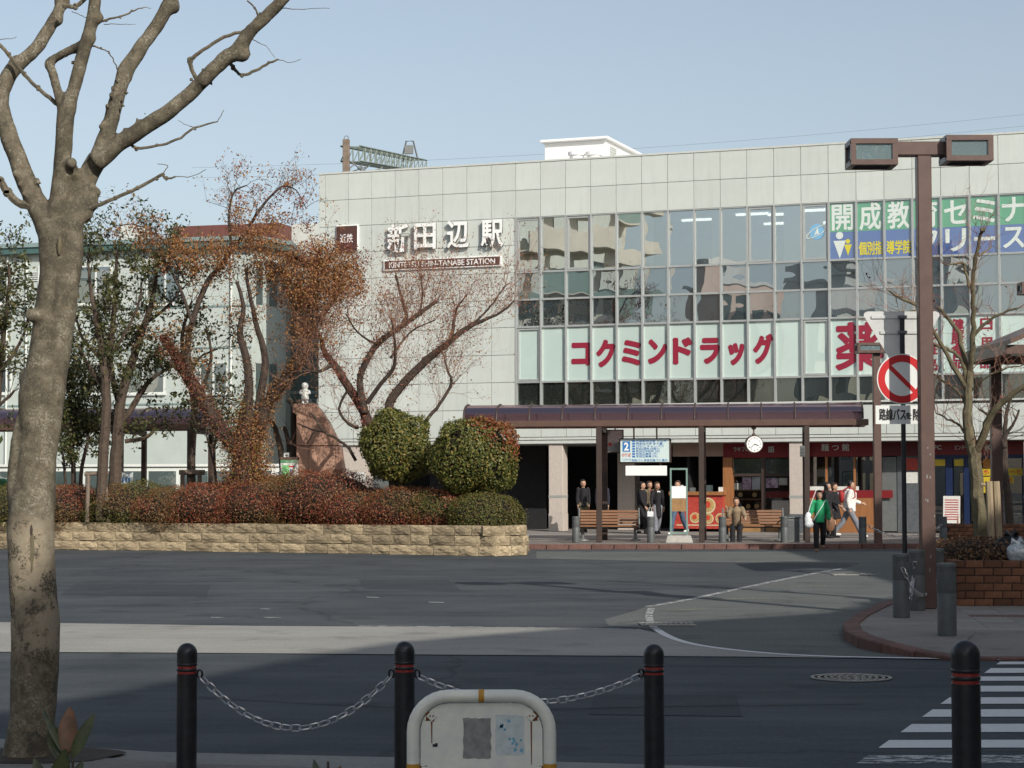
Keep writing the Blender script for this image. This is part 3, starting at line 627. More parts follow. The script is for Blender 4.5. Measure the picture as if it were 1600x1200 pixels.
# pixel-measured rectangles on the shop front, which stands `s` metres behind the building front
def prect(name, x0, y0, x1, y1, back, m, th=.04, parent=None, bevel=0):
    a, z1 = fl(x0, y0, -back); c2, z0 = fl(x1, y1, -back)
    return MB().mm((a, back - th, max(z0, .122)), (c2, back, min(z1, SOF - .025))).build(name, m, parent or ST, bevel=bevel)
SB = 1.0
prect('beige_panel', 1052, 688, 1131, 713, SB, 'beige_panel', .08)
def shop_text(body, x, y, h, m, back, name='lettering', w=None, bold=.01):
    s, z = fl(x, y, -back); s2, z2 = fl(x, y + h, -back); kw = {}
    if w: kw['width'] = fl(x + w, y, -back)[0] - s
    return text(body, (z - z2) / .75, m, ST, (s, back, z), name, bold=bold, ext=.003, **kw)
f1 = prect('shop_fascia', 1131, 687, 1233, 715, SB, 'fascia_red', .1); f2 = prect('shop_fascia', 1257, 687, 1376, 713, SB, 'fascia_red', .1); f3 = prect('shop_fascia', 1376, 687, 1452, 712, SB + .05, 'fascia_dark', .1); f4 = prect('shop_fascia', 1452, 687, 1640, 710, SB, 'fascia_red', .1)
shop_text('ラキフロ', 1158, 702, 6, 'print_white', SB - .105, w=24); shop_text('語', 1205, 702, 8, 'print_white', SB - .105)
shop_text('麺 つ 館', 1305, 699, 9, 'print_white', SB - .105, w=44); shop_text('KFC', 1556, 699, 11, 'print_white', SB - .105, w=33, bold=.03); shop_text('ビンテージ', 1505, 699, 6, 'print_white', SB - .105, w=26); shop_text('KFC', 1462, 699, 7, 'print_white', SB - .105, w=18, bold=.02)
# take-away counter
prect('counter_front', 1056, 773, 1134, 826, SB - .02, 'poster_red', .35); prect('counter_top', 1050, 768, 1136, 773.5, SB - .05, 'wood_orange', .4)
def disc(px, py, r, m, back, name='food_picture'):
    s, z = fl(px, py, -back); rr = fl(px + r, py, -back)[0] - s; return MB().cyl((s, back, z), (s, back - .006, z), rr, seg=20).build(name, m, ST)
for px, py, r in [(1106, 790, 12), (1086, 809, 8), (1107, 810, 8), (1126, 810, 8)]:
    disc(px, py, r, 'food_cream', SB - .372); disc(px, py - .5, r * .84, 'food', SB - .38); disc(px - r * .1, py - r * .15, r * .45, 'food_red', SB - .388)
prect('border', 1057, 819.5, 1133, 821.5, SB - .372, 'food_cream', .006)
for px, w_, h_, m in [(1060, 8, 10, 'poster_white'), (1104, 10, 10, 'glass_house'), (1125, 5, 7, 'poster_white'), (1080, 7, 6, 'grey_metal')]: prect('counter_item', px, 768 - h_, px + w_, 768, SB - .15, m, .2)
prect('door_post', 1131, 715, 1146, 836, SB, 'wood_orange', .14)
# show window with shelves
for x0, x1 in ((1146, 1191), (1196, 1233)): prect('shop_pane', x0, 716, x1, 808, SB - .02, 'glass_shop', .01)
for x0, x1 in ((1146, 1191), (1196, 1233)): prect('frosted_band', x0, 717, x1, 740, SB + .02, 'glass_house', .02)
prect('window_bar', 1190, 715, 1197, 832, SB - .02, 'brown_dark', .08); prect('window_bar', 1146, 740, 1233, 744, SB - .022, 'brown_dark', .06)
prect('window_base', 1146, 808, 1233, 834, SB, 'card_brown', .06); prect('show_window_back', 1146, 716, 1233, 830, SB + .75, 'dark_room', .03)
for y in (765.5, 779.5): 
    a, z = fl(1146, y, -SB - .3); c2, _ = fl(1191, y, -SB - .3); MB().mm((a, SB + .05, z - .03), (c2, SB + .65, z)).build('shelf', 'wood_slat', ST)
prect('side_board', 1147, 742, 1152, 808, SB + .4, 'wood_orange', .5)
for x0, y0, x1, y1, m in [(1160, 745, 1174, 765, 'poster_pink'), (1175, 745, 1188, 765, 'sticker_faded'), (1197, 747, 1216, 762, 'poster_pink'), (1217, 747, 1230, 758, 'poster_white'), (1170, 798, 1180, 808, 'poster_white'), (1206, 782, 1233, 808, 'poster_white'), (1197, 768, 1233, 778, 'fascia_red')]: prect('poster', x0, y0, x1, y1, SB + .04, m, .01)
for px, py in [(1157, 773), (1179, 773), (1169, 791), (1182, 791)]: disc(px, py, 3.6, 'food', SB + .1, 'plate')
for px in (1149, 1153, 1157): prect('book', px, 755, px + 3, 765, SB + .12, random.choice(['poster_white', 'food_red', 'sticker_grey']), .15)
# noodle shop on the right of the white column
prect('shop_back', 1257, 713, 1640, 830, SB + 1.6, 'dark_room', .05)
for x0, x1 in ((1257, 1290), (1290, 1335), (1338, 1376)): prect('shop_pane', x0, 714, x1, 776, SB - .02, 'glass_shop', .01)
prect('white_strip', 1257, 760, 1342, 766, SB - .03, 'poster_white', .02); prect('red_strip', 1257, 766, 1395, 778, SB - .03, 'fascia_red', .02)
prect('low_wall', 1257, 778, 1376, 836, SB, 'wood_orange', .06)
for px in (1290, 1334, 1374): prect('door_post', px, 714, px + 4, 778, SB, 'wood_orange', .08)
prect('door_leaf', 1378, 714, 1402, 830, SB + .1, 'grey_metal', .04); prect('wall_panel', 1402, 712, 1452, 832, SB + .1, 'stone_dark', .06)
prect('poster', 1410, 716, 1434, 735, SB + .03, 'poster_red', .01); prect('poster', 1410, 738, 1434, 755, SB + .03, 'poster_white', .01)
# fried chicken shop front with blue frames
for px0, px1 in ((1452, 1459), (1478, 1490), (1506, 1516), (1598, 1606)): prect('blue_frame', px0, 711, px1, 833, SB, 'shop_blue', .1)
prect('blue_frame', 1452, 711, 1606, 716, SB - .002, 'shop_blue', .1)
for x0, x1 in ((1459, 1478), (1490, 1506), (1516, 1598)): prect('shop_pane', x0, 716, x1, 830, SB - .02, 'glass_shop', .01)
for x0, y0, x1, y1, m in [(1460, 718, 1477, 728, 'poster_yellow'), (1491, 718, 1506, 728, 'poster_yellow'), (1536, 713, 1566, 731, 'poster_orange'), (1534, 732, 1600, 743, 'poster_yellow'), (1534, 745, 1584, 755, 'poster_yellow'), (1536, 758, 1573, 770, 'poster_yellow')]: prect('poster', x0, y0, x1, y1, SB - .035, m, .01)
shop_text('ホットコーヒ', 1566, 737.5, 7, 'print_red', SB - .05, w=60, bold=.015); shop_text('限定販売', 1564, 750, 6, 'print_red', SB - .05, w=34, bold=.01)
shop_text('380', 1563, 764, 7, 'print_red', SB - .05, w=16, bold=.02)
# rooftop parts
def ron(px0, py0, px1, py1, back, dep, m, name, parent):
    a, z1 = fl(px0, py0, -back); c2, _ = fl(px1, py1, -back); return MB().mm((a, back, ZT - .12), (c2, back + dep, z1)).build(name, m, parent, bevel=.01)
PH = thing('rooftop_plant_room', 'white rooftop plant room with flat overhanging roof on the station', 'rooftop unit', P0, -TH)
a, z1 = fl(851, 224, -5); c2, _ = fl(946, 224, -5)
MB().mm((a, 5, ZT - .12), (c2, 9.5, z1)).build('wall', 'letter_side', PH, bevel=.01); MB().mm((a - .12, 4.8, z1), (c2 + .15, 9.8, z1 + .1)).build('roof_slab', 'letter_side', PH, bevel=.02)
b = MB()
for i in range(8): b.mm((c2 + .002, 5.5, z1 - .75 + i * .08), (c2 + .03, 6.3, z1 - .71 + i * .08))
b.build('louvre', 'panel_trim', PH)
for px, lab in ((901, 'left squat white vent drum on the station roof'), (928, 'right squat white vent drum on the station roof')):
    s, z = fl(px, 238, -3.2); v = thing('roof_vent', lab, 'roof vent', P0 + ALONG * s - OUT * 3.2 + Vector((0, 0, ZT - .12)), 0, 'vent drums on the station roof')
    h = z - ZT + .12; MB().lathe([(.25, 0), (.25, h - .12), (.31, h - .12), (.31, h), (.2, h + .03)], seg=20).build('drum', 'letter_side', v, smooth=True)
# ---------------- signs fixed to the front
def wall_thing(name, label, cat): return thing(name, label, cat, P0, -TH)
NS = wall_thing('station_name_sign', 'large white box letters spelling the station name on the pale panels', 'sign')
for ch, px, py in (('新', 622, 372), ('田', 664, 369), ('辺', 715.5, 366), ('駅', 769, 365)):
    s, z = fl(px, py, .2); lo_ = text(ch, 1.02, 'letter_white', NS, (s, -.16, z), 'letter', bold=.022, ext=.05, width=.82); lo_.data.materials.append(M['letter_edge_shade'])
    for f_ in lo_.data.polygons:
        if abs(f_.normal.z) < .5: f_.material_index = 1
    b = MB(); 
    for dx in (-.2, .2): b.cyl((s + dx, -.14, z), (s + dx, 0, z), .02, seg=6)
    b.build('letter_mount', 'grey_metal', NS)
EN = wall_thing('romanised_name_plate', 'brown plate with white rim reading KINTETSU SHIN-TANABE STATION', 'sign')
a, z0 = fl(599, 423, .12); c2, z1 = fl(783, 400, .12); zm = (row(3) + row(4)) / 2 + .1
zc = fl(691, 411, .12)[1]
MB().mm((a, -.12, zc - .19), (c2, 0, zc + .19)).build('plate', 'plate_white', EN, bevel=.01); MB().mm((a + .05, -.128, zc - .145), (c2 - .05, -.121, zc + .145)).build('face', 'plate_brown', EN)
text('KINTETSU SHIN-TANABE STATION', .27, 'letter_white', EN, ((a + c2) / 2, -.131, zc), bold=.015, width=(c2 - a) * .90)
KP = wall_thing('brown_company_plaque', 'square brown plaque with white rim left of the big station letters', 'sign')
a, z1 = fl(525, 354, .12); c2, z0 = fl(558, 391, .12); MB().mm((a, -.12, z0), (c2 + .03, 0, z1 + .03)).build('plate', 'plate_white', KP, bevel=.01); MB().mm((a + .02, -.128, z0), (c2, -.121, z1)).build('face', 'plate_brown', KP)
text('近鉄', .33, 'letter_white', KP, ((a + c2) / 2, -.131, (z0 + z1) / 2), bold=.01, width=.5)
# red drugstore lettering on the white film strip
DS = wall_thing('drugstore_lettering', 'red rounded katakana drugstore letters across the white window strip', 'sign')
for j, ch in enumerate('コクミンドラッグ'):
    px = [907, 946, 986, 1027, 1066, 1109, 1150, 1192][j]; s, z = fl(px, [553, 552, 551, 549, 548, 548, 553, 545][j])
    sz = .98 if ch != 'ッ' else .98
    text(ch, sz * 1.0, 'letter_red', DS, (s, .044, z), 'letter', ext=.002, width=.46 if ch == 'ッ' else .58, fat=.05)
KS = wall_thing('medicine_character', 'very large red character for medicine on the white window strip', 'sign'); s, z = fl(1343, 541); text('薬', 1.62, 'letter_red', KS, (s, .044, z), 'letter', ext=.002, width=1.5, fat=.045)
for lab, chs, px, y0, y1, wd in (('narrow red column of characters hidden partly by the lamp post', '化粧品', 1456, 520, 570, .33), ('red four character column on the white strip behind the bare tree', '健康食品', 1496, 508, 566, .38), ('rightmost red three character column on the white strip', '日用品', 1541, 506, 566, .36)):
    t_ = wall_thing('goods_lettering', lab, 'sign')
    for j, ch in enumerate(chs): s, z = fl(px, y0 + (y1 - y0) * j / (len(chs) - 1)); text(ch, wd * 1.15, 'letter_red', t_, (s, .044, z), 'letter', ext=.002, width=wd, fat=.012)
# green and blue school film on the top strip
SG = wall_thing('school_window_sign', 'green over blue window film sign with white Japanese lettering on the top strip', 'sign')
zt, zb = row(2) - .03, row(4) + .04; zmid = zt - .52 * (zt - zb)
for i in range(20, NC):
    x0, x1 = i * PW + .034, (i + 1) * PW - .034
    MB().mm((x0, .034, zmid), (x1, .046, zt)).build('green_film', 'film_green', SG); MB().mm((x0, .034, zb), (x1, .046, zmid - .002)).build('blue_film', 'film_blue', SG)
zg, zbl = (zt + zmid) / 2, (zb + zmid) / 2 + .02
for j, ch in enumerate('開成教育セミナー'): text(ch, .92, 'print_white', SG, ((20.5 + j) * PW, .031, zg), 'letter', ext=.002, width=.68, fat=.018)
for j, ch in enumerate('フリーステップ'): text(ch, .86, 'print_white', SG, ((23.5 + j) * PW, .031, zbl), 'letter', ext=.002, width=.62, fat=.018)
text('個別指', .46, 'print_yellow', SG, (21.5 * PW, .031, zbl - .15), 'letter', ext=.002, width=.76, fat=.009); text('導学院', .46, 'print_yellow', SG, (22.5 * PW, .031, zbl - .15), 'letter', ext=.002, width=.76, fat=.009)
for cx, hz, k, m in ((20.38, zbl + .3, 1, 'print_white'), (20.68, zbl + .1, .62, 'print_yellow')):
    x = cx * PW; b = MB(); b.cyl((x, .031, hz), (x, .028, hz), .12 * k, seg=18); b.prism([(x - .2 * k, hz - .17 * k), (x + .2 * k, hz - .17 * k), (x, hz - .75 * k)], .028, .031, axis='y'); b.build('pictogram', m, SG)
PL = wall_thing('planet_sticker', 'pale blue oval ringed sticker on the window left of the green sign', 'sticker'); s, z = fl(1276, 362); b = MB()
b.add([(s + .3 * math.cos(a) * (.8 if i % 2 else .8), .030, z + .26 * math.sin(a)) for i, a in enumerate(np.linspace(0, 2 * PI, 25)[:-1])], [tuple(range(24))]); b.build('disc', 'print_paleblue', PL)
b = MB(); pts = [(s + .38 * math.cos(a) * math.cos(.5) - .12 * math.sin(a) * math.sin(.5), .024, z + .38 * math.cos(a) * math.sin(.5) + .12 * math.sin(a) * math.cos(.5)) for a in np.linspace(0, 2 * PI, 25)]; b.tube(pts, .016, 5); b.build('ring', 'print_white', PL)
b = MB(); b.prism([(s - .1, z - .14), (s + .03, z + .17), (s + .07, z - .09), (s - .01, z - .07)], .022, .026, axis='y'); b.build('rocket_mark', 'print_white', PL)
# ------------------------------------------------------------------ bus shelters
def shelter(name, label, origin, rz, length, posts, depth=2.1, zb=3.36, h_beam=.17, rise=.34, rib=.92, post_z=.12):
    """barrel-vaulted shelter: local x along the front beam from 0 to length, y backwards"""
    t = thing(name, label, 'bus shelter', origin, rz)
    for y in (0, depth): MB().mm((0, y - .06, zb), (length, y + .06, zb + h_beam)).build('beam', 'brown_metal', t, bevel=.008)
    for x in (.02, length - .14): MB().mm((x, .061, zb + .01), (x + .12, depth - .061, zb + h_beam - .01)).build('end_beam', 'brown_metal', t)
    def arch(off=0.0): return [(y, zb + h_beam + rise * math.sin(PI * k / 14) ** .8 + off) for k, y in [(k, depth / 2 - depth / 2 * math.cos(PI * k / 14)) for k in range(15)]]
    n = max(2, round((length - .3) / rib)); xs_ = [.15 + (length - .3) * i / n for i in range(n + 1)]
    A = arch()
    for i in range(n):
        b = MB(); b.add([(x, y, z) for x in (xs_[i] + .01, xs_[i + 1] - .01) for y, z in A], [(k, k + 1, 15 + k + 1, 15 + k) for k in range(14)]); b.build('roof_sheet', 'vault_sheet', t, smooth=True, norm=False)
    for x in xs_:
        b = MB(); b.tube([(x, y, z + .012) for y, z in A], .028, 6); b.build('rib', 'brown_dark', t, smooth=True)
    for x in (xs_[0] + .02, xs_[-1] - .02): 
        b = MB(); b.prism([(y, z) for y, z in A], x - .01, x + .01, axis='x'); b.build('end_panel', 'brown_metal', t)
    for x in posts:
        MB().mm((x - .075, .0 - .075, post_z), (x + .075, .075, zb - .005)).build('post', 'brown_dark', t, bevel=.01)
        MB().mm((x - .06, .08, zb - .13), (x + .06, depth - .08, zb - .01)).build('bracket', 'brown_dark', t)
        MB().mm((x - .075, depth - .075, post_z), (x + .075, depth + .075, zb - .005)).build('post', 'brown_dark', t, bevel=.01)
    return t
SA = .12; O1 = at(716, 750, 57.4); O1.z = 0
u1 = Vector((math.cos(-SA), math.sin(-SA), 0))
def sx_(px):                                           # distance along the front beam for a pixel column
    d = ray(px, 750); d.z = 0; n_ = Vector((-u1.y, u1.x, 0)); t = (O1 - Vector((0, 0, 0))).dot(n_) / d.dot(n_); return (d * t - O1).dot(u1)
LEN1 = sx_(1358)
S_ = shelter('bus_shelter', 'long brown vaulted bus shelter in front of the station arcade', O1, -SA, LEN1, [sx_(936), sx_(1096), sx_(1261)], zb=3.33, rise=.48)
fa = bpy.data.objects.new('x', None); bpy.data.objects.remove(fa)
def sh_loc(px, py, back=0):                            # point in the plane of the shelter front
    d = ray(px, py); n_ = Vector((-u1.y, u1.x, 0)); t = (O1 + n_ * back).dot(n_) / d.dot(n_); return EYE + d * t
O2 = at(-260, 750, 63); O2.z = 0
e2 = at(322, 750, 61.5); e2.z = 0
shelter('bus_shelter', 'brown vaulted shelter half hidden by the island trees on the left', O2, math.atan2(e2.y - O2.y, e2.x - O2.x), (e2 - O2).length, [3.0, 6.0, (e2 - O2).length - 2.65, (e2 - O2).length - .5], zb=3.4, depth=2.3, rise=.5)
# hanging signs
p = sh_loc(1008, 704, .5); BS = thing('bus_stop_board', 'hanging pale blue departure board with a big white 2 on blue', 'sign', p, -SA); W2, H2 = .72, .345
MB().mm((-W2, 0, -H2), (W2, .28, H2)).build('case', 'brown_dark', BS, bevel=.02); MB().mm((-W2 + .03, -.006, -H2 + .03), (W2 - .05, -.001, H2 - .03)).build('face', 'board_face', BS)
MB().mm((-.63, -.010, -.03), (-.42, -.0065, .26)).build('number_panel', 'print_blue', BS); text('2', .3, 'letter_white', BS, (-.525, -.013, .115), bold=.03, width=.13)
text('のりば', .12, 'print_red', BS, (-.525, -.009, -.12), bold=.02, width=.25); text('バスのりば', .06, 'print_blue', BS, (-.52, -.009, -.25), width=.25)
for i in range(7):
    z = .265 - i * .072; MB().mm((-.36, -.010, z - .026), (-.28, -.0065, z + .026)).build('route_number', 'print_blue', BS)
    text(['近鉄新田辺駅 三山木', '同志社大学 多々羅', 'びわこキャンパス', '京田辺団地 (内廻り)', '京田辺市役所 (内)', '京田辺高校 (外)', '京田辺車庫 (外)'][i], .07, 'print_blue', BS, (-.26, -.009, z), align='LEFT', width=[.86, .74, .78, .66, .66, .6, .6][i], bold=.012)
text('京阪バス 奈良交通バス 案内', .07, 'print_blue', BS, (.12, -.009, -.27), width=1.0, bold=.01)
b = MB()
for x in (-.32, .32): b.cyl((x, .14, H2), (x, .14, 3.34 - p.z), .022, seg=8)
b.build('hanger', 'brown_metal', BS)
p = sh_loc(1009.5, 735.5, .5); WP = thing('blank_white_panel', 'blank white panel hung under the departure board', 'sign', p, -SA); MB().mm((-.58, 0, -.14), (.58, .05, .14)).build('panel', 'plate_white', WP, bevel=.01)
b = MB(); [b.cyl((x, .03, .14), (x, .03, .22), .012, seg=6) for x in (-.4, .4)]; b.build('hanger', 'brown_metal', WP)
p = sh_loc(961, 690, .9); NB = thing('notice_board', 'small grey notice board beside the second shelter post from the left', 'sign', p, -SA); MB().mm((-.24, 0, -.32), (.24, .12, .34)).build('case', 'brown_dark', NB, bevel=.01); MB().mm((-.21, -.006, -.29), (.21, -.001, .31)).build('sheet', 'sticker_grey', NB); MB().mm((-.19, -.010, -.12), (-.1, -.0065, -.03)).build('red_mark', 'print_red', NB)
MB().cyl((0, .06, .34), (0, .06, 3.34 - p.z), .02, seg=8).build('hanger', 'brown_metal', NB)
# clock
p = sh_loc(1179, 694, .0); CK = thing('station_clock', 'round white faced clock with brown case hanging from the shelter', 'clock', p, -SA + .18); r = .232
b = MB(); b.tube([(0, 0, 0), (0, .22, 0)], r + .012, 28); b.build('case', 'lamp_brown', CK, smooth=True, bevel=.012); MB().tube([(0, -.004, 0), (0, -.0005, 0)], r - .012, 28).build('dial', 'plate_white', CK)
for i in range(12):
    a = PI / 6 * (i + 1); text(str(i + 1), .06, 'print_black', CK, (.17 * math.sin(a), -.007, .17 * math.cos(a)), 'numeral', ext=.001, bold=.02)
def hand(a, l, wd): MB().box((math.sin(a) * l * .4, -.012, math.cos(a) * l * .4), (wd, .004, l), rot=(0, a, 0)).build('hand', 'print_black', CK)
hand(PI / 6 * 3.65, .13, .02); hand(PI / 30 * 38, .18, .014)
b = MB(); b.cyl((0, .11, r), (0, .11, 3.34 - p.z), .02, seg=8); b.ell((0, .11, r + .03), (.05, .05, .05)); b.ell((0, .11, 3.28 - p.z), (.07, .07, .06)); b.build('hanger', 'lamp_brown', CK, smooth=True)
for px, py, lab in ((1254, 704, 'small grey box on the third shelter post'),):
    p = sh_loc(px, py, -.08); o = thing('speaker_box', lab, 'box', p, -SA); MB().mm((-.07, -.1, -.17), (.06, 0, .13)).build('body', 'grey_metal', o, bevel=.01); b = MB(); [b.mm((-.06, -.106, -.14 + i * .04), (.05, -.1005, -.125 + i * .04)) for i in range(6)]; b.build('grille', 'pole_black', o)
# ------------------------------------------------------------------ benches, bollards, stand
def bench(name, label, loc, rz, L=1.7):
    t = thing(name, label, 'bench', loc, rz, 'slatted benches under the shelter')
    for i in range(5): MB().mm((-L / 2 + .03, -.36 + i * .105, .40), (L / 2 - .03, -.27 + i * .105, .44)).build('seat_slat', 'wood_slat', t, bevel=.006)
    for i in range(5): MB().box((0, .19 + i * .022, .50 + i * .082), (L - .06, .035, .07), rot=(-.25, 0, 0)).build('back_slat', 'wood_slat', t, bevel=.006)
    for s in (-1, 1):
        x = s * (L / 2 - .1); b = MB(); b.tube([(x, .02, 0), (x, .02, .4)], .05, 10); b.lathe([(.17, 0), (.16, .03), (.06, .07)], (x, .02, 0), 14); b.build('pedestal', 'grey_metal', t, smooth=True)
        x = s * L / 2; b = MB(); b.tube([(x, -.36, .4), (x, -.3, .62), (x, .0, .66), (x, .2, .62), (x, .31, .92)], .025, 6); b.tube([(x, -.36, .4), (x, .2, .4)], .03, 6); b.build('armrest', 'grey_metal', t, smooth=True)
    MB().mm((-L / 2, -.05, .36), (L / 2, .08, .396)).build('rail', 'grey_metal', t)
    return t
p = g(952, 845, .12); bench('slatted_bench', 'empty brown slatted bench beside the left shelter post', (p.x, p.y + .1, .12), -.05)
p = g(1178, 845, .12); bench('slatted_bench', 'brown slatted bench with a man in a tan jacket seated on it', (p.x, p.y + .1, .12), -.05)
def grey_bollard(label, loc, h=.7, r=.1, group='grey kerbside bollards'):
    t = thing('grey_bollard', label, 'bollard', loc, 0, group)
    MB().lathe([(r, 0), (r, h * .58), (r * .985, h * .585), (r, h * .59), (r, h * .885)], seg=24).build('post', 'grey_bollard', t, smooth=True)
    MB().lathe([(r * .93, h * .885), (r * .93, h * .905), (r * 1.01, h * .905), (r * 1.01, h * .925), (r * .93, h * .925), (r * .93, h * .945), (r * 1.02, h * .945), (r * 1.02, h * .985), (r * .97, h)], seg=24).build('cap', 'grey_bollard', t, smooth=True)
    return t
for px, py, lab in ((900, 848, 'grey kerbside bollard at the left end of the empty bench'), (1017, 848, 'grey kerbside bollard between the empty bench and the timetable stand'), (1129, 848, 'grey kerbside bollard beside the seated man'), (1226, 848, 'dark kerbside bollard left of the woman in green'), (1348, 849, 'grey kerbside bollard beside the slim brown lamp post'), (1474, 849, 'grey kerbside bollard behind the big lamp post')):
    p = g(px, py, .12); grey_bollard(lab, (p.x, max(p.y, 55.05), .12), .72, .105)
p = g(1238, 848, .12); ub = thing('utility_box', 'grey street cabinet in front of the white arcade column', 'cabinet', (p.x, p.y + .6, .12)); MB().mm((-.22, -.2, 0), (.26, .2, .66)).build('body', 'grey_metal', ub, bevel=.02); MB().mm((-.2, -.212, .06), (.24, -.201, .6)).build('door', 'grey_bollard', ub); MB().mm((-.25, -.23, .66), (.29, .23, .70)).build('lid', 'grey_metal', ub, bevel=.01)
p = g(1061, 848, .12); TS = thing('timetable_stand', 'slim grey timetable stand with white sheet on a concrete foot', 'sign stand', (p.x, p.y, .12), -.05)
MB().add([(-.38, -.2, 0), (.38, -.2, 0), (.38, .2, 0), (-.38, .2, 0), (-.32, -.14, .2), (.32, -.14, .2), (.32, .14, .2), (-.32, .14, .2)], [(0, 3, 2, 1), (4, 5, 6, 7), (0, 1, 5, 4), (1, 2, 6, 5), (2, 3, 7, 6), (3, 0, 4, 7)]).build('foot', 'concrete', TS, bevel=.01)
for x in (-.24, .20): MB().mm((x, -.025, .2), (x + .045, .025, 2.05)).build('upright', 'rail_green', TS)
MB().mm((-.195, -.02, 2.0), (.2, .02, 2.049)).build('top_bar', 'rail_green', TS); MB().mm((-.195, -.02, .24), (.2, .02, .29)).build('bottom_bar', 'rail_green', TS)
MB().mm((-.2, -.02, 1.22), (.2, .0, 1.55)).build('sheet', 'plate_white', TS); MB().mm((-.2, -.016, .86), (.2, .0, 1.215)).build('brown_board', 'card_brown', TS)
# ------------------------------------------------------------------ chains
def link_mesh(L, W, r, m):
    b = MB(); pts = []; R = W / 2
    for k in range(5): a = -PI / 2 + PI * k / 4; pts.append((L / 2 - R + R * math.cos(a), R * math.sin(a), 0))
    for k in range(5): a = PI / 2 + PI * k / 4; pts.append((-L / 2 + R + R * math.cos(a), R * math.sin(a), 0))
    n = len(pts); vs = []; 
    for i, p in enumerate(pts):
        a, c2 = Vector(pts[i - 1]), Vector(pts[(i + 1) % n]); t = (c2 - a).normalized(); u = Vector((t.y, -t.x, 0))
        for j in range(5): q = 2 * PI * j / 5; vs.append(Vector(p) + u * math.cos(q) * r + Vector((0, 0, math.sin(q) * r)))
    b.add(vs, [(i * 5 + j, i * 5 + (j + 1) % 5, ((i + 1) % n) * 5 + (j + 1) % 5, ((i + 1) % n) * 5 + j) for i in range(n) for j in range(5)])
    o = b.build('link', m, None, smooth=True); me = o.data; bpy.data.objects.remove(o); return me
def chain(label, a, c2, sag, L=.075, W=.042, r=.0055, via=None):
    t = thing('chain', label, 'chain', a); me = link_mesh(L, W, r, 'steel_chain'); a = Vector(a); c2 = Vector(c2)
    if via is None: path = [a.lerp(c2, k / 40) + Vector((0, 0, -4 * sag * (k / 40) * (1 - k / 40))) for k in range(41)]
    else: path = smoothline([a] + [Vector(v) for v in via] + [c2], 14)
    S = [0]
    for p_, q_ in zip(path[:-1], path[1:]): S.append(S[-1] + (q_ - p_).length)
    n = max(2, round(S[-1] / (L - 2.6 * r))); 
    for i in range(n):
        s = S[-1] * (i + .5) / n; k = max(j for j in range(len(S) - 1) if S[j] <= s); f_ = (s - S[k]) / (S[k + 1] - S[k]); p_ = path[k].lerp(path[k + 1], f_); d = (path[k + 1] - path[k]).normalized()
        o = link('link', me, t); q = d.to_track_quat('X', 'Z').to_matrix().to_4x4() @ Matrix.Rotation((PI / 2 if i % 2 else 0) + .5 + random.uniform(-.2, .2), 4, 'X')
        o.matrix_local = Matrix.Translation(p_ - a) @ q
    return t
# ------------------------------------------------------------------ near black bollards
def black_bollard(label, px, ytop, d, r, h):
    p = at(px, 900, d); t = thing('black_bollard', label, 'bollard', (p.x, p.y, .02), 0, 'black bollards with red bands along the near kerb'); k = r / .065
    MB().lathe([(r, 0), (r, h - .195 * k)], seg=28).build('post', 'black_paint', t, smooth=True)
    for j in (0, 1):
        z = h - .195 * k + j * .034 * k; MB().lathe([(r * .93, z), (r * .93, z + .016 * k)], seg=28).build('red_band', 'red_band', t, smooth=True)
        MB().lathe([(r * .98, z + .016 * k), (r * 1.02, z + .020 * k), (r * 1.02, z + .030 * k), (r * .98, z + .034 * k)], seg=28).build('ring', 'black_paint', t, smooth=True)
    z = h - .127 * k; MB().lathe([(r, z), (r * 1.0, h - r)] + [(r * math.cos(a), h - r + r * math.sin(a)) for a in np.linspace(.05, 1.5, 9)], seg=28).build('dome_cap', 'black_paint', t, smooth=True)
    return t
BB = []
for px, yt, lab in ((293, 1002, 'black bollard nearest the big tree, chained on its right'), (632, 1000, 'black bollard behind the white guard plate, chained on both sides'), (1021, 1005, 'black bollard left of the manhole, chained on its left')):
    BB.append(black_bollard(lab, px, yt, 13.1, .0645, 1.83 - (yt - HZ) / F * 13.1))
BB.append(black_bollard('thick black bollard in front of the zebra crossing', 1507, 1000, 10.5, .0735, 1.83 - 250 / F * 10.5))
def eye(t, s, z):
    b = MB(); b.tube([(s * .066 + s * .032 * (1 - math.cos(a)) * .5 + s * .0, 0, z + .026 * math.sin(a)) for a in np.linspace(0, 2 * PI, 13)], .007, 6); b.build('chain_eye', 'black_paint', t, smooth=True)
ze = 1.83 - 300 / F * 13.1
for t, ss in ((BB[0], (1,)), (BB[1], (-1, 1)), (BB[2], (-1,))):
    for s in ss: eye(t, s, ze)
def epos(t, s): return (t.location.x + s * .088, t.location.y, .02 + ze - .018)
chain('galvanised chain sagging between the two left black bollards', epos(BB[0], 1), epos(BB[1], -1), .325)
chain('galvanised chain passing behind the white guard plate', epos(BB[1], 1), epos(BB[2], -1), .165)
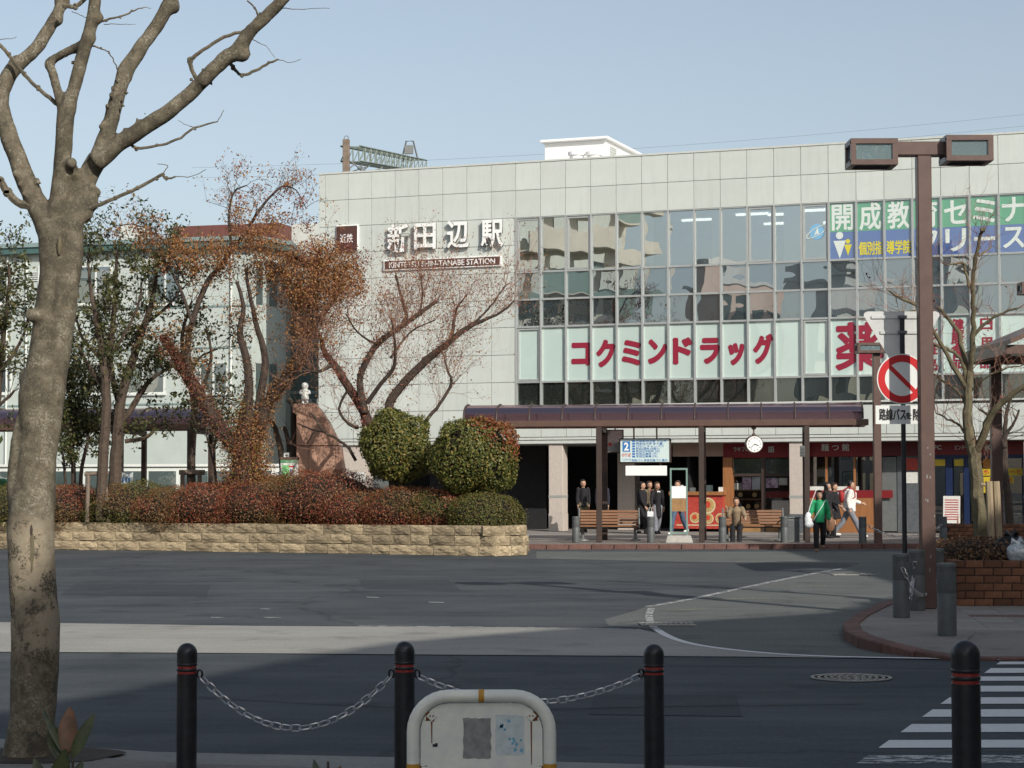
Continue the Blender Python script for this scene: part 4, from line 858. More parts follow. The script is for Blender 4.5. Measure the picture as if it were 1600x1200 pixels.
# ------------------------------------------------------------------ white guard plate
p = at(752, 900, 9.6); GP = thing('guard_plate', 'scuffed white steel guard frame with rust and faded stickers in the foreground', 'barrier', (p.x, p.y, .02)); HW, ZT2, R = .318, 1.85 - 335 / F * 9.6 - .02, .03
rc = .165; pts = [(-HW, 0, 0), (-HW, 0, ZT2 - rc - .1)] + [(-HW + rc - rc * math.cos(a), 0, ZT2 - rc + rc * math.sin(a)) for a in np.linspace(0, PI / 2, 9)] + [(HW - rc + rc * math.sin(a), 0, ZT2 - rc + rc * math.cos(a)) for a in np.linspace(0, PI / 2, 9)] + [(HW, 0, ZT2 - rc - .1), (HW, 0, 0)]
b = MB(); b.tube(pts, R, 16); b.build('tube_frame', 'white_paint', GP, smooth=True)
hw, zt_ = HW - R - .004, ZT2 - R - .004; r3 = rc - R - .004
poly = [(-hw, .28), (hw, .28), (hw, zt_ - r3)] + [(hw - r3 + r3 * math.cos(a), zt_ - r3 + r3 * math.sin(a)) for a in np.linspace(.1, PI / 2, 8)] + [(-hw + r3 - r3 * math.sin(a), zt_ - r3 + r3 * math.cos(a)) for a in np.linspace(0, PI / 2 - .1, 8)] + [(-hw, zt_ - r3)]
b = MB(); b.prism(poly, .004, .008, axis='y'); b.build('plate', 'white_paint', GP)
def tornpatch(x0, x1, z0, z1, m, name, y=.003, seed=0):
    r = random.Random(seed); P_ = []
    for a, c2 in (((x0, z0), (x1, z0)), ((x1, z0), (x1, z1)), ((x1, z1), (x0, z1)), ((x0, z1), (x0, z0))):
        for k in range(7): P_.append((a[0] + (c2[0] - a[0]) * k / 7 + r.uniform(-.0035, .0025), a[1] + (c2[1] - a[1]) * k / 7 + r.uniform(-.0035, .0025)))
    MB().add([(x, y, z) for x, z in P_], [tuple(range(len(P_)))]).build(name, m, GP)
for x, z, a in ((-.232, zt_ - .058, PI / 4), (.232, zt_ - .058, PI / 4), (-.262, zt_ - .31, 0), (.262, zt_ - .31, 0)):
    MB().box((x, .0, z), (.036, .008, .036), rot=(0, a, 0)).build('bracket', 'white_paint', GP, bevel=.002); tornpatch(x - .027 + .02 * (x > 0), x + .012 + .02 * (x > 0), z - .024, z + .02, 'rust', 'rust_stain', .0031, int(900 * z) + int(x > 0))
    b = MB(); [b.cyl((x + dx, -.004, z), (x + dx, -.007, z), .004, seg=8) for dx in (-.007, .007)]; b.build('rivet', 'rust', GP)
for x, l in ((-.232, .10), (.232, .2)): MB().add([(x - .004, .0032, zt_ - .085), (x + .004, .0032, zt_ - .085), (x + .0025, .0032, zt_ - .085 - l), (x - .0015, .0032, zt_ - .085 - l)], [(0, 1, 2, 3)]).build('rust_run', 'rust', GP)
tornpatch(-.085, .045, zt_ - .255, zt_ - .068, 'sticker_grey', 'torn_sticker', .0028, 1); tornpatch(.065, .2, zt_ - .24, zt_ - .055, 'sticker_faded', 'faded_sticker', .0028, 2)
rb = random.Random(4)
for i in range(16):
    x, z = rb.choice([(.11, .1), (.17, .2), (.165, .17), (.12, .14)]); x += rb.uniform(-.02, .025); z = zt_ - z + rb.uniform(-.035, .03); w_ = rb.uniform(.003, .009); MB().add([(x - w_, .0024, z - w_), (x + w_, .0024, z - w_ * .6), (x + w_ * .7, .0024, z + w_), (x - w_ * .8, .0024, z + w_ * .8)], [(0, 1, 2, 3)]).build('blue_fleck', 'sticker_blue', GP)
tornpatch(-.228, -.205, zt_ - .2, zt_ - .186, 'print_black', 'dark_scratch', .0026, 3)
for c_, ax in (((0, 0, ZT2), 'x'), ((-HW, 0, ZT2 - .325), 'z'), ((HW, 0, ZT2 - .325), 'z')):
    d = Vector((.013, 0, 0)) if ax == 'x' else Vector((0, 0, .013)); b = MB(); b.tube([Vector(c_) - d, Vector(c_) + d], R + .0012, 16, caps=False); b.build('orange_tape', 'orange_tape', GP, smooth=True)
# ------------------------------------------------------------------ big T lamp post
LX, LY = 5.56, 27.5
def lamp_head(t, x0, x1, z0, z1, y0, y1):
    e = .035; b = MB()
    for x in (x0, x1):
        for y in (y0, y1): b.mm((x - e, y - e, z0), (x + e, y + e, z1))
    for z in (z0, z1):
        for y in (y0, y1): b.mm((x0 - e, y - e - .002, z - e), (x1 + e, y + e + .002, z + e))
        for x in (x0, x1): b.mm((x - e - .002, y0 + e, z - e - .001), (x + e + .002, y1 - e, z + e + .001))
    b.mm((x0, y0, z1 - .01), (x1, y1, z1 + .03)); h = b.build('lamp_head', 'lamp_brown', t)
    for y in (y0, y1): MB().mm((x0 + e, y - .004, z0 + e), (x1 - e, y + .004, z1 - e)).build('glass_pane', 'lamp_glass', h)
    for x in (x0, x1): MB().mm((x - .004, y0 + e, z0 + e), (x + .004, y1 - e, z1 - e)).build('glass_pane', 'lamp_glass', h)
    MB().mm((x0 + e, y0 + e, z0 - .004), (x1 - e, y1 - e, z0 + .004)).build('glass_pane', 'lamp_glass', h)
    b = MB(); xm, ym, zm_ = (x0 + x1) / 2, (y0 + y1) / 2, (z0 + z1) / 2; b.ell((xm, ym, zm_), (.13, .06, .06)); b.mm((x0 + .05, ym + .02, z1 - .1), (x1 - .05, ym + .12, z1 - .06)); b.build('bulb', 'lamp_bulb', h, smooth=True)
    return h
LP = thing('lamp_post', 'tall brown T shaped street lamp with two box heads on the corner', 'lamp post', (LX, LY, .12)); zz = lambda y: 1.85 + (HZ - y) / F * LY - .12
MB().mm((-.095, -.095, 0), (.095, .095, zz(243))).build('post', 'lamp_brown', LP, bevel=.012)
MB().mm((-.42, -.1, zz(243)), (.42, .1, zz(221))).build('crossarm', 'lamp_brown', LP, bevel=.012)
lamp_head(LP, -.98, -.42, zz(256), zz(223), -.22, .22); lamp_head(LP, .30, .86, zz(250), zz(218), -.22, .22)
b = MB(); [b.box((random.uniform(-.09, .09), -.0965, random.uniform(.2, 2.2)), (.014, .002, random.uniform(.02, .06))) for i in range(9)]; b.build('paint_chips', 'sticker_grey', LP)
p = g(1372, 849, .12); L2 = thing('lamp_post', 'slim brown lamp post with one flat box head behind the traffic sign', 'lamp post', (p.x, p.y, .12)); zz2 = lambda y: 1.85 + (HZ - y) / F * p.y - .12
MB().mm((-.1, -.1, 0), (.1, .1, zz2(553))).build('post', 'lamp_brown', L2, bevel=.01); lamp_head(L2, -.5, .12, zz2(551), zz2(539), -.2, .25)
MB().mm((-.1, .26, zz2(551)), (.36, .6, zz2(541))).build('ballast_box', 'lamp_brown', L2, bevel=.01)
p = at(1600, 452, 46); L3 = thing('lamp_post', 'brown lamp post cut by the right edge with a small glazed box head', 'lamp post', (p.x + .35, 46, .12)); zz3 = lambda y: 1.85 + (HZ - y) / F * 46 - .12
MB().mm((-.09, -.09, 0), (.09, .09, zz3(448))).build('post', 'lamp_brown', L3, bevel=.01); lamp_head(L3, -.42, .25, zz3(459), zz3(445), -.2, .2)
# ------------------------------------------------------------------ traffic sign
SX, SY = at(1413, 800, 28.0).x, 28.0; TG = thing('traffic_sign', 'no entry style sign with red ring and slash above a white route bus plate', 'traffic sign', (SX, SY, .12)); zs_ = lambda y: 1.85 + (HZ - y) / F * SY - .12
MB().cyl((0, 0, 0), (0, 0, zs_(498)), .032, seg=14).build('pole', 'pole_black', TG, smooth=True)
cx = at(1408.5, 593, SY).x - SX; cz = zs_(593.5); r = .345
MB().cyl((cx, -.05, cz), (cx, -.045, cz), r, seg=40).build('disc', 'sign_plate', TG)
def ringm(r0, r1, y, m, name):
    n = 40; b = MB(); b.add([(cx + rr * math.cos(2 * PI * k / n), y, cz + rr * math.sin(2 * PI * k / n)) for rr in (r0, r1) for k in range(n)], [(k, (k + 1) % n, n + (k + 1) % n, n + k) for k in range(n)]); b.build(name, m, TG)
ringm(r * .68, r * .955, -.0525, 'sign_red', 'red_ring'); MB().box((cx, -.0522, cz), (r * 1.42, .002, r * .17), rot=(0, PI / 4, 0)).build('red_slash', 'sign_red', TG)
a0, c0 = at(1367, 648, SY).x - SX, at(1450, 648, SY).x - SX; MB().mm((a0, -.05, zs_(664)), (c0, -.046, zs_(635))).build('plate', 'sign_plate', TG, bevel=.001)
text('路線バス', .17, 'print_black', TG, ((a0 * .68 + c0 * .32), -.0525, zs_(649)), width=.36, fat=.004); text('を', .1, 'print_black', TG, (a0 * .38 + c0 * .62, -.0525, zs_(651)), fat=.003); text('除く', .17, 'print_black', TG, (a0 * .16 + c0 * .84, -.0525, zs_(649)), width=.19, fat=.004)
T2 = thing('stop_sign_back', 'white back of an inverted triangle road sign above the red ring', 'traffic sign', (SX, SY, .12)); hw_ = .52; z1, z0 = zs_(487), zs_(487) - .87; rr = .05
tri = [(-hw_ + rr, z1), (hw_ - rr, z1), (hw_ - .008, z1 - .02), (hw_, z1 - .06), (.06, z0 + .03), (0, z0), (-.06, z0 + .03), (-hw_, z1 - .06), (-hw_ + .008, z1 - .02)]
b = MB(); b.prism(tri, .036, .044, axis='y'); b.build('plate', 'sign_back', T2)
for y in (496, 520): 
    wdt = .42 if y < 500 else .3
    MB().mm((-wdt, .016, zs_(y) - .022), (wdt, .0355, zs_(y) + .022)).build('channel', 'sign_back', T2, bevel=.003); MB().mm((-.06, -.036, zs_(y) - .02), (.06, .015, zs_(y) + .02)).build('clamp', 'grey_metal', T2, bevel=.004)
# ------------------------------------------------------------------ corner bollards with chains
def cb(px, ytop, ybase, lab):
    p = g(px, ybase, .12); h = (ybase - ytop) / F * p.y; return grey_bollard(lab, (p.x, p.y, .122), h, .105, 'grey corner bollards')
c1 = cb(1408.5, 866, 965, 'grey corner bollard nearest the kerb tip with the chain hooked on'); c2_ = cb(1433, 860, 954, 'grey corner bollard directly left of the big lamp post'); c3 = cb(1480, 881, 993, 'grey corner bollard standing alone right of the lamp post'); c4 = cb(1464, 858, 948, 'pale corner bollard mostly hidden behind the lamp post')
A_ = at(1410, 887, c1.location.y - .11); B_ = at(1430, 878, c2_.location.y - .11); D_ = at(1463, 908, c4.location.y - .12)
chain('short galvanised chain hanging from the corner bollard to the lamp post side', A_, D_, .3, via=[at(1420, 908, c1.location.y - .13), at(1430, 925, c1.location.y), at(1445, 929, c2_.location.y + .2)], L=.085, W=.05, r=.006)
chain('loose galvanised chain end dangling on the bollard left of the lamp', B_, at(1422.5, 936, c1.location.y - .06), 0, via=[at(1427, 905, c2_.location.y - .13), at(1424, 922, c1.location.y + .2)], L=.085, W=.05, r=.006)
q0, q1 = g(1352, 849, .12), g(1470, 849, .12); chain('far sagging chain between two kerbside bollards behind the lamp', (q0.x, 55.2, .62), (q1.x, 55.2, .62), .32, L=.11, W=.06, r=.008)
# ------------------------------------------------------------------ brick planter on the corner
PA = g(1493, 947, .12); PLT = thing('brick_planter', 'low orange brown brick planter on the right corner', 'planter', (PA.x, PA.y, .12), -.02); BW, BHh = .252, .104
bmesh_ = MB().box((0, 0, 0), (BW - .014, .11, BHh - .012)).build('brick', 'brick', PLT, bevel=.004); bk = bmesh_.data; bpy.data.objects.remove(bmesh_)
hb = MB().box((0, 0, 0), (BW / 2 - .012, .11, BHh - .012)).build('brick', 'brick', PLT, bevel=.004); hbk = hb.data; bpy.data.objects.remove(hb)
for k in range(6):
    for i in range(14):
        if k % 2 and i == 0: link('brick', hbk, PLT, (BW / 4, 0, BHh * (k + .5)))
        x = (i + .5) * BW + (BW / 2 if k % 2 else 0); link('brick', bk, PLT, (x, random.uniform(-.002, .002), BHh * (k + .5)))
    for i in range(9): link('brick', bk, PLT, (.055 + random.uniform(-.002, .002), .06 + (i + .5) * BW + (0 if k % 2 else BW / 2), BHh * (k + .5)), PI / 2)
MB().mm((.03, -.04, 0), (14 * BW, .04, BHh * 6 - .012)).build('mortar', 'mortar', PLT); MB().mm((.02, .05, 0), (.09, 10 * BW, BHh * 6 - .012)).build('mortar', 'mortar', PLT); MB().mm((.1, .06, 0), (14 * BW, 10 * BW, BHh * 6 - .08)).build('soil_fill', 'soil', PLT)
ZP = .12 + BHh * 6
p = g(1492, 851, .12); fp = thing('brick_planter', 'far dark brick planter under the shop front at right', 'planter', (p.x, 55.6, .12)); fw = 4.6
for k in range(5):
    for i in range(18): link('brick', bk, fp, (.13 + i * BW + (BW / 2 if k % 2 else 0), 0, BHh * (k + .5)))
MB().mm((.03, -.035, 0), (4.6, .6, .5)).build('mortar', 'mortar', fp)
# rubbish bags on the near planter
def blob(name, label, cat, c, r, m, seed, knot=True):
    rs = random.Random(seed); t = thing(name, label, cat, c); b = MB(); b.ell((0, 0, r[2] * .9), r, 20, 14); o = b.build('bag', m, t, smooth=True)
    for v in o.data.vertices:
        a = math.atan2(v.co.y, v.co.x); k = 1 + .10 * math.sin(5 * a + seed) * max(0, v.co.z / r[2]) + rs.uniform(-.05, .05); v.co.x *= k; v.co.y *= k
        if v.co.z < .02: v.co.z = .005
    if knot: b = MB(); b.tube([(0, 0, r[2] * 1.75), (.02, .0, r[2] * 1.95), (.06, .01, r[2] * 2.1)], [.045, .03, .06], 8); b.tube([(0, 0, r[2] * 1.75), (-.04, .0, r[2] * 1.95), (-.09, .01, r[2] * 2.05)], [.045, .03, .05], 8); b.build('knot', m, t, smooth=True)
    return t
q = at(1588, 884, 28.6); blob('rubbish_bag', 'black rubbish bag behind the clear plastic bag on the planter', 'bag', (q.x, 28.85, ZP - .06), (.26, .2, .2), 'bag_black', 3)
q = at(1592, 884, 28.45); blob('plastic_bag', 'clear plastic carrier bag sitting on the brick planter edge', 'bag', (q.x, 28.5, ZP - .06), (.15, .1, .15), 'bag_clear', 5)
# ------------------------------------------------------------------ right hand shelter, cut by the frame
RS = thing('gabled_shelter', 'brown gabled shelter roof and post cut off by the right edge', 'shelter', (0, 0, 0)); x0, y0, y1 = 8.55, 35.4, 38.6; zB = 1.85 + (HZ - 561) / F * 36.5
MB().mm((x0, y0, zB), (x0 + 4.2, y0 + .18, zB + .17)).build('beam', 'lamp_brown', RS, bevel=.01); MB().mm((x0, y1 - .18, zB), (x0 + 4.2, y1, zB + .17)).build('beam', 'lamp_brown', RS, bevel=.01)
for x in (x0, x0 + 4.02): MB().mm((x, y0 + .181, zB + .01), (x + .18, y1 - .181, zB + .16)).build('end_beam', 'lamp_brown', RS)
for s, e in (((x0 + .05, 0), (x0 + 2.12, .85)), ((x0 + 4.15, 0), (x0 + 2.12, .85))):
    b = MB(); b.add([(s[0], y, zB + .175 + s[1] + k) for y in (y0 - .15, y1 + .15) for k in (0, .08)] + [(e[0], y, zB + .175 + e[1] + k) for y in (y0 - .15, y1 + .15) for k in (0, .08)], [(0, 1, 3, 2), (4, 6, 7, 5), (0, 4, 5, 1), (2, 3, 7, 6), (0, 2, 6, 4), (1, 5, 7, 3)]); b.build('roof_slope', 'brown_metal', RS)
for x in (x0 + .55, x0 + 3.6):
    for y in (y0 + .09, y1 - .09): MB().mm((x - .1, y - .085, .12), (x + .1, y + .085, zB - .003)).build('post', 'lamp_brown', RS, bevel=.01)
p = at(1600, 757, 36); rl = thing('round_lamp', 'small white globe at the right edge beside the shelter post', 'lamp', (p.x - .02, 35.2, p.z)); MB().ell((0, 0, 0), .1).build('globe', 'plate_white', rl, smooth=True); MB().cyl((0, 0, -.1), (0, 0, .12 - p.z), .03, seg=8).build('stem', 'grey_metal', rl)
p = g(1512, 830, .12); ym = thing('yellow_post', 'upright yellow and blue post outside the shop doors', 'post', (p.x, 58, .12)); zy = lambda y: 1.85 + (HZ - y) / F * 58 - .12
MB().box((0, 0, (zy(748) + zy(800)) / 2), (.12, .1, zy(748) - zy(800))).build('yellow_panel', 'poster_yellow', ym, bevel=.02); MB().box((.06, .08, zy(800) / 2 + .2), (.08, .06, zy(800) + .5)).build('post', 'shop_blue', ym)
p = g(1412, 826, .12); AF = thing('menu_easel', 'wooden easel with white menu board outside the shop', 'sign', (p.x, 64, .12), -TH)
MB().box((0, -.05, .78), (.52, .03, .85), rot=(-.12, 0, 0)).build('board', 'poster_white', AF); b = MB()
for x in (-.2, .2): b.tube([(x, -.2, 0), (x, .06, 1.2)], .022, 6)
b.tube([(0, .4, 0), (0, .06, 1.2)], .022, 6); b.build('easel_legs', 'wood_orange', AF)
for i in range(9): MB().box((0, -.069 + (.48 + i * .075 - .78) * .12, .48 + i * .075), (.42, .004, .03), rot=(-.12, 0, 0)).build('menu_line', 'poster_red', AF)
# ------------------------------------------------------------------ trees drawn as tapered limbs
def limb(mb, pts, d, seg=8, dy=None, jit=0.0, rnd=random):
    """pts: (px, py, width px) at depth d; dy: depth offset per point"""
    P_ = []; R_ = []
    for i, (x, y, wd) in enumerate(pts):
        off = 0 if dy is None else (dy[i] if hasattr(dy, '__len__') else dy * i / max(1, len(pts) - 1)); P_.append(at(x, y, d + off)); R_.append(wd / 2 / F * (d + off))
    sp = smoothline(P_, 4); rr = np.interp(np.linspace(0, len(R_) - 1, len(sp)), range(len(R_)), R_)
    if jit: sp = [p if i in (0, len(sp) - 1) else p + Vector([rnd.uniform(-jit, jit) for _ in range(3)]) for i, p in enumerate(sp)]
    mb.tube(sp, list(rr), seg); return sp, list(rr)
def twigs(mb, start, dirv, length, r, depth, rnd, tips, seg=5, bend=.35, kids=3, up=.1):
    p = Vector(start); d = Vector(dirv).normalized(); pts = [p.copy()]; n = 4
    for i in range(n):
        d = (d + Vector((rnd.gauss(0, bend * .5), rnd.gauss(0, bend * .5), rnd.gauss(up, bend * .5)))).normalized(); p = p + d * length / n; pts.append(p.copy())
        if depth > 0 and i > 0 and rnd.random() < kids / 3: 
            a = Vector((rnd.gauss(0, 1), rnd.gauss(0, 1), rnd.gauss(.2, .8))).normalized(); twigs(mb, p, d * .7 + a * .7, length * rnd.uniform(.45, .75), r * .55, depth - 1, rnd, tips, max(3, seg - 1), bend, kids, up)
    mb.tube(pts, [r * (1 - .18 * k) for k in range(len(pts))], seg, caps=False); tips.append((pts[-1], d)); tips.append((pts[-2], d)); return pts
def cluster(tips, n, rad, rnd):
    out = []
    for p, d in tips:
        for _ in range(n): out.append((p.x + rnd.gauss(0, rad), p.y + rnd.gauss(0, rad), p.z + rnd.gauss(0, rad * .8)))
    return out
# ---- the big pollarded tree on the left
bd = 13.8
NT = thing('plane_tree', 'big bare pollarded tree with mottled grey bark at the left edge', 'tree', g(48, 1178, .02)); base_ = Vector(NT.location)
mb = MB()
limb(mb, [(44, 1200, 96), (46, 1178, 80), (50, 1120, 70), (54, 1050, 74), (55, 980, 76), (50, 900, 72), (48, 820, 74), (56, 740, 62), (60, 680, 58), (62, 620, 66), (72, 560, 56), (80, 480, 50), (85, 420, 46), (84, 370, 50)], bd, 18, 0, .003)
limb(mb, [(64, 760, 34), (74, 680, 40), (82, 600, 44), (94, 520, 42), (104, 440, 42), (110, 390, 42), (110, 345, 42)], bd, 14, [.02, .0, -.02, -.03, -.03, 0, 0])
limb(mb, [(30, 830, 26), (24, 760, 28), (27, 700, 24), (31, 655, 14), (33, 640, 8)], bd, 10, -.02)
limb(mb, [(60, 640, 40), (46, 600, 32), (40, 580, 20)], bd, 10, [0, .02, .05])
limb(mb, [(84, 372, 48), (66, 335, 38), (48, 300, 33), (30, 255, 31), (12, 205, 29), (2, 165, 25), (6, 135, 25), (24, 104, 26), (42, 90, 22), (62, 68, 22), (82, 36, 19), (97, 2, 18), (104, -40, 15)], bd, 12, .2, .003)
limb(mb, [(92, 375, 44), (93, 320, 32), (97, 260, 29), (101, 210, 28), (105, 170, 29), (116, 140, 21), (127, 95, 21), (138, 55, 21), (146, 20, 20), (151, -40, 18)], bd, 12, -.15, .003)
limb(mb, [(98, 172, 18), (89, 140, 15), (82, 112, 15), (77, 99, 17), (92, 88, 14), (126, 70, 13)], bd, 10, [-.06, -.05, 0, .03, .0, -.08])
limb(mb, [(108, 370, 44), (118, 325, 36), (138, 275, 33), (155, 245, 32)], bd, 12, .1)
limb(mb, [(152, 250, 30), (168, 205, 25), (180, 165, 24), (190, 130, 23), (197, 110, 27), (212, 86, 24), (238, 50, 22), (258, 18, 23), (276, -20, 22)], bd, 12, .25, .003)
limb(mb, [(150, 255, 30), (190, 222, 27), (240, 190, 26), (290, 153, 24), (330, 112, 24), (352, 92, 25), (372, 78, 26), (388, 52, 21), (418, 24, 20), (446, -6, 20), (470, -40, 18)], bd, 12, -.25, .003)
rn = random.Random(5)
for (x, y, wd, o_) in [(88, 30, 24, .18), (97, 3, 27, .2), (152, 28, 22, -.14), (140, 60, 24, -.12), (27, 100, 30, .12), (8, 132, 28, .1), (142, 318, 26, .03), (150, 300, 16, .03), (134, 335, 24, .02), (270, 10, 27, .24), (378, 84, 27, -.16), (318, 125, 22, -.12), (50, 492, 22, -.1), (60, 494, 20, -.1), (112, 255, 20, -.1), (195, 118, 27, .12)]:
    mb.ell(at(x, y, bd + o_), (wd / 2 / F * bd,) * 3, 8, 6)
for x0, y0, x1, y1, wd in [(165, 215, 190, 130, 24), (200, 212, 330, 115, 24), (118, 255, 92, 330, 8), (30, 255, 70, 340, 30), (120, 110, 135, 60, 20)]:
    for k in range(10):
        t = rn.random(); s = rn.choice((-1, 1)); L_ = math.hypot(x1 - x0, y1 - y0); nx, ny = -(y1 - y0) / L_, (x1 - x0) / L_
        mb.ell(at(x0 + (x1 - x0) * t + s * nx * wd * .47, y0 + (y1 - y0) * t + s * ny * wd * .47, bd + rn.uniform(-.05, .0)), (rn.uniform(3.0, 5.5) / F * bd,) * 3, 6, 5)
def local(mb, o):
    mb.v = [(x - o.x, y - o.y, z - o.z) for x, y, z in mb.v]; return mb
tr = local(mb, base_).build('trunk', 'bark_grey', NT); remesh(tr, .017, 2)
tex = bpy.data.textures.new('barknoise', 'CLOUDS'); tex.noise_scale = .16; tex.noise_depth = 4
dm = tr.modifiers.new('d', 'DISPLACE'); dm.texture = tex; dm.strength = .012; dm.mid_level = .5; dm.texture_coords = 'LOCAL'
bpy.context.view_layer.update(); me2 = bpy.data.meshes.new_from_object(tr.evaluated_get(bpy.context.evaluated_depsgraph_get())); tr.modifiers.clear(); tr.data = me2
# bark: mottled grey with pale peeled patch low on the trunk and dark stains
bm_ = bpy.data.materials.new('bark_plane'); bm_.use_nodes = True; t = bm_.node_tree; bs = t.nodes['Principled BSDF']; bs.inputs['Roughness'].default_value = .85; bs.inputs['Specular IOR Level'].default_value = .25
tc = nd(t, 'ShaderNodeTexCoord'); n1 = nd(t, 'ShaderNodeTexNoise', Scale=16., Detail=10, Roughness=.78); n2 = nd(t, 'ShaderNodeTexNoise', Scale=3., Detail=6, Roughness=.7); n3 = nd(t, 'ShaderNodeTexVoronoi', Scale=26.)
n4 = nd(t, 'ShaderNodeTexNoise', Scale=45., Detail=4)
for n_ in (n1, n2, n3, n4): t.links.new(tc.outputs['Object'], n_.inputs['Vector'])
r1 = nd(t, 'ShaderNodeValToRGB'); cr = r1.color_ramp; cr.elements[0].position = .34; cr.elements[0].color = (.075, .064, .046, 1); cr.elements[1].position = .68; cr.elements[1].color = (.2, .172, .125, 1); e = cr.elements.new(.5); e.color = (.125, .107, .075, 1); t.links.new(n1.outputs[0], r1.inputs[0])
def band(z0, z1, z2, z3, zsock):
    a = nd(t, 'ShaderNodeMapRange', interpolation_type='SMOOTHSTEP'); a.inputs[1].default_value = z0; a.inputs[2].default_value = z1; c = nd(t, 'ShaderNodeMapRange', interpolation_type='SMOOTHSTEP'); c.inputs[1].default_value = z2; c.inputs[2].default_value = z3; c.inputs[3].default_value = 1; c.inputs[4].default_value = 0
    t.links.new(zsock, a.inputs[0]); t.links.new(zsock, c.inputs[0]); m_ = nd(t, 'ShaderNodeMath', operation='MULTIPLY'); t.links.new(a.outputs[0], m_.inputs[0]); t.links.new(c.outputs[0], m_.inputs[1]); return m_.outputs[0]
sep = nd(t, 'ShaderNodeSeparateXYZ'); t.links.new(tc.outputs['Object'], sep.inputs[0])
def mixc(fac, a, col):
    m_ = nd(t, 'ShaderNodeMix', data_type='RGBA'); t.links.new(fac, m_.inputs[0]); t.links.new(a, m_.inputs[6]); m_.inputs[7].default_value = (*col, 1); return m_.outputs[2]
def thresh(sock, a, c):
    m_ = nd(t, 'ShaderNodeMapRange'); m_.inputs[1].default_value = a; m_.inputs[2].default_value = c; t.links.new(sock, m_.inputs[0]); return m_.outputs[0]
def mul(a, c): m_ = nd(t, 'ShaderNodeMath', operation='MULTIPLY'); t.links.new(a, m_.inputs[0]); t.links.new(c, m_.inputs[1]); return m_.outputs[0]
col_ = r1.outputs[0]; zq = sep.outputs['Z']
col_ = mixc(mul(band(.55, .85, 1.45, 1.65, zq), thresh(n2.outputs[0], .36, .5)), col_, (.3, .25, .18))
col_ = mixc(mul(band(-.1, .05, .75, .95, zq), thresh(n2.outputs[0], .57, .63)), col_, (.05, .045, .04))
col_ = mixc(thresh(n4.outputs[0], .66, .70), col_, (.2, .13, .075))
n6 = nd(t, 'ShaderNodeTexNoise', Scale=70., Detail=3, Roughness=.7); t.links.new(tc.outputs['Object'], n6.inputs['Vector']); n7 = nd(t, 'ShaderNodeTexNoise', Scale=5., Detail=8, Roughness=.72); t.links.new(tc.outputs['Object'], n7.inputs['Vector'])
col_ = mixc(mul(thresh(n7.outputs[0], .52, .56), thresh(n6.outputs[0], .42, .5)), col_, (.075, .066, .048))
col_ = mixc(mul(thresh(n7.outputs[0], .49, .43), thresh(n6.outputs[0], .5, .56)), col_, (.24, .22, .17))
t.links.new(col_, bs.inputs['Base Color']); bp = nd(t, 'ShaderNodeBump', Strength=.5, Distance=.015); t.links.new(n1.outputs[0], bp.inputs['Height']); t.links.new(bp.outputs[0], bs.inputs['Normal'])
tr.data.materials.clear(); tr.data.materials.append(bm_)
# healed wound with a slit, and cut face below the fork
b = MB(); b.ell(at(49, 858, bd - .142), (5 / F * bd, .012, 40 / F * bd), 12, 10); local(b, base_).build('wound_face', 'bark_pale', NT, smooth=True)
b = MB(); b.ell(at(49, 828, bd - .152), (2.2 / F * bd, .01, 9 / F * bd), 8, 8); local(b, base_).build('wound_slit', 'bark_dark', NT, smooth=True)
b = MB(); b.ell(at(93, 385, bd - .1), (4 / F * bd, .02, 15 / F * bd), 10, 8); local(b, base_).build('cut_face', 'bark_pale', NT, smooth=True)
for pts in [[(128, 330, 10), (152, 321, 7), (180, 310, 6), (215, 294, 6), (245, 278, 5), (256, 271, 6)], [(254, 273, 4), (260, 279, 4), (274, 276, 3)], [(200, 218, 6), (213, 232, 5), (245, 228, 4), (275, 219, 4), (305, 200, 3.5), (340, 190, 2)], [(318, 128, 10), (308, 124, 8), (302, 112, 7), (297, 95, 8), (318, 78, 6), (350, 58, 6), (385, 46, 6), (408, 20, 6)],
            [(358, 90, 8), (364, 105, 6), (378, 117, 5), (400, 110, 5), (420, 98, 4), (435, 93, 3)], [(412, 30, 5), (404, 24, 4), (398, 12, 3), (386, 1, 2.5)], [(96, 168, 8), (82, 156, 7), (60, 138, 6), (38, 116, 6), (14, 86, 6), (-6, 64, 6)], [(50, 322, 16), (27, 316, 14), (12, 300, 13), (0, 284, 12), (-16, 276, 11)], [(146, 36, 6), (166, 31, 4), (188, 26, 3), (206, 18, 3), (222, 12, 1.5), (236, 13, 1)],
            [(140, 70, 4), (158, 76, 2.5), (170, 82, 2), (181, 102, 2), (188, 122, 2.5)], [(274, 276, 1.6), (300, 276, 1.2), (322, 265, 1)], [(435, 93, 1.5), (452, 97, 1), (470, 93, .9)], [(255, 271, 1.8), (262, 258, 1.4), (246, 256, 1)], [(340, 190, 1.5), (350, 172, 1)], [(440, 13, 1.6), (475, 14, 1.1), (515, 13, .8)], [(162, 38, 1.5), (190, 38, 1), (212, 38, .8)], [(395, 62, 1.4), (415, 72, 1), (430, 90, .8)], [(0, 62, 1.3), (18, 60, 1), (26, 57, .8)], [(112, 18, 1.4), (126, 24, 1.2), (137, 29, 1)], [(98, 8, 9), (118, 10, 7), (136, -6, 7)], [(302, 199, 1.8), (290, 195, 1), (278, 188, .8)]]:
    b = MB(); limb(b, pts, bd, 6, 0, .004, rn)
    if pts[0][2] > 3:
        for k in range(5): x, y, w_ = rn.choice(pts[1:-1]) if len(pts) > 2 else pts[0]; b.ell(at(x + rn.uniform(-8, 8) * 0, y + rn.uniform(-2, 2), bd), (w_ * .62 / F * bd,) * 3, 6, 5)
    local(b, base_).build('branch', bm_, NT, smooth=True)
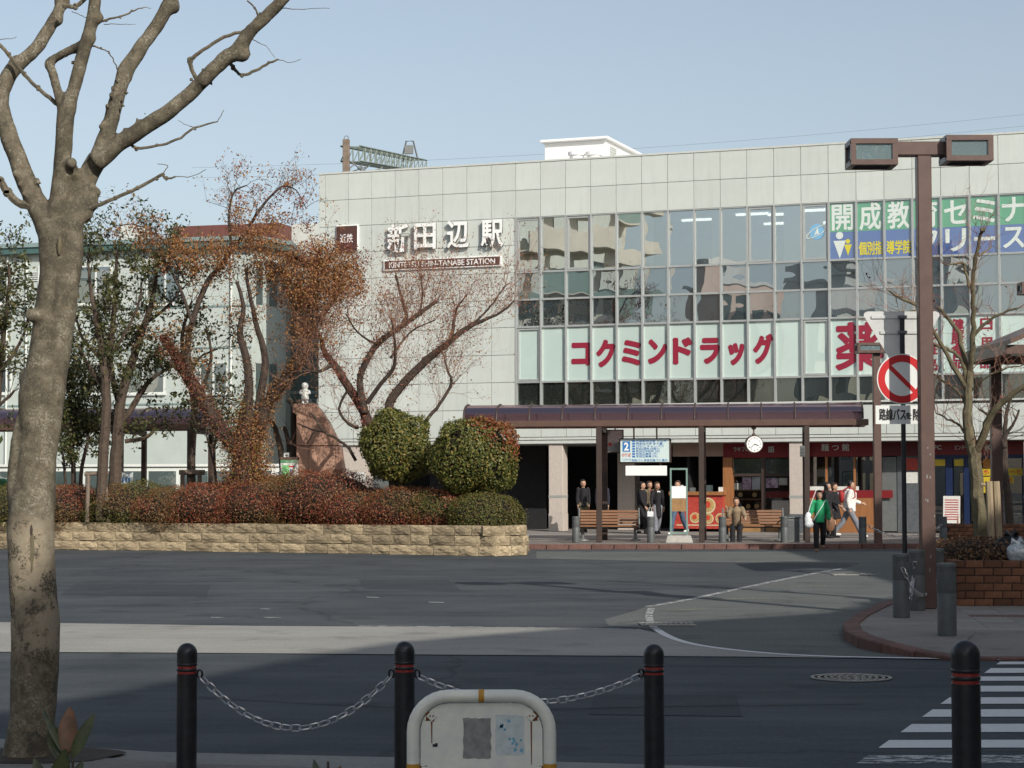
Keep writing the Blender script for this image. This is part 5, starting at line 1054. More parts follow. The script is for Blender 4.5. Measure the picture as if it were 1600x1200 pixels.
# ------------------------------------------------------------------ island trees
def tree(name, label, base, mat_b, limbs, d, tw=(0, 0, 0), leaf=None, seed=1, twr=.008, twm=None, group=None, kids=3, extra=None, twl=.8, up=.12, dys=None):
    rnd = random.Random(seed); t = thing(name, label, 'tree', base, 0, group); o = Vector(base); mb = MB(); tm_ = MB(); tips = []
    for li, pts in enumerate(limbs):
        sp, rr = limb(mb, pts, d, 8, rnd.uniform(-.9, .9) if dys is None else dys[li], .012, rnd)
        if tw[0]:
            for k in range(int(len(sp) * tw[0])):
                i = rnd.randrange(int(len(sp) * .35), len(sp)) if len(sp) > 3 else -1; dv = Vector((rnd.gauss(0, 1), rnd.gauss(0, 1), rnd.gauss(.5, .7)))
                if i > 0: dv += (sp[i] - sp[i - 1]).normalized() * .9
                twigs(tm_, sp[i], dv, twl * rnd.uniform(.5, 1.3), twr, tw[1], rnd, tips, 4, .45, kids, up)
    local(mb, o).build('trunk', mat_b, t, smooth=True)
    if tm_.v: local(tm_, o).build('twigs', twm or mat_b, t, norm=False)['kind'] = 'stuff'
    if leaf:
        for (m, size, n, rad, share) in leaf:
            tp = [q for q in tips if rnd.random() < share]; P_ = cluster(tp, n, rad, rnd)
            if P_: leaves(np.array(P_) - np.array(o), size, m, 'crown', t)['kind'] = 'stuff'
    return t
def clumps(t, cl, d, m, size, dens, seed, name='crown', dz=1.0):
    """leaf clumps: (px, py, radius px, depth offset)"""
    rs = np.random.default_rng(seed); o = np.array(t.location); P_ = []
    for x, y, r, off in cl:
        c = np.array(at(x, y, d + off)); R_ = r / F * d; n = int(dens * R_ ** 2 * 2600); q = rs.normal(size=(n, 3)); q /= np.linalg.norm(q, axis=1)[:, None]; q *= (rs.random(n) ** .45)[:, None] * R_
        k = np.sin(q[:, 0] * 9 + x) * np.sin(q[:, 2] * 8 + y) * np.sin(q[:, 1] * 7 + r); q = q[k > -.28]; P_.append(c + q - o)
    o_ = leaves(np.concatenate(P_), size, m, name, t); o_['kind'] = 'stuff'; return o_
def sleeve(t, paths, d, m, size, n, spread, seed):
    rs = np.random.default_rng(seed); o = np.array(t.location); P_ = []
    for pts in paths:
        sp = smoothline([at(x, y, d) for x, y, _ in pts], 6); wd = np.interp(np.linspace(0, len(pts) - 1, len(sp)), range(len(pts)), [w_ / 2 / F * d for *_, w_ in pts])
        for p, w_ in zip(sp, wd): k = max(2, int(n * (w_ + .05) * 12)); P_.append(np.array(p) + rs.normal(size=(k, 3)) * (w_ * .5 + spread) - o)
    leaves(np.concatenate(P_), size, m, 'vine', t)['kind'] = 'stuff'
Z = .66
dV = 54.6; V_trunk = [(380, 775, 40), (380, 740, 36), (383, 690, 32), (388, 640, 26)]; V1 = [(368, 700, 26), (345, 670, 22), (318, 628, 22), (293, 586, 20), (272, 552, 16), (256, 528, 8)]; V1b = [(296, 588, 12), (293, 545, 10), (298, 510, 9), (320, 449, 9), (345, 415, 8), (362, 390, 8), (385, 362, 6), (400, 335, 4)]
V2 = [(386, 650, 18), (389, 600, 14), (385, 560, 12), (375, 522, 10), (380, 480, 7), (370, 440, 5)]; V2b = [(402, 640, 14), (412, 590, 12), (414, 555, 11), (400, 505, 8), (390, 458, 6), (384, 420, 4)]; V3 = [(398, 690, 22), (418, 632, 18), (440, 600, 17), (467, 562, 15), (485, 512, 13), (492, 440, 10), (500, 390, 7)]; V4 = [(300, 505, 6), (285, 460, 5), (265, 420, 4), (245, 390, 3)]; V5 = [(485, 512, 10), (520, 470, 8), (545, 430, 6)]
VT = tree('vine_covered_tree', 'tree smothered in orange and red vines on the planted island', at(378, 775, dV).xyz * 1.0, 'bark_dark', [V_trunk, V1, V1b, V2, V2b, V3, V4, V5, [(400, 335, 5), (420, 310, 4), (440, 292, 3), (462, 297, 2), (478, 325, 1.5)], [(362, 390, 5), (358, 340, 4), (366, 300, 3), (385, 290, 2)], [(285, 430, 4), (255, 375, 3), (215, 352, 2), (188, 352, 1.5)]], dV, (.95, 2, 0), [('leaf_orange', .075, 2, .07, .6)], 11, .009, 'bark_dark', twl=.62, up=.0, dys=[0, .2, .4, -.2, .3, 0, .3, .2, 0, 0, .2])
clumps(VT, [(390, 370, 30, 0), (425, 345, 26, .2), (440, 405, 40, 0), (490, 425, 50, -.2), (525, 440, 44, 0), (545, 415, 30, 0), (505, 480, 42, .2), (465, 470, 36, .3), (330, 385, 26, 0), (275, 385, 30, .2), (232, 375, 24, 0), (250, 412, 22, .3), (305, 415, 22, 0), (372, 330, 22, 0), (405, 420, 32, .4), (350, 420, 24, .2), (470, 515, 26, 0), (560, 448, 20, 0), (450, 440, 40, .5), (500, 395, 34, .3), (520, 410, 40, -.3), (480, 450, 44, -.4), (540, 450, 36, -.3), (410, 380, 34, -.3), (350, 395, 28, -.2), (290, 395, 30, -.2)], dV, 'leaf_orange', .068, 1.3, 3)
clumps(VT, [(445, 300, 16, 0), (470, 318, 14, 0), (480, 350, 16, .1), (425, 315, 16, 0), (370, 310, 14, 0), (560, 405, 22, 0), (540, 385, 20, 0), (480, 400, 26, -.3), (520, 395, 20, -.3), (455, 340, 16, 0), (215, 356, 14, 0)], dV, 'leaf_red', .068, .7, 4)
clumps(VT, [(490, 450, 38, .2), (510, 440, 30, .1), (480, 500, 30, .2), (440, 425, 26, .4)], dV, 'leaf_dry', .075, 1.2, 5)
sleeve(VT, [[(381, 770, 66), (381, 730, 60), (384, 690, 50), (386, 645, 30)], [(408, 750, 26), (404, 700, 26), (402, 660, 24)], V3[:4]], dV, 'leaf_orange', .06, 70, .05, 6)
sleeve(VT, [[(380, 770, 62), (382, 720, 54), (385, 660, 34)], V1], dV, 'leaf_red', .06, 45, .035, 7); sleeve(VT, [V1, V3[:5], V2[:3], V1b[:3]], dV, 'leaf_dry', .06, 40, .03, 9); sleeve(VT, [[(366, 760, 24), (374, 690, 40), (380, 630, 22)], [(396, 760, 30), (398, 690, 28)]], dV, 'leaf_topiary', .07, 30, .06, 8)
dW = 53.7; Wc = [(607, 690, 15), (608, 642, 14), (612, 622, 14), (632, 598, 13), (667, 562, 12), (695, 540, 10), (730, 512, 8), (775, 492, 4), (804, 470, 2)]; Wa = [(580, 700, 20), (574, 665, 18), (568, 642, 15), (542, 600, 13), (522, 570, 12), (507, 550, 9), (500, 520, 5)]; Wb = [(570, 645, 13), (562, 598, 10), (572, 565, 10), (592, 535, 9), (625, 512, 8), (655, 490, 7), (682, 470, 5)]; We = [(574, 630, 8), (595, 600, 7), (614, 575, 6), (618, 545, 4), (612, 500, 2)]
WT = tree('bare_tree', 'nearly bare spreading tree with few orange leaves before the station panels', at(580, 700, dW), 'bark_dark', [Wc, Wa, Wb, We, [(625, 512, 5), (635, 495, 6), (630, 475, 5), (618, 430, 3)], [(655, 490, 4), (660, 465, 3), (658, 430, 2)], [(705, 530, 6), (710, 500, 5), (715, 480, 3), (730, 460, 2)], [(660, 690, 6), (668, 655, 6), (687, 632, 5), (705, 598, 5), (700, 580, 3), (692, 553, 2)], [(545, 605, 4), (530, 640, 4), (545, 662, 5), (560, 668, 6)], [(520, 570, 6), (500, 580, 5), (485, 580, 3)], [(610, 560, 4), (640, 520, 3), (680, 500, 2)], [(590, 540, 4), (560, 520, 3), (540, 490, 2)], [(735, 510, 4), (765, 480, 3), (790, 445, 2)]], dW, (1.9, 2, 0), [('leaf_orange', .06, 1, .06, .42), ('leaf_red', .06, 1, .06, .3)], 12, .0075, 'twig_red', twl=1.05, kids=3)
sleeve(WT, [Wc[1:6], Wb[:5], Wa[1:6]], dW, 'leaf_red', .07, 12, .03, 21); clumps(WT, [(612, 575, 14, 0), (615, 545, 14, 0), (610, 590, 12, 0), (520, 520, 22, 0), (545, 500, 24, 0), (505, 540, 18, 0), (590, 530, 14, 0), (630, 500, 10, 0)], dW, 'leaf_orange', .065, .6, 22)
def evergreen(label, base, limbs, d, seed, size=.17, n=5, share=.8, tw=.8, mb_='bark_brown'):
    return tree('evergreen_tree', label, base, mb_, limbs, d, (tw, 2, 0), [('leaf_evergreen', size * .72, max(3, n - 2), .085, share * .9)], seed, .010, 'bark_dark', 'evergreen trees on the island', 3, twl=.85)
d1 = 55.0
evergreen('evergreen with pale straight trunk and two stakes just right of the big tree', at(158, 808, d1), [[(158, 812, 19), (160, 740, 17), (165, 660, 16), (166, 610, 15), (160, 560, 11), (150, 500, 8), (140, 440, 5), (138, 395, 3)], [(165, 620, 12), (172, 550, 10), (178, 480, 8), (182, 410, 5), (180, 380, 3)], [(160, 600, 7), (140, 575, 6), (122, 540, 4)], [(172, 560, 6), (195, 520, 5), (215, 480, 4), (222, 440, 3)], [(160, 560, 6), (130, 530, 5), (118, 490, 3)]], d1, 31, .17, 5, .8, .85)
d2 = 56.2
evergreen('leaning evergreen with forked trunk standing behind the staked one', at(180, 790, d2), [[(178, 800, 22), (180, 740, 20), (184, 680, 18), (190, 620, 16), (205, 570, 13), (225, 510, 11), (238, 470, 9), (245, 420, 6), (250, 380, 3)], [(186, 660, 12), (205, 640, 10), (222, 610, 9), (240, 590, 6), (262, 575, 4)], [(188, 640, 9), (178, 600, 8), (172, 550, 6), (165, 520, 4)], [(195, 690, 7), (225, 685, 6), (245, 668, 4)], [(228, 505, 6), (260, 480, 5), (285, 450, 3)]], d2, 32, .17, 6, .75, .8)
d3 = 57.2
evergreen('thin evergreen with wooden brace between the shelter posts and the vine tree', at(300, 760, d3), [[(299, 770, 13), (300, 700, 12), (304, 640, 11), (296, 590, 9), (285, 540, 7), (290, 500, 5), (300, 470, 3)], [(303, 640, 8), (318, 600, 6), (330, 560, 5), (322, 510, 3)], [(300, 600, 6), (268, 570, 5), (245, 560, 3)], [(297, 590, 5), (310, 560, 4), (340, 545, 3)]], d3, 33, .16, 3, .5, .6)
evergreen('leafy evergreen cut by the left edge of the picture', at(-15, 790, 56.8), [[(-18, 800, 18), (-14, 700, 15), (-4, 620, 12), (2, 560, 9), (8, 500, 7), (15, 440, 5), (12, 410, 3)], [(0, 580, 7), (20, 555, 6), (38, 520, 4), (45, 490, 3)], [(4, 520, 5), (-10, 480, 4), (-5, 430, 3)], [(-10, 640, 6), (14, 620, 5), (22, 610, 3)]], 56.8, 34, .17, 6, .85, .8)
d5 = 56.6
evergreen('dense low evergreen behind the big tree trunk and the staked evergreen', at(115, 800, d5), [[(112, 805, 9), (115, 740, 8), (112, 690, 6), (118, 640, 4), (112, 600, 3)], [(125, 800, 7), (128, 730, 6), (138, 680, 5), (132, 640, 3)], [(105, 790, 5), (100, 730, 4), (96, 690, 3)]], d5, 35, .16, 9, .9, 1.3, 'bark_dark')
evergreen('green shrubby sapling showing through beside the vine covered trunk', at(335, 770, 56), [[(338, 775, 5), (335, 700, 4), (345, 650, 3), (350, 620, 2)], [(335, 730, 3), (325, 690, 3), (322, 670, 2)]], 56, 36, .15, 4, .8, 1.0)
# cut-back trunks by the monument
for i, (pts, lab) in enumerate([([[(442, 745, 10), (440, 715, 10), (436, 690, 9), (428, 665, 8), (420, 655, 7)], [(446, 735, 8), (452, 700, 7), (444, 668, 7)]], 'cut back pale stub left of the monument'), ([[(459, 750, 11), (460, 700, 10), (459, 660, 9), (458, 635, 9), (452, 624, 8)], [(458, 640, 6), (464, 627, 5)]], 'tall cut back stub touching the monument edge')]):
    tree('tree_stub', lab, at(pts[0][0][0], 760, 57.2), 'bark_brown', pts, 57.2, (.25, 1, 0), None, 41 + i, .007, twl=.5)
tree('low_branch_tree', 'thin bare branches crossing in front of the monument', at(545, 745, 54.4), 'bark_dark', [[(556, 720, 5), (545, 700, 5), (525, 685, 4), (505, 673, 4), (490, 650, 3), (482, 645, 2)], [(505, 675, 3), (485, 670, 3), (465, 662, 2)], [(492, 674, 2), (485, 684, 2), (480, 693, 1.5)]], 54.4, (.2, 1, 0), None, 44, .006, twl=.5)
# stakes
def stakes(label, paths, d, m):
    t = thing('tree_stake', label, 'tree support', at(*paths[0][0], d), 0)
    for (a, c2, r) in paths_r(paths): 
        b = MB(); b.tube([at(*a, d), at(*c2, d)], r, 8); local(b, Vector(t.location)).build('stake', m, t, smooth=True, bevel=0)
def paths_r(paths): return [(p[0], p[1], p[2]) for p in paths]
stakes('pair of grey wooden stakes bracing the staked evergreen', [((136, 815), (138, 742), .055), ((170, 815), (163, 740), .055), ((132, 741), (170, 739), .05)], 54.9, 'wood_grey')
stakes('dark wooden brace round the thin evergreen', [((285, 760), (285, 738), .06), ((312, 760), (312, 738), .06), ((280, 738), (320, 738), .07)], 57.0, 'wood_grey')
# ------------------------------------------------------------------ clipped shrubs and hedge mounds
def shrub(name, label, c, r, m, n, size, seed, square=2.0, trunk=None, group=None, patch=None, core='bush_core', lump=.09, mix=None):
    """c centre, r radii (x,y,z); a closed skin of leaves over a twiggy core"""
    rs = np.random.default_rng(seed); t = thing(name, label, 'shrub', (c[0], c[1], c[2] - r[2]), 0, group)
    q = rs.normal(size=(n, 3)); q /= np.linalg.norm(q, axis=1)[:, None]; k = (np.abs(q) ** square).sum(1) ** (-1 / square); P_ = q * k[:, None]
    nr = P_ / np.linalg.norm(P_, axis=1)[:, None]; w_ = 1 + lump * np.sin(P_[:, 0] * 5.3 + seed) * np.sin(P_[:, 2] * 4.7 + 1.3 * seed) + lump * .6 * np.sin(P_[:, 1] * 6 + P_[:, 0] * 9) + rs.normal(size=n) * .035 - np.abs(rs.normal(size=n)) * .05 + (rs.random(n) < .03) * rs.random(n) * .09
    P_ = P_ * w_[:, None] * np.array(r); P_[:, 2] += r[2]; keep = P_[:, 2] > -.05
    P_, nr = P_[keep], nr[keep]
    if patch is not None:
        mk = patch(P_ / np.array(r) - np.array([0, 0, 1]), rs); leaves(P_[~mk], size, m, 'foliage', t, nrm=nr[~mk])['kind'] = 'stuff'; leaves(P_[mk], size, patch.m, 'red_foliage', t, nrm=nr[mk])['kind'] = 'stuff'
    elif mix:                                          # drifts of a second leaf colour
        mk = np.sin(P_[:, 0] * 2.1 + seed * 1.7) + np.sin(P_[:, 2] * 5 + P_[:, 0] * 1.3 + seed) + rs.normal(size=len(P_)) * .5 > .75
        leaves(P_[~mk], size, m, 'foliage', t, nrm=nr[~mk])['kind'] = 'stuff'; leaves(P_[mk], size, mix, 'mixed_foliage', t, nrm=nr[mk])['kind'] = 'stuff'
    else: leaves(P_, size, m, 'foliage', t, nrm=nr)['kind'] = 'stuff'
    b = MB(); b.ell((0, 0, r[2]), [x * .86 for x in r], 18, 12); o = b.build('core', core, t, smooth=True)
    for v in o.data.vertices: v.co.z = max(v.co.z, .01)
    if trunk: b = MB(); [b.tube([(x, 0, .25), (x * .8, 0, -trunk)], .05, 7) for x in (-.12, .13)]; b.build('stem', 'bark_brown', t, smooth=True)
    return t
pxm = lambda px, d: px / F * d
d = 52.6; c = at(620, 698, d); shrub('clipped_shrub', 'round clipped green shrub on the left of the pair', c, (pxm(53, d), pxm(50, d), pxm(54, d)), 'leaf_topiary', 11000, .085, 3, 2.5, .8, 'clipped ball shrubs on the island')
class Pt:
    m = 'leaf_topiary_red'
    def __call__(s, u, rs): return (u[:, 0] * .75 + u[:, 2] * .8 + rs.normal(size=len(u)) * .16) > .72
d = 51.3; c = at(742, 712, d); shrub('clipped_shrub', 'wider clipped green shrub with a red flush on top right', c, (pxm(64, d), pxm(56, d), pxm(56, d)), 'leaf_topiary', 13000, .085, 4, 2.7, .7, 'clipped ball shrubs on the island', Pt())
mounds = [(-60, 800, 120, 44, 56.8, 'leaf_azalea_brown', 'brown azalea mound left of the big tree'), (30, 795, 70, 40, 56.2, 'leaf_azalea_green', 'olive azalea mound directly behind the big tree trunk'), (110, 798, 62, 42, 55.7, 'leaf_azalea_brown', 'brown azalea mound at the foot of the staked evergreen'), (205, 795, 70, 44, 55.2, 'leaf_azalea_green', 'yellow green azalea mound between the stakes and the vine tree'), (262, 800, 56, 40, 54.7, 'leaf_azalea_brown', 'brown green azalea mound under the thin evergreen'),
          (335, 796, 80, 44, 54.3, 'leaf_azalea', 'red azalea mound left of the vine covered trunk'), (415, 794, 80, 48, 53.7, 'leaf_azalea', 'deep red azalea mound right of the vine covered trunk'), (430, 772, 90, 30, 55.2, 'leaf_azalea_brown', 'brown azalea mound behind the deep red one by the map board'), (505, 786, 90, 54, 53.1, 'leaf_azalea', 'tall red brown azalea mound in front of the monument'), (560, 802, 70, 40, 52.5, 'leaf_azalea', 'dark red azalea mound left of the clipped ball shrubs'), (640, 800, 76, 40, 51.9, 'leaf_azalea', 'dense red azalea mound below the left clipped shrub'), (700, 800, 64, 36, 51.7, 'leaf_azalea', 'red azalea mound below the right clipped shrub'), (758, 806, 56, 36, 51.0, 'leaf_azalea_green', 'green azalea mound at the right tip of the stone wall')]
for i, (px, py, rx, rz_, d, m, lab) in enumerate(mounds):
    ry = 1.7 if px < 600 else (1.2 if px < 700 else .62); c = at(px, py, d + ry - .95); shrub('azalea_mound', lab, (c.x, c.y + .1, c.z), (pxm(rx * 1.06, d), ry, pxm(rz_, d)), m, int(15000 * rx / 70), .047, 50 + i, 2.15, None, 'azalea mounds behind the stone wall', lump=.06, mix=('leaf_azalea' if m == 'leaf_azalea_brown' else ('leaf_azalea_green' if px > 680 else 'leaf_azalea_brown')))
class Pg:
    m = 'leaf_azalea_green'
    def __call__(s, u, rs): return rs.random(len(u)) < .5
q = at(1520, 872, 28.9); shrub('dry_shrub', 'dry brown shrub filling the corner brick planter', (q.x + .15, 29.2, q.z - .02), (.78, .75, .3), 'leaf_dry', 5200, .05, 81, 2.4, core='bush_core', lump=.12)
# ------------------------------------------------------------------ trees on the right
dR = 29.9
RT = tree('pollarded_street_tree', 'bare knobbly street tree growing from the corner brick planter', at(1537, 875, dR), 'bark_pale', [[(1537, 885, 25), (1533, 830, 23), (1527, 770, 21), (1524, 720, 20), (1517, 690, 19), (1512, 655, 15), (1513, 615, 13), (1516, 580, 12)], [(1522, 712, 14), (1535, 685, 13), (1545, 655, 12), (1560, 635, 11), (1580, 618, 9), (1605, 600, 7)], [(1516, 580, 10), (1519, 545, 9), (1521, 500, 8), (1520, 450, 7), (1524, 405, 6), (1532, 366, 5), (1536, 358, 8)], [(1514, 590, 9), (1505, 555, 8), (1498, 520, 7), (1478, 495, 6), (1466, 480, 5)], [(1512, 600, 7), (1500, 560, 6), (1480, 545, 5), (1462, 540, 4), (1450, 530, 2)], [(1513, 640, 6), (1500, 615, 5), (1480, 600, 4), (1460, 585, 3)], [(1515, 690, 5), (1500, 665, 4), (1480, 655, 3), (1462, 645, 2)], [(1521, 525, 6), (1540, 505, 5), (1560, 492, 4), (1590, 482, 3)], [(1516, 450, 5), (1508, 425, 4), (1505, 412, 5), (1480, 415, 2)], [(1530, 400, 3), (1550, 385, 2)], [(1512, 610, 8), (1480, 555, 7), (1452, 505, 6), (1438, 480, 5), (1412, 468, 5), (1390, 455, 3)], [(1440, 485, 4), (1410, 488, 4), (1385, 490, 2)], [(1518, 610, 4), (1540, 590, 3), (1575, 575, 2), (1605, 570, 2)]], dR, (.8, 2, 0), [('leaf_red', .06, 1, .05, .02)], 61, .0055, 'twig_red', twl=.45, kids=3)
stakes('two pale wooden stakes supporting the corner street tree', [((1552, 900), (1545, 752), .055), ((1564, 900), (1556, 752), .055), ((1533, 757), (1560, 759), .022)], 29.4, 'wood_stake')
tree('dark_bare_tree', 'dark thin bare tree behind the corner tree in front of the yellow posters', at(1578, 835, 57.5), 'bark_dark', [[(1580, 840, 14), (1575, 780, 12), (1570, 730, 11), (1570, 690, 9), (1572, 650, 6), (1580, 620, 4)], [(1570, 700, 7), (1558, 670, 5), (1545, 650, 4), (1530, 640, 3)], [(1571, 680, 6), (1585, 660, 4), (1592, 640, 3)]], 57.5, (.5, 1, 0), None, 62, .012, twl=1.0)
# foreground leafy plants, cut by the lower edge
def big_leaf(b, p, tip, wd, nrm_):
    p, tip = Vector(p), Vector(tip); ax = tip - p; sd_ = ax.cross(Vector(nrm_)).normalized(); up_ = sd_.cross(ax).normalized(); n = 8; vs = []; fs = []
    for i in range(n + 1):
        t = i / n; w_ = wd * math.sin(PI * min(1, t * .97 + .02)) ** .75 * (1 - .25 * t); c_ = p + ax * t - up_ * (.10 * ax.length * t * t) 
        vs += [c_ + sd_ * w_ / 2 + up_ * w_ * .16, c_, c_ - sd_ * w_ / 2 + up_ * w_ * .16]
    k = len(b.v)
    for i in range(n): fs += [(i * 3, i * 3 + 1, i * 3 + 4, i * 3 + 3), (i * 3 + 1, i * 3 + 2, i * 3 + 5, i * 3 + 4)]
    b.add(vs, fs)
mat('leaf_g1', (.035, .05, .022), .4, var=.35, scale=14, col2=(.06, .075, .025)); mat('leaf_g2', (.075, .05, .018), .4, var=.4, scale=10, col2=(.14, .055, .02))
for px, dd, lab, lv in [(112, 9.2, 'leafy shoot with tall orange green leaves in front of the big tree', [((105, 1180), (108, 1103), 30, 1, .2), ((112, 1185), (146, 1115), 20, 0, .0), ((100, 1180), (62, 1100), 10, 0, .1), ((98, 1190), (78, 1128), 26, 0, .3), ((95, 1185), (100, 1130), 30, 0, .35), ((90, 1250), (100, 1172), 34, 0, -.2), ((80, 1260), (52, 1185), 26, 0, .1), ((110, 1240), (128, 1188), 18, 0, 0)]), (512, 9.0, 'two dark leaf tips at the bottom edge left of the guard plate', [((505, 1250), (490, 1186), 16, 0, .1), ((520, 1245), (532, 1196), 20, 1, .1)])]:
    o0 = at(px, 1400, dd); o0.z = .02; t = thing('leafy_plant', lab, 'plant', o0)
    b = MB(); b.tube([(0, 0, 0), (.01, 0, .2), (0, 0, at(px, 1190, dd).z - .02)], [.012, .01, .006], 6); b.build('stem', 'bark_brown', t, smooth=True)
    for (a, c2, w_, k, tw_) in lv:
        b = MB(); big_leaf(b, at(*a, dd) - o0, at(*c2, dd + tw_ * .25) - o0, w_ / F * dd * 1.15, (.3 * tw_, -1, .25)); b.build('leaf', 'leaf_g2' if k else 'leaf_g1', t, smooth=True, norm=False)
# ------------------------------------------------------------------ mint office building on the left
A0, A1, A2 = at(-420, 750, 81.5), at(392, 750, 75.6), at(446, 750, 77.4)
for p in (A0, A1, A2): p.z = 0
ZE = 10.75
OB = thing('office_building', 'pale mint three storey building behind the island trees at left', 'building', A1, math.atan2(A1.y - A0.y, A1.x - A0.x))
def ob(px, py, out=0.0):                               # local x (negative to the left), z on the long face
    n_ = Vector((-(A1 - A0).y, (A1 - A0).x, 0)).normalized(); d_ = ray(px, py); o_ = A1 - n_ * out; t = (o_ - EYE).dot(n_) / d_.dot(n_); p = EYE + d_ * t; return (p - A1).dot((A1 - A0).normalized()), p.z
LW = (A1 - A0).length
MB().mm((-LW, 0, 0.1), (0, 9, ZE - .25)).build('wall', 'wall_mint', OB)
R2 = Matrix.Rotation(-OB.rotation_euler.z, 3, 'Z'); w2 = R2 @ (A2 - A1)
b = MB(); b.prism([(0.002, .003), (w2.x, w2.y), (w2.x - 1.5, w2.y + 4), (0.002, 8.9)], .1, ZE - .252); b.build('angled_wall', 'wall_mint', OB)
b = MB(); b.prism([(-LW, -.35), (.2, -.35), (w2.x + .3, w2.y - .2), (w2.x - 1, w2.y + 5), (-LW, 9)], ZE - .25, ZE - .02); b.build('eave', 'wall_teal', OB); b = MB(); b.prism([(-LW, -.42), (.24, -.42), (w2.x + .34, w2.y - .26), (w2.x - 1, w2.y + 5), (-LW, 9)], ZE - .019, ZE + .14); b.build('roof_edge', 'roof_teal', OB)
for y in (482, 546, 632):
    _, z = ob(200, y); MB().mm((-LW, -.03, z - .03), (0, -.001, z + .03)).build('string_course', 'roof_teal', OB)
def win(x0, y0, x1, y1, split=.5, blind=None):
    a, z1 = ob(x0, y0); c2, z0 = ob(x1, y1); wf = MB(); e = .06
    wf.mm((a, -.05, z0), (a + e, .0, z1)); wf.mm((c2 - e, -.05, z0), (c2, .0, z1)); wf.mm((a + e, -.05, z0), (c2 - e, 0, z0 + e)); wf.mm((a + e, -.05, z1 - e), (c2 - e, 0, z1)); m_ = a + (c2 - a) * split; wf.mm((m_ - e / 2, -.048, z0 + e), (m_ + e / 2, 0, z1 - e))
    f_ = wf.build('window', 'wall_white', OB); MB().mm((a + e, -.02, z0 + e), (m_ - e / 2, -.012, z1 - e)).build('pane', 'glass_house', f_); MB().mm((m_ + e / 2, -.024, z0 + e), (c2 - e, -.016, z1 - e)).build('pane', blind or 'glass_dark', f_); MB().mm((a - .05, -.1, z0 - .06), (c2 + .05, -.002, z0 - .003)).build('sill', 'wall_white', f_)
for x0, x1 in ((-150, -100), (-80, -30), (-20, 9), (229, 283), (120, 175), (60, 110)): win(x0, 416, x1, 475, .55)
for x0, x1 in ((-150, -100), (-40, 18), (110, 165), (190, 258), (312, 356)): win(x0, 566, x1, 615, .5)
a, z1 = ob(46, 424); c2, z0 = ob(60, 440); b = MB(); [b.box(((a + c2) / 2, -.03, z0 + (i + .5) * (z1 - z0) / 5), (c2 - a, .05, .03), rot=(.5, 0, 0)) for i in range(5)]; b.build('louvre', 'wall_white', OB)
for px in (12, 42, 362): a, _ = ob(px, 500); MB().cyl((a, -.06, .2), (a, -.06, ZE - .3), .04, seg=8).build('downpipe', 'wall_white', OB)
for (t0, t1, z0, z1) in ((.12, .3, 8.4, 10), (.12, .3, 5.0, 6.2), (.5, .72, 8.4, 10), (.5, .72, 5.0, 6.2)):
    nx, ny = Vector((w2.y, -w2.x)).normalized()[:]; p_, q_ = w2 * t0, w2 * t1; b = MB(); b.add([(p_.x + nx * .03, p_.y + ny * .03, z0), (q_.x + nx * .03, q_.y + ny * .03, z0), (q_.x + nx * .03, q_.y + ny * .03, z1), (p_.x + nx * .03, p_.y + ny * .03, z1)], [(0, 1, 2, 3)]); b.build('angled_window', 'glass_house', OB)
for x0, y0, x1, y1, dep, m, nm in ((270, 354, 455, 376, 5, 'roof_rust', 'rust_roof'), (187, 352, 218, 376, 2.5, 'panel_trim', 'roof_box'), (455, 350, 520, 384, 5, 'panel_trim', 'roof_box')):
    d_ = 83.0; p_, q_ = at(x0, y0, d_), at(x1, y1, d_); lp, lq = R2 @ (p_ - A1), R2 @ (q_ - A1); MB().mm((lp.x, lp.y, ZE + .1), (lq.x, lp.y + dep * .5, p_.z)).build(nm, m, OB, bevel=.02)
# recessed teal link block between the two buildings
p_, q_ = at(438, 750, 78.2), at(520, 750, 80); LK = thing('link_block', 'dark teal recessed block between the mint building and the station', 'building', (p_.x, p_.y + 1.2, 0), -.05); ww = q_.x - p_.x
MB().mm((0, 0, .1), (ww, 5, 9.3)).build('wall', 'wall_teal', LK)
for z in (3.2, 5.2, 7.2): MB().mm((.1, -.04, z), (ww, -.001, z + .12)).build('transom', 'roof_teal', LK)
for i in range(3): MB().mm((.25 + i * .7, -.03, .4), (.85 + i * .7, -.002, 3.1)).build('pane', 'glass_dark', LK); MB().mm((.25 + i * .7, -.03, 3.5), (.85 + i * .7, -.002, 5.0)).build('pane', 'glass_dark', LK)
# low white wall with glazing behind the left shelter
a = at(200, 735, 68); c2 = at(440, 735, 68); WW = thing('white_screen_wall', 'low white screen wall with pale glazing behind the left shelter', 'wall', (a.x - 8, 68, .12)); zq = lambda y: 1.85 + (HZ - y) / F * 68 - .12
MB().mm((0, 0, 0), (c2.x - a.x + 8, .2, zq(728))).build('wall', 'wall_white', WW); MB().mm((-.1, -.08, zq(728)), (c2.x - a.x + 8.1, .28, zq(724))).build('coping', 'wall_white', WW)
for i in range(12): MB().mm((.3 + i * 1.05, -.03, .25), (1.2 + i * 1.05, -.003, zq(735))).build('pane', 'glass_house', WW)
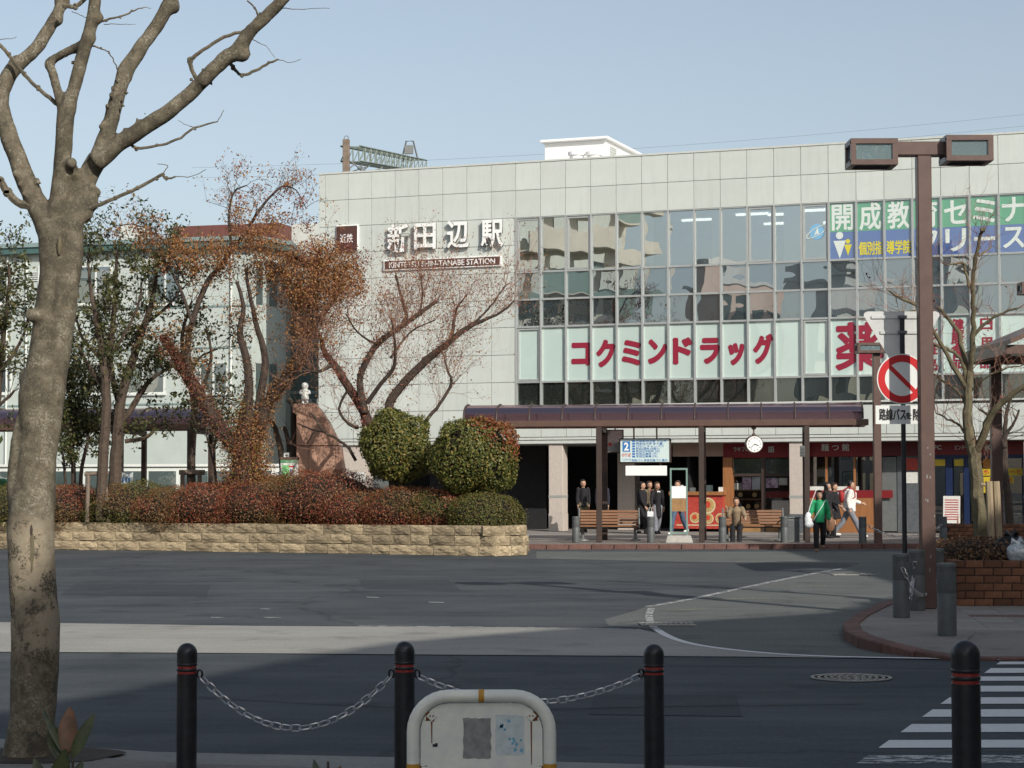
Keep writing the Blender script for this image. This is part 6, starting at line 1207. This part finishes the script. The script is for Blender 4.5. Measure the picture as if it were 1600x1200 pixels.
# ------------------------------------------------------------------ monument, statue, boards, taxi
dm_ = 57.0; MN = thing('stone_monument', 'brown stone monument with a sloping right flank on the island', 'monument', at(500, 760, dm_)); o0 = Vector(MN.location)
def mx(px, py): q = at(px, py, dm_) - o0; return q.x, q.z
b = MB(); b.prism([mx(466, 775), mx(466, 649), mx(460, 645), mx(460, 632), mx(493, 631), mx(503, 642), mx(514, 659), mx(526, 683), mx(532, 696)], -.55, .55, axis='y'); 
o = MB().prism([mx(466, 697), mx(466, 649), mx(460, 645), mx(460, 632), mx(493, 631), mx(503, 642), mx(514, 659), mx(526, 683), mx(532, 696.5)], -.5, .5, axis='y').build('upper_stone', 'monument_stone', MN, bevel=.012)
xs_ = [466, 485, 507, 526, 545]
for i in range(4):
    l, r = xs_[i], xs_[i + 1]; lo = 545 if i == 3 else r; MB().prism([mx(l + .12, 780), mx(l + .12, 698), mx(min(r - .12, 533), 698), mx(lo - .12, 780)], -.5 - .004 * i, .5, axis='y').build('lower_stone', 'monument_stone', MN, bevel=.008)
SQ = at(476.5, 631, dm_); SS = thing('child_statue', 'small white statue of a child standing on the monument', 'statue', SQ); k = 1.0; b = MB(); h = (631 - 597) / F * dm_
b.ell((0, 0, h * .83), (h * .165, h * .165, h * .17), 14, 10); b.tube([(0, 0, h * .2), (0, 0, h * .4), (0, 0, h * .66)], [h * .19, h * .17, h * .13], 12); b.ell((0, 0, h * .58), (h * .2, h * .13, h * .12))
for s in (-1, 1):
    b.tube([(s * h * .09, 0, 0), (s * h * .09, 0, h * .28)], [h * .065, h * .075], 8); b.ell((s * h * .09, -h * .03, h * .025), (h * .07, h * .1, h * .04)); b.tube([(s * h * .17, 0, h * .62), (s * h * .23, -h * .04, h * .48), (s * h * .08, -h * .15, h * .44)], [h * .06, h * .055, h * .05], 8)
st_ = b.build('figure', 'statue_white', SS); remesh(st_, .016, 2)
MB().lathe([(h * .2, -.001), (h * .19, h * .03)], seg=14).build('plinth', 'statue_white', SS)
p_ = at(452, 738, 56.4); MBd = thing('map_board', 'small map board with green header beside the monument', 'sign', p_); MB().mm((-.24, 0, -.42), (.24, .05, .34)).build('panel', 'poster_white', MBd); MB().mm((-.24, -.006, .26), (.24, -.001, .34)).build('header', 'film_green', MBd); MB().mm((-.2, -.005, -.3), (.0, -.001, .2)).build('map_land', 'leaf_print', MBd); MB().mm((-.02, -.006, .14), (.14, -.002, .18)).build('map_title', 'print_red', MBd); MB().mm((.02, -.006, -.1), (.06, -.002, .1)).build('map_street', 'print_blue', MBd)
MB().mm((-.27, .0, .345), (.27, .07, .42)).build('hood', 'brown_metal', MBd); MB().mm((-.03, .052, -1.2), (.03, .1, .34)).build('post', 'brown_metal', MBd)
p_ = at(448, 712, 56.6); AS = thing('arrow_sign', 'small dark sign with a right pointing arrow on white', 'sign', p_); MB().mm((-.11, 0, -.1), (.11, .03, .1)).build('plate', 'pole_black', AS); MB().mm((-.08, -.005, -.08), (.06, -.001, .08)).build('field', 'plate_white', AS); b = MB(); b.mm((-.05, -.009, -.012), (.03, -.006, .012)); b.prism([(.0, .045), (.045, 0), (.0, -.045), (-.008, -.03), (.02, 0), (-.008, .03)], -.0095, -.0062, axis='y'); b.build('arrow', 'print_black', AS); MB().cyl((0, .05, -1.6), (0, .05, .1), .02, seg=8).build('post', 'pole_black', AS)
for px, lab in ((431, 'white rounded boulder left of the map board'), (561, 'white rounded boulder right of the monument')):
    p_ = at(px, 745, 56.6); t_ = thing('white_boulder', lab, 'boulder', p_, 0, 'white boulders by the monument'); b = MB(); b.ell((0, 0, -.04), (.2, .17, .17), 14, 10); b.ell((.08, .04, .02), (.11, .11, .12)); o = b.build('stone', 'statue_white', t_, smooth=True)
p_ = at(195, 750, 60.5); BSg = thing('advert_bench', 'bench with blue grey lettered backrest under the left shelter', 'bench', (p_.x, 60.5, .12)); MB().mm((-.26, 0, 1.5), (.24, .04, 1.98)).build('backrest', 'sticker_faded', BSg); [MB().mm((x, -.006, 1.68), (x + .05, -.001, 1.82)).build('letter_block', 'print_blue', BSg) for x in (-.15, -.08, .02, .1)]; [MB().mm((x, .05, 0), (x + .04, .09, 1.9)).build('leg', 'grey_metal', BSg) for x in (-.24, .2)]; MB().mm((-.26, -.3, 1.38), (.24, .0, 1.43)).build('seat', 'grey_metal', BSg)
# taxi, its nose cut by the left edge
tx = at(20, 740, 59.5); TX = thing('taxi', 'green taxi behind the hedge cut by the left edge', 'taxi', (tx.x, 59.5, 1.14)); TX.location.z = 0
TX.location.z = at(0, 745, 59.5).z - 1.0 if at(0, 745, 59.5).z > 1.0 else 0
prof = [(-4.5, .3), (-4.5, .75), (-4.4, .88), (-3.2, .95), (-2.6, 1.38), (-1.2, 1.40), (-.7, .98), (-.05, .92), (0, .6), (0, .3)]
b = MB(); b.prism([(x, z) for x, z in prof], 0, 1.65, axis='y'); b.build('body', 'taxi_green', TX, bevel=.05); b = MB(); b.prism([(-3.05, .97), (-2.55, 1.33), (-1.25, 1.35), (-.82, .99)], -.006, -.001, axis='y'); b.build('side_window', 'glass_house', TX); MB().mm((-2.0, -.012, .9), (-1.94, -.002, 1.36)).build('pillar', 'taxi_green', TX); text('4024', .12, 'letter_white', TX, (-.55, -.006, .72), width=.34, bold=.02)
for x in (-3.7, -.85):
    for y in (.08, 1.57): wl = MB().cyl((x, y - .09, .31), (x, y + .09, .31), .31, seg=20).build('wheel', 'rubber', TX, smooth=True); MB().cyl((x, y - .1, .31), (x, y + .1, .31), .18, seg=14).build('hubcap', 'sign_back', wl)
MB().mm((-2.1, .5, 1.40), (-1.7, 1.1, 1.53)).build('roof_light', 'plate_white', TX, bevel=.03)
# ------------------------------------------------------------------ railway mast and wires behind the roof
p_ = at(541, 218, 97); RM = thing('railway_mast', 'weathered railway mast with lattice gantry behind the station roof', 'mast', (p_.x, 97, 0)); zt_ = p_.z
MB().mm((-.16, -.16, 0), (.16, .16, zt_)).build('post', 'wood_grey', RM, bevel=.02); b = MB(); b.tube([(.1 * math.cos(a), 0, zt_ + .08 + .1 * math.sin(a)) for a in np.linspace(0, 2 * PI, 13)], .02, 5); b.build('top_ring', 'grey_metal', RM)
g0, g1 = at(547, 240, 97) - Vector(RM.location), at(655, 260, 122) - Vector(RM.location); ax = (g1 - g0); b = MB(); N = 14; sw = Vector((ax.y, -ax.x, 0)).normalized() * .45; hh = .72
C4 = lambda t, s, v: g0 + ax * t + sw * s + Vector((0, 0, v * hh / 2))
for s in (-1, 1):
    for v in (-1, 1): b.tube([C4(0, s, v), C4(1, s, v)], .05, 4)
for i in range(N):
    t0, t1 = i / N, (i + 1) / N
    for s in (-1, 1): b.tube([C4(t0, s, -1), C4(t1, s, 1)], .03, 4); b.tube([C4(t1, s, -1), C4(t1, s, 1)], .03, 4)
    for v in (-1, 1): b.tube([C4(t0, -1, v), C4(t1, 1, v)], .03, 4)
b.build('gantry', 'gantry_grey', RM, norm=False)
for t_, s in ((.08, 1), (.25, 1), (.42, 1), (.0, -1)):
    b = MB(); q = C4(t_, 0, -1); e_ = q + Vector((-.9 * s if s < 0 else -.8, -.2, -.7)); b.tube([q, e_], .035, 5); b.tube([q + Vector((.5, 0, -.2)), e_], .03, 5); [b.ell(q.lerp(e_, k), (.1, .1, .1), 6, 5) for k in (.5, .65, .8)]
    b.build('insulator_arm', 'grey_metal', RM, smooth=True)
q = C4(.82, 0, 1); b = MB(); b.tube([q + Vector((-.4, 0, 0)), q + Vector((-.15, 0, 1)), q + Vector((.25, 0, 1)), q + Vector((.5, 0, 0))], .05, 4); b.box(q + Vector((0, 0, .5)), (.5, .2, .5)); b.build('transformer_frame', 'grey_metal', RM)
for (x0, y0, x1, y1), lab in (((300, 262, 1700, 168), 'upper faint overhead wire above the station roof'), ((300, 278, 1700, 186), 'lower faint overhead wire above the station roof')):
    a, c2 = at(x0, y0, 100), at(x1, y1, 92); t_ = thing('overhead_wire', lab, 'wire', a, 0, 'overhead wires behind the station'); n = 16; MB().tube([(a.lerp(c2, k / n) - a) + Vector((0, 0, -.5 * 4 * (k / n) * (1 - k / n))) for k in range(n + 1)], .005, 4).build('wire', 'grey_metal', t_)
# ------------------------------------------------------------------ buildings opposite the station, seen mirrored in its windows
def block(name, label, c, rz, W, D, H, wall, fl_h=2.9, balc=True, bays=4):
    t = thing(name, label, 'building', (c[0], c[1], 0), rz); MB().mm((-W / 2, 0, 0), (W / 2, D, H)).build('wall', wall, t); MB().mm((-W / 2 - .2, -.2, H), (W / 2 + .2, D + .2, H + .5)).build('roof', 'apartment_grey', t); n = int(H / fl_h); bw = W / bays
    for f_ in range(n):
        z = f_ * fl_h
        for i in range(bays):
            x = -W / 2 + (i + .5) * bw; MB().mm((x - bw * .34, -.05, z + .35), (x + bw * .34, -.005, z + 2.3)).build('window', 'glass_house', t)
        if balc and f_: MB().mm((-W / 2 + .1, -1.4, z - .15), (W / 2 - .1, -.06, z)).build('balcony_slab', wall, t); MB().mm((-W / 2 + .1, -1.4, z + .002), (W / 2 - .1, -1.32, z + 1.05)).build('balcony_rail', 'rail_green' if f_ % 2 else wall, t)
    return t
block('apartment_block', 'beige apartment tower with balconies across the square, mirrored in the windows', (-43, 13), 1.45, 18, 3, 34, 'apartment_wall', bays=5)
block('shop_house', 'pinkish plain house across the square, mirrored in the windows', (-37, 2), 1.45, 9, 2.6, 16.5, 'apartment_pink', balc=False, bays=3)
block('shop_house', 'grey house across the square, mirrored in the windows', (-32, -5), 1.4, 8, 2.6, 16, 'apartment_grey', balc=False, bays=3)
block('shop_house', 'white house across the square, mirrored in the windows', (-26, -11), 1.35, 9, 2.6, 18, 'wall_white', balc=False, bays=3)
block('shop_house', 'pale low house across the square, mirrored in the windows', (-19, -19), 1.3, 12, 2.6, 20, 'apartment_grey', balc=False, bays=3)
block('shop_house', 'beige wide house far left across the square', (-62, 26), 1.4, 14, 4, 16, 'apartment_wall', balc=False, bays=4)
for i, (x, y, h_) in enumerate([(-17.5, 47, 5.0), (-20, 44, 5.6), (-23, 41, 5.2), (-26, 38, 6), (-15, 50, 4.6)]):
    t = thing('roadside_evergreen', ['evergreen roadside tree nearest the island, outside the left edge', 'second evergreen roadside tree outside the left edge', 'third evergreen roadside tree outside the left edge', 'farthest evergreen roadside tree outside the left edge', 'short evergreen roadside tree beside the island end'][i], 'tree', (x, y, 0), 0, 'roadside evergreens outside the left edge'); b = MB(); b.tube([(0, 0, 0), (.05, 0, h_ * .5), (0, 0, h_ * .8)], [.12, .09, .04], 7); b.build('trunk', 'bark_brown', t); rs = np.random.default_rng(i); q = rs.normal(size=(2600, 3)) * np.array([.8, .8, h_ * .17]) + np.array([0, 0, h_ * .66]); leaves(q, .2, 'leaf_evergreen', 'crown', t)['kind'] = 'stuff'
# the building beside the viewer whose shadow lies over the near road
HB = 14.0; sh = Vector((SUNH.x, SUNH.y, 0)) * (HB / math.tan(SUN_EL)); edge = [g(-60, 1150), g(0, 1127), g(520, 1031), g(640, 1010), g(900, 988), g(1330, 961)]; roof = [p + sh for p in edge] + [Vector((7.0, 33.5, 0)) + sh, Vector((7.3, 54.9, 0)) + sh, Vector((17.8, 66.5, 0)) + sh, Vector((48, 46, 0)), Vector((48, -40, 0)), Vector((4, -40, 0))]
ND = thing('corner_office', 'tall office building beside the viewer that shades the near road', 'building', (0, 0, 0)); b = MB(); b.prism([(p.x, p.y) for p in roof], 0, HB); b.build('wall', 'apartment_wall', ND); b = MB(); b.prism([(p.x, p.y) for p in roof], HB + .002, HB + .3); b.build('roof', 'apartment_grey', ND)
for p, q in zip([roof[-1]] + roof[:7], roof[:7]):
    L_ = (q - p).length
    if L_ < 3: continue
    u_ = (q - p) / L_; nn_ = Vector((-u_.y, u_.x, 0)); k = int(L_ / 3)
    for f_ in range(4):
        for i in range(k):
            m_ = p + u_ * ((i + .5) * L_ / k) + nn_ * .03; MB().box((m_.x, m_.y, 1.9 + f_ * 3.2), (L_ / k * .7, .05, 1.6), rot=(0, 0, math.atan2(u_.y, u_.x))).build('window', 'glass_house', ND)
# ------------------------------------------------------------------ people
def person(label, loc, rz, h=1.68, legs=((.05, .05), (-.05, .05)), arms=((.05, .12, .15), (.0, .12, .15)), top='cloth_black', bottom='cloth_navy', shoes='cloth_black', hair='hair_black', longhair=False, skirt=False, seated=False, coat=False, lean=0.0, bulk=1.0, hood=None, socks=None, shortsleeve=False, openface=0.0, vneck=None):
    t = thing('person', label, 'person', loc, rz); k = h / 1.7
    V = lambda x, y, z: Vector((x * k, y * k, z * k)); J = {}
    hipz = .88; J['pel'] = V(0, 0, hipz + .03); tilt = lambda z: -math.sin(lean) * (z - hipz)
    for s, (a, bnd), nm in ((-1, legs[0], 'L'), (1, legs[1], 'R')):
        hp = V(s * .09, 0, hipz); kn = hp + V(s * .01, -math.sin(a) * .42, -math.cos(a) * .42); an = kn + V(0, -math.sin(a - bnd) * .40, -math.cos(a - bnd) * .40); J['hip' + nm], J['kn' + nm], J['an' + nm] = hp, kn, an
    for s, (a, out, bnd), nm in ((-1, arms[0], 'L'), (1, arms[1], 'R')):
        shd = V(s * .162, tilt(1.39), 1.39); el = shd + V(s * math.sin(out) * .28, -math.sin(a) * .28, -math.cos(a) * math.cos(out) * .28); wr = el + V(-s * .02 + s * math.sin(out) * .1, -math.sin(a + bnd) * .25, -math.cos(a + bnd) * .25); J['sh' + nm], J['el' + nm], J['wr' + nm] = shd, el, wr
    low = min(J['anL'].z, J['anR'].z) - .075 * k
    if seated: low = hipz * k - .42
    sh_ = Vector((0, 0, -low)); J = {n_: p + sh_ for n_, p in J.items()}; U = lambda x, y, z: V(x, y + tilt(z), z) + sh_
    b = MB(); r = lambda *q: [x * k for x in q]; hd = U(0, -.02, 1.585)
    b.tube([U(0, 0, .86), U(0, 0, 1.0), U(0, -.0, 1.2), U(0, 0, 1.36), U(0, 0, 1.43)], r(.135, .125, .14, .15, .09), 14, flat=.72); b.tube([U(0, 0, 1.4), U(0, -.01, 1.52)], r(.055, .052), 10)
    b.ell(hd, r(.084, .098, .12), 14, 12); b.ell(hd + V(0, -.03, -.06), r(.055, .06, .055)); b.ell(hd + V(0, -.1, -.02), r(.013, .018, .02), 6, 6); [b.ell(hd + V(s * .08, .01, -.01), r(.012, .02, .03), 6, 6) for s in (-1, 1)]
    for nm, s in (('L', -1), ('R', 1)):
        b.tube([J['hip' + nm], J['kn' + nm], J['an' + nm]], r(.082, .055, .04), 10); b.ell(J['kn' + nm], r(.056, .058, .058), 8, 6); b.ell(J['an' + nm] + V(0, -.06, -.045), r(.042, .11, .035), 8, 6)
        b.tube([J['sh' + nm], J['el' + nm], J['wr' + nm]], r(.05, .04, .029), 10); b.ell(J['sh' + nm], r(.06, .06, .06), 8, 6)
        d_ = (J['wr' + nm] - J['el' + nm]).normalized(); side = Vector((0, 1, 0)) - d_ * d_.y; side.normalize(); nrm_ = d_.cross(side); pm = J['wr' + nm] + d_ * .05 * k; b.tube([J['wr' + nm], pm, pm + d_ * .045 * k], r(.026, .038, .034), 8, flat=.6)
        for fi, (off, ln_) in enumerate(((-.03, .062), (-.01, .072), (.01, .068), (.028, .054))): p0 = pm + d_ * .035 * k + side * off * k; b.tube([p0, p0 + d_ * ln_ * .5 * k - nrm_ * s * .004 * k, p0 + d_ * ln_ * k - nrm_ * s * .022 * k], r(.011, .0105, .0095), 6)
        b.tube([pm - side * .03 * k - d_ * .02 * k, pm - side * .055 * k + d_ * .015 * k, pm - side * .06 * k + d_ * .05 * k - nrm_ * s * .012 * k], r(.013, .0115, .01), 6)
    o = b.build('body', 'skin', t); remesh(o, .0125, 1, .45)
    b = MB(); [b.ell(hd + V(s * .031, -.088, .008), r(.012, .008, .008), 6, 5) for s in (-1, 1)]; b.build('eyes', 'hair_black', t); b = MB(); b.ell(hd + V(0, -.092, -.055), r(.022, .007, .006), 6, 5); b.build('mouth', 'cloth_red', t)
    b = MB(); b.ell(hd + V(0, .04, .035), r(.096, .09, .108), 14, 10); b.ell(hd + V(0, -.04, .098), r(.075, .05, .03), 10, 8); b.ell(hd + V(0, .05, -.03), r(.085, .07, .1), 10, 8)
    if longhair: b.ell(hd + V(0, .06, -.13), r(.1, .06, .19), 12, 10); [b.ell(hd + V(s * .08, .0, -.09), r(.025, .05, .14), 8, 8) for s in (-1, 1)]
    o = b.build('hair', hair, t); remesh(o, .016, 2, .5)
    # upper garment
    B_ = bulk; b = MB(); zlow = .82 if not coat else .55; b.tube([U(0, 0, zlow), U(0, 0, .98), U(0, 0, 1.2), U(0, 0, 1.37), U(0, 0, 1.45)], r(.165 * B_ * (1.08 if coat else 1), .15 * B_, .16 * B_, .155 * B_, .08), 16, flat=.78)
    for nm in 'LR': b.tube([J['sh' + nm], J['el' + nm], J['wr' + nm] - (J['wr' + nm] - J['el' + nm]) * .06], r(.066 * B_, .056 * B_, .046 * B_), 10); b.ell(J['sh' + nm], r(.066 * B_, .07 * B_, .06 * B_), 10, 8)
    if hood: b.ell(U(0, .09, 1.44), r(.12, .08, .07), 10, 8)
    o = b.build('jacket', top, t); remesh(o, .02, 2, .6)
    if vneck: MB().add([U(-.06, -.142, 1.42), U(.06, -.142, 1.42), U(0, -.152, 1.16)], [(0, 1, 2)]).build('shirt_front', vneck, t)
    b = MB()
    if skirt: b.tube([U(0, 0, 1.0), U(0, 0, .85), U(0, 0, .58)], r(.14, .19, .235), 18, flat=.85); nm_ = 'skirt'
    else:
        nm_ = 'trousers'; b.tube([U(0, 0, 1.0), U(0, 0, .84)], r(.15, .155), 14, flat=.8)
        for q in 'LR': b.tube([J['hip' + q], J['kn' + q], J['an' + q] + V(0, 0, .02)], r(.105, .082, .07), 12); b.ell(J['kn' + q], r(.082, .082, .082), 8, 6); b.ell(J['hip' + q], r(.108, .112, .1), 10, 8)
    o = b.build(nm_, bottom, t); remesh(o, .02, 2, .6)
    if socks: 
        b = MB(); [b.tube([J['an' + q].lerp(J['kn' + q], .85), J['an' + q]], r(.062, .05), 10) for q in 'LR']; b.build('socks', socks, t, smooth=True)
    for q in 'LR':
        a_ = J['an' + q]; b = MB(); b.ell(a_ + V(0, -.065, -.045), r(.05, .135, .045), 12, 8); b.ell(a_ + V(0, .01, -.01), r(.052, .065, .06), 10, 8); o = b.build('shoe', shoes, t, smooth=True)
        mz = a_.z - .075 * k
        for v in o.data.vertices: v.co.z = max(v.co.z, mz)
    t['hands'] = 0; del t['hands']; t_j[t.name] = J; return t
t_j = {}
def gp(px, Y, z=.12): p = at(px, 750, Y); return (p.x, p.y, z)
R_ = PI / 2
person('person in dark top and khaki trousers in the dark arcade, leftmost', gp(911, 67.5), .15, 1.72, ((.15, .1), (-.12, .1)), top='cloth_black', bottom='cloth_khaki', hair='hair_black')
person('person in navy jacket in the dark arcade behind the left shelter post', gp(941, 66.5), .1, 1.72, ((-.1, .05), (.15, .1)), top='cloth_navy', bottom='cloth_navy', hair='hair_black', vneck='cloth_white')
person('person in long black coat walking right with a small white bag', gp(1003, 65.5), R_ * .75, 1.66, ((.28, .15), (-.22, .2)), ((.2, .1, .3), (-.2, .1, .2)), top='cloth_black', bottom='cloth_black', coat=True, bulk=1.1)
person('person in dark coat with red scarf half hidden behind the black coat', gp(1014.5, 66.3), .5, 1.66, top='cloth_khaki', bottom='cloth_black', hair='hair_brown', coat=True, vneck='cloth_red')
person('person in open black cardigan and white shirt facing the road', gp(1026.5, 65.4), .35, 1.64, ((.2, .1), (-.15, .1)), ((.1, .2, .25), (-.1, .25, .2)), top='cloth_black', bottom='cloth_grey', hair='hair_brown', longhair=True, coat=True, vneck='cloth_white', bulk=1.05)
person('person in jeans walking behind the timetable stand', gp(1059, 65.0), -.6, 1.72, ((.4, .15), (-.35, .3)), top='cloth_black', bottom='denim', shoes='shoe_white', hair='hair_brown')
p = g(1151, 846, .12); SM = person('man in tan jacket seated on the right bench with a hand at his mouth', (p.x, p.y - .02, .12), -.15, 1.66, ((1.35, 1.3), (1.3, 1.25)), ((.55, .3, 1.95), (.5, .35, .9)), top='cloth_tan', bottom='cloth_black', seated=True, bulk=1.15, lean=.3, hair='hair_brown')
GW = person('woman in bright green jacket stepping off the kerb', gp(1280, 52.6, 0.0), -.1, 1.58, ((.42, .35), (-.25, .55)), ((.25, .28, .9), (-.15, .3, .35)), top='cloth_green', bottom='cloth_black', shoes='shoe_tan', hair='hair_black', longhair=True, bulk=1.2)
person('girl with dark hair and black jacket just behind the woman in green', gp(1292, 60.5), R_ * .8, 1.62, ((.1, .1), (-.1, .1)), top='cloth_black', bottom='cloth_black', longhair=True, skirt=True, socks='cloth_black')
person('schoolgirl in dark blazer and short skirt looking right', gp(1303, 61.0), R_ * .6, 1.6, ((.12, .1), (-.12, .1)), ((.2, .15, .9), (.1, .15, .6)), top='cloth_black', bottom='cloth_black', skirt=True, socks='cloth_black', hair='hair_brown', vneck='cloth_grey')
HM = person('man in white hooded top and grey trousers striding right', gp(1326, 61.5), R_ * .95, 1.74, ((.48, .1), (-.42, .25)), ((-.3, .1, .5), (.35, .1, .9)), top='cloth_white', bottom='cloth_grey', shoes='shoe_white', hair='hair_black', bulk=1.25, hood=True, lean=.08)
# things they carry
def handpos(t, nm, drop): J = t_j[t.name]; w_ = J['wr' + nm]; M_ = Matrix.Translation(t.location) @ Matrix.Rotation(t.rotation_euler.z, 4, 'Z'); q = M_ @ w_; return Vector((q.x, q.y - .02, q.z - drop))
q = handpos(GW, 'L', .36); q = at(1263, 812, 52.3); bg_ = thing('carrier_bag', 'white plastic carrier bag hanging beside the woman in green', 'bag', (q.x, q.y, q.z - .2)); b = MB(); b.ell((0, 0, .2), (.1, .07, .2), 12, 10); b.ell((.02, 0, .08), (.12, .08, .1), 12, 8); o = b.build('bag', 'bag_white', bg_); remesh(o, .018, 1); b = MB(); b.tube([(0, 0, .36), (.05, 0, .55), (.2, -.02, .95)], .012, 6); b.build('strap', 'bag_white', bg_)
q = at(1297, 818, 60.2); hb_ = thing('shoulder_bag', 'brown rounded bag carried by the girl behind the woman in green', 'bag', (q.x, q.y, q.z - .22)); b = MB(); b.ell((0, 0, .2), (.15, .07, .22), 14, 10); b.build('bag', 'bag_brown', hb_, smooth=True); b = MB(); b.tube([(-.08, 0, .36), (0, 0, .75), (.08, 0, .36)], .014, 6); b.build('strap', 'bag_brown', hb_)
q = at(1016, 806, 65.0); wb = thing('paper_bag', 'small white paper bag held by the person in the black coat', 'bag', (q.x, q.y, q.z - .2)); MB().mm((-.1, -.05, 0), (.1, .05, .34)).build('bag', 'bag_white', wb, bevel=.012); b = MB(); b.tube([(-.05, 0, .34), (-.03, 0, .46), (.03, 0, .46), (.05, 0, .34)], .008, 5); b.build('handle', 'bag_white', wb)
J = t_j[HM.name]; rk = thing('rucksack', 'red strapped rucksack on the man in the white hooded top', 'bag', HM.location, HM.rotation_euler.z); b = MB(); b.ell((0, .22, 1.22), (.14, .09, .2), 12, 10); o = b.build('bag', 'cloth_red', rk, smooth=True); b = MB()
for s in (-1, 1): b.tube([(s * .11, .16, 1.4), (s * .12, .0, 1.5), (s * .12, -.17, 1.38), (s * .13, -.18, 1.2), (s * .14, .1, 1.05)], .022, 6)
b.build('strap', 'cloth_red', rk, smooth=True)
J = t_j[GW.name]; bs_ = thing('bag_strap', 'thin pale strap across the front of the green jacket', 'strap', GW.location, GW.rotation_euler.z); b = MB(); b.tube([(.14, -.06, 1.30), (.05, -.165, 1.15), (-.08, -.175, .95), (-.16, -.10, .80)], .012, 6); b.build('strap', 'bag_white', bs_)
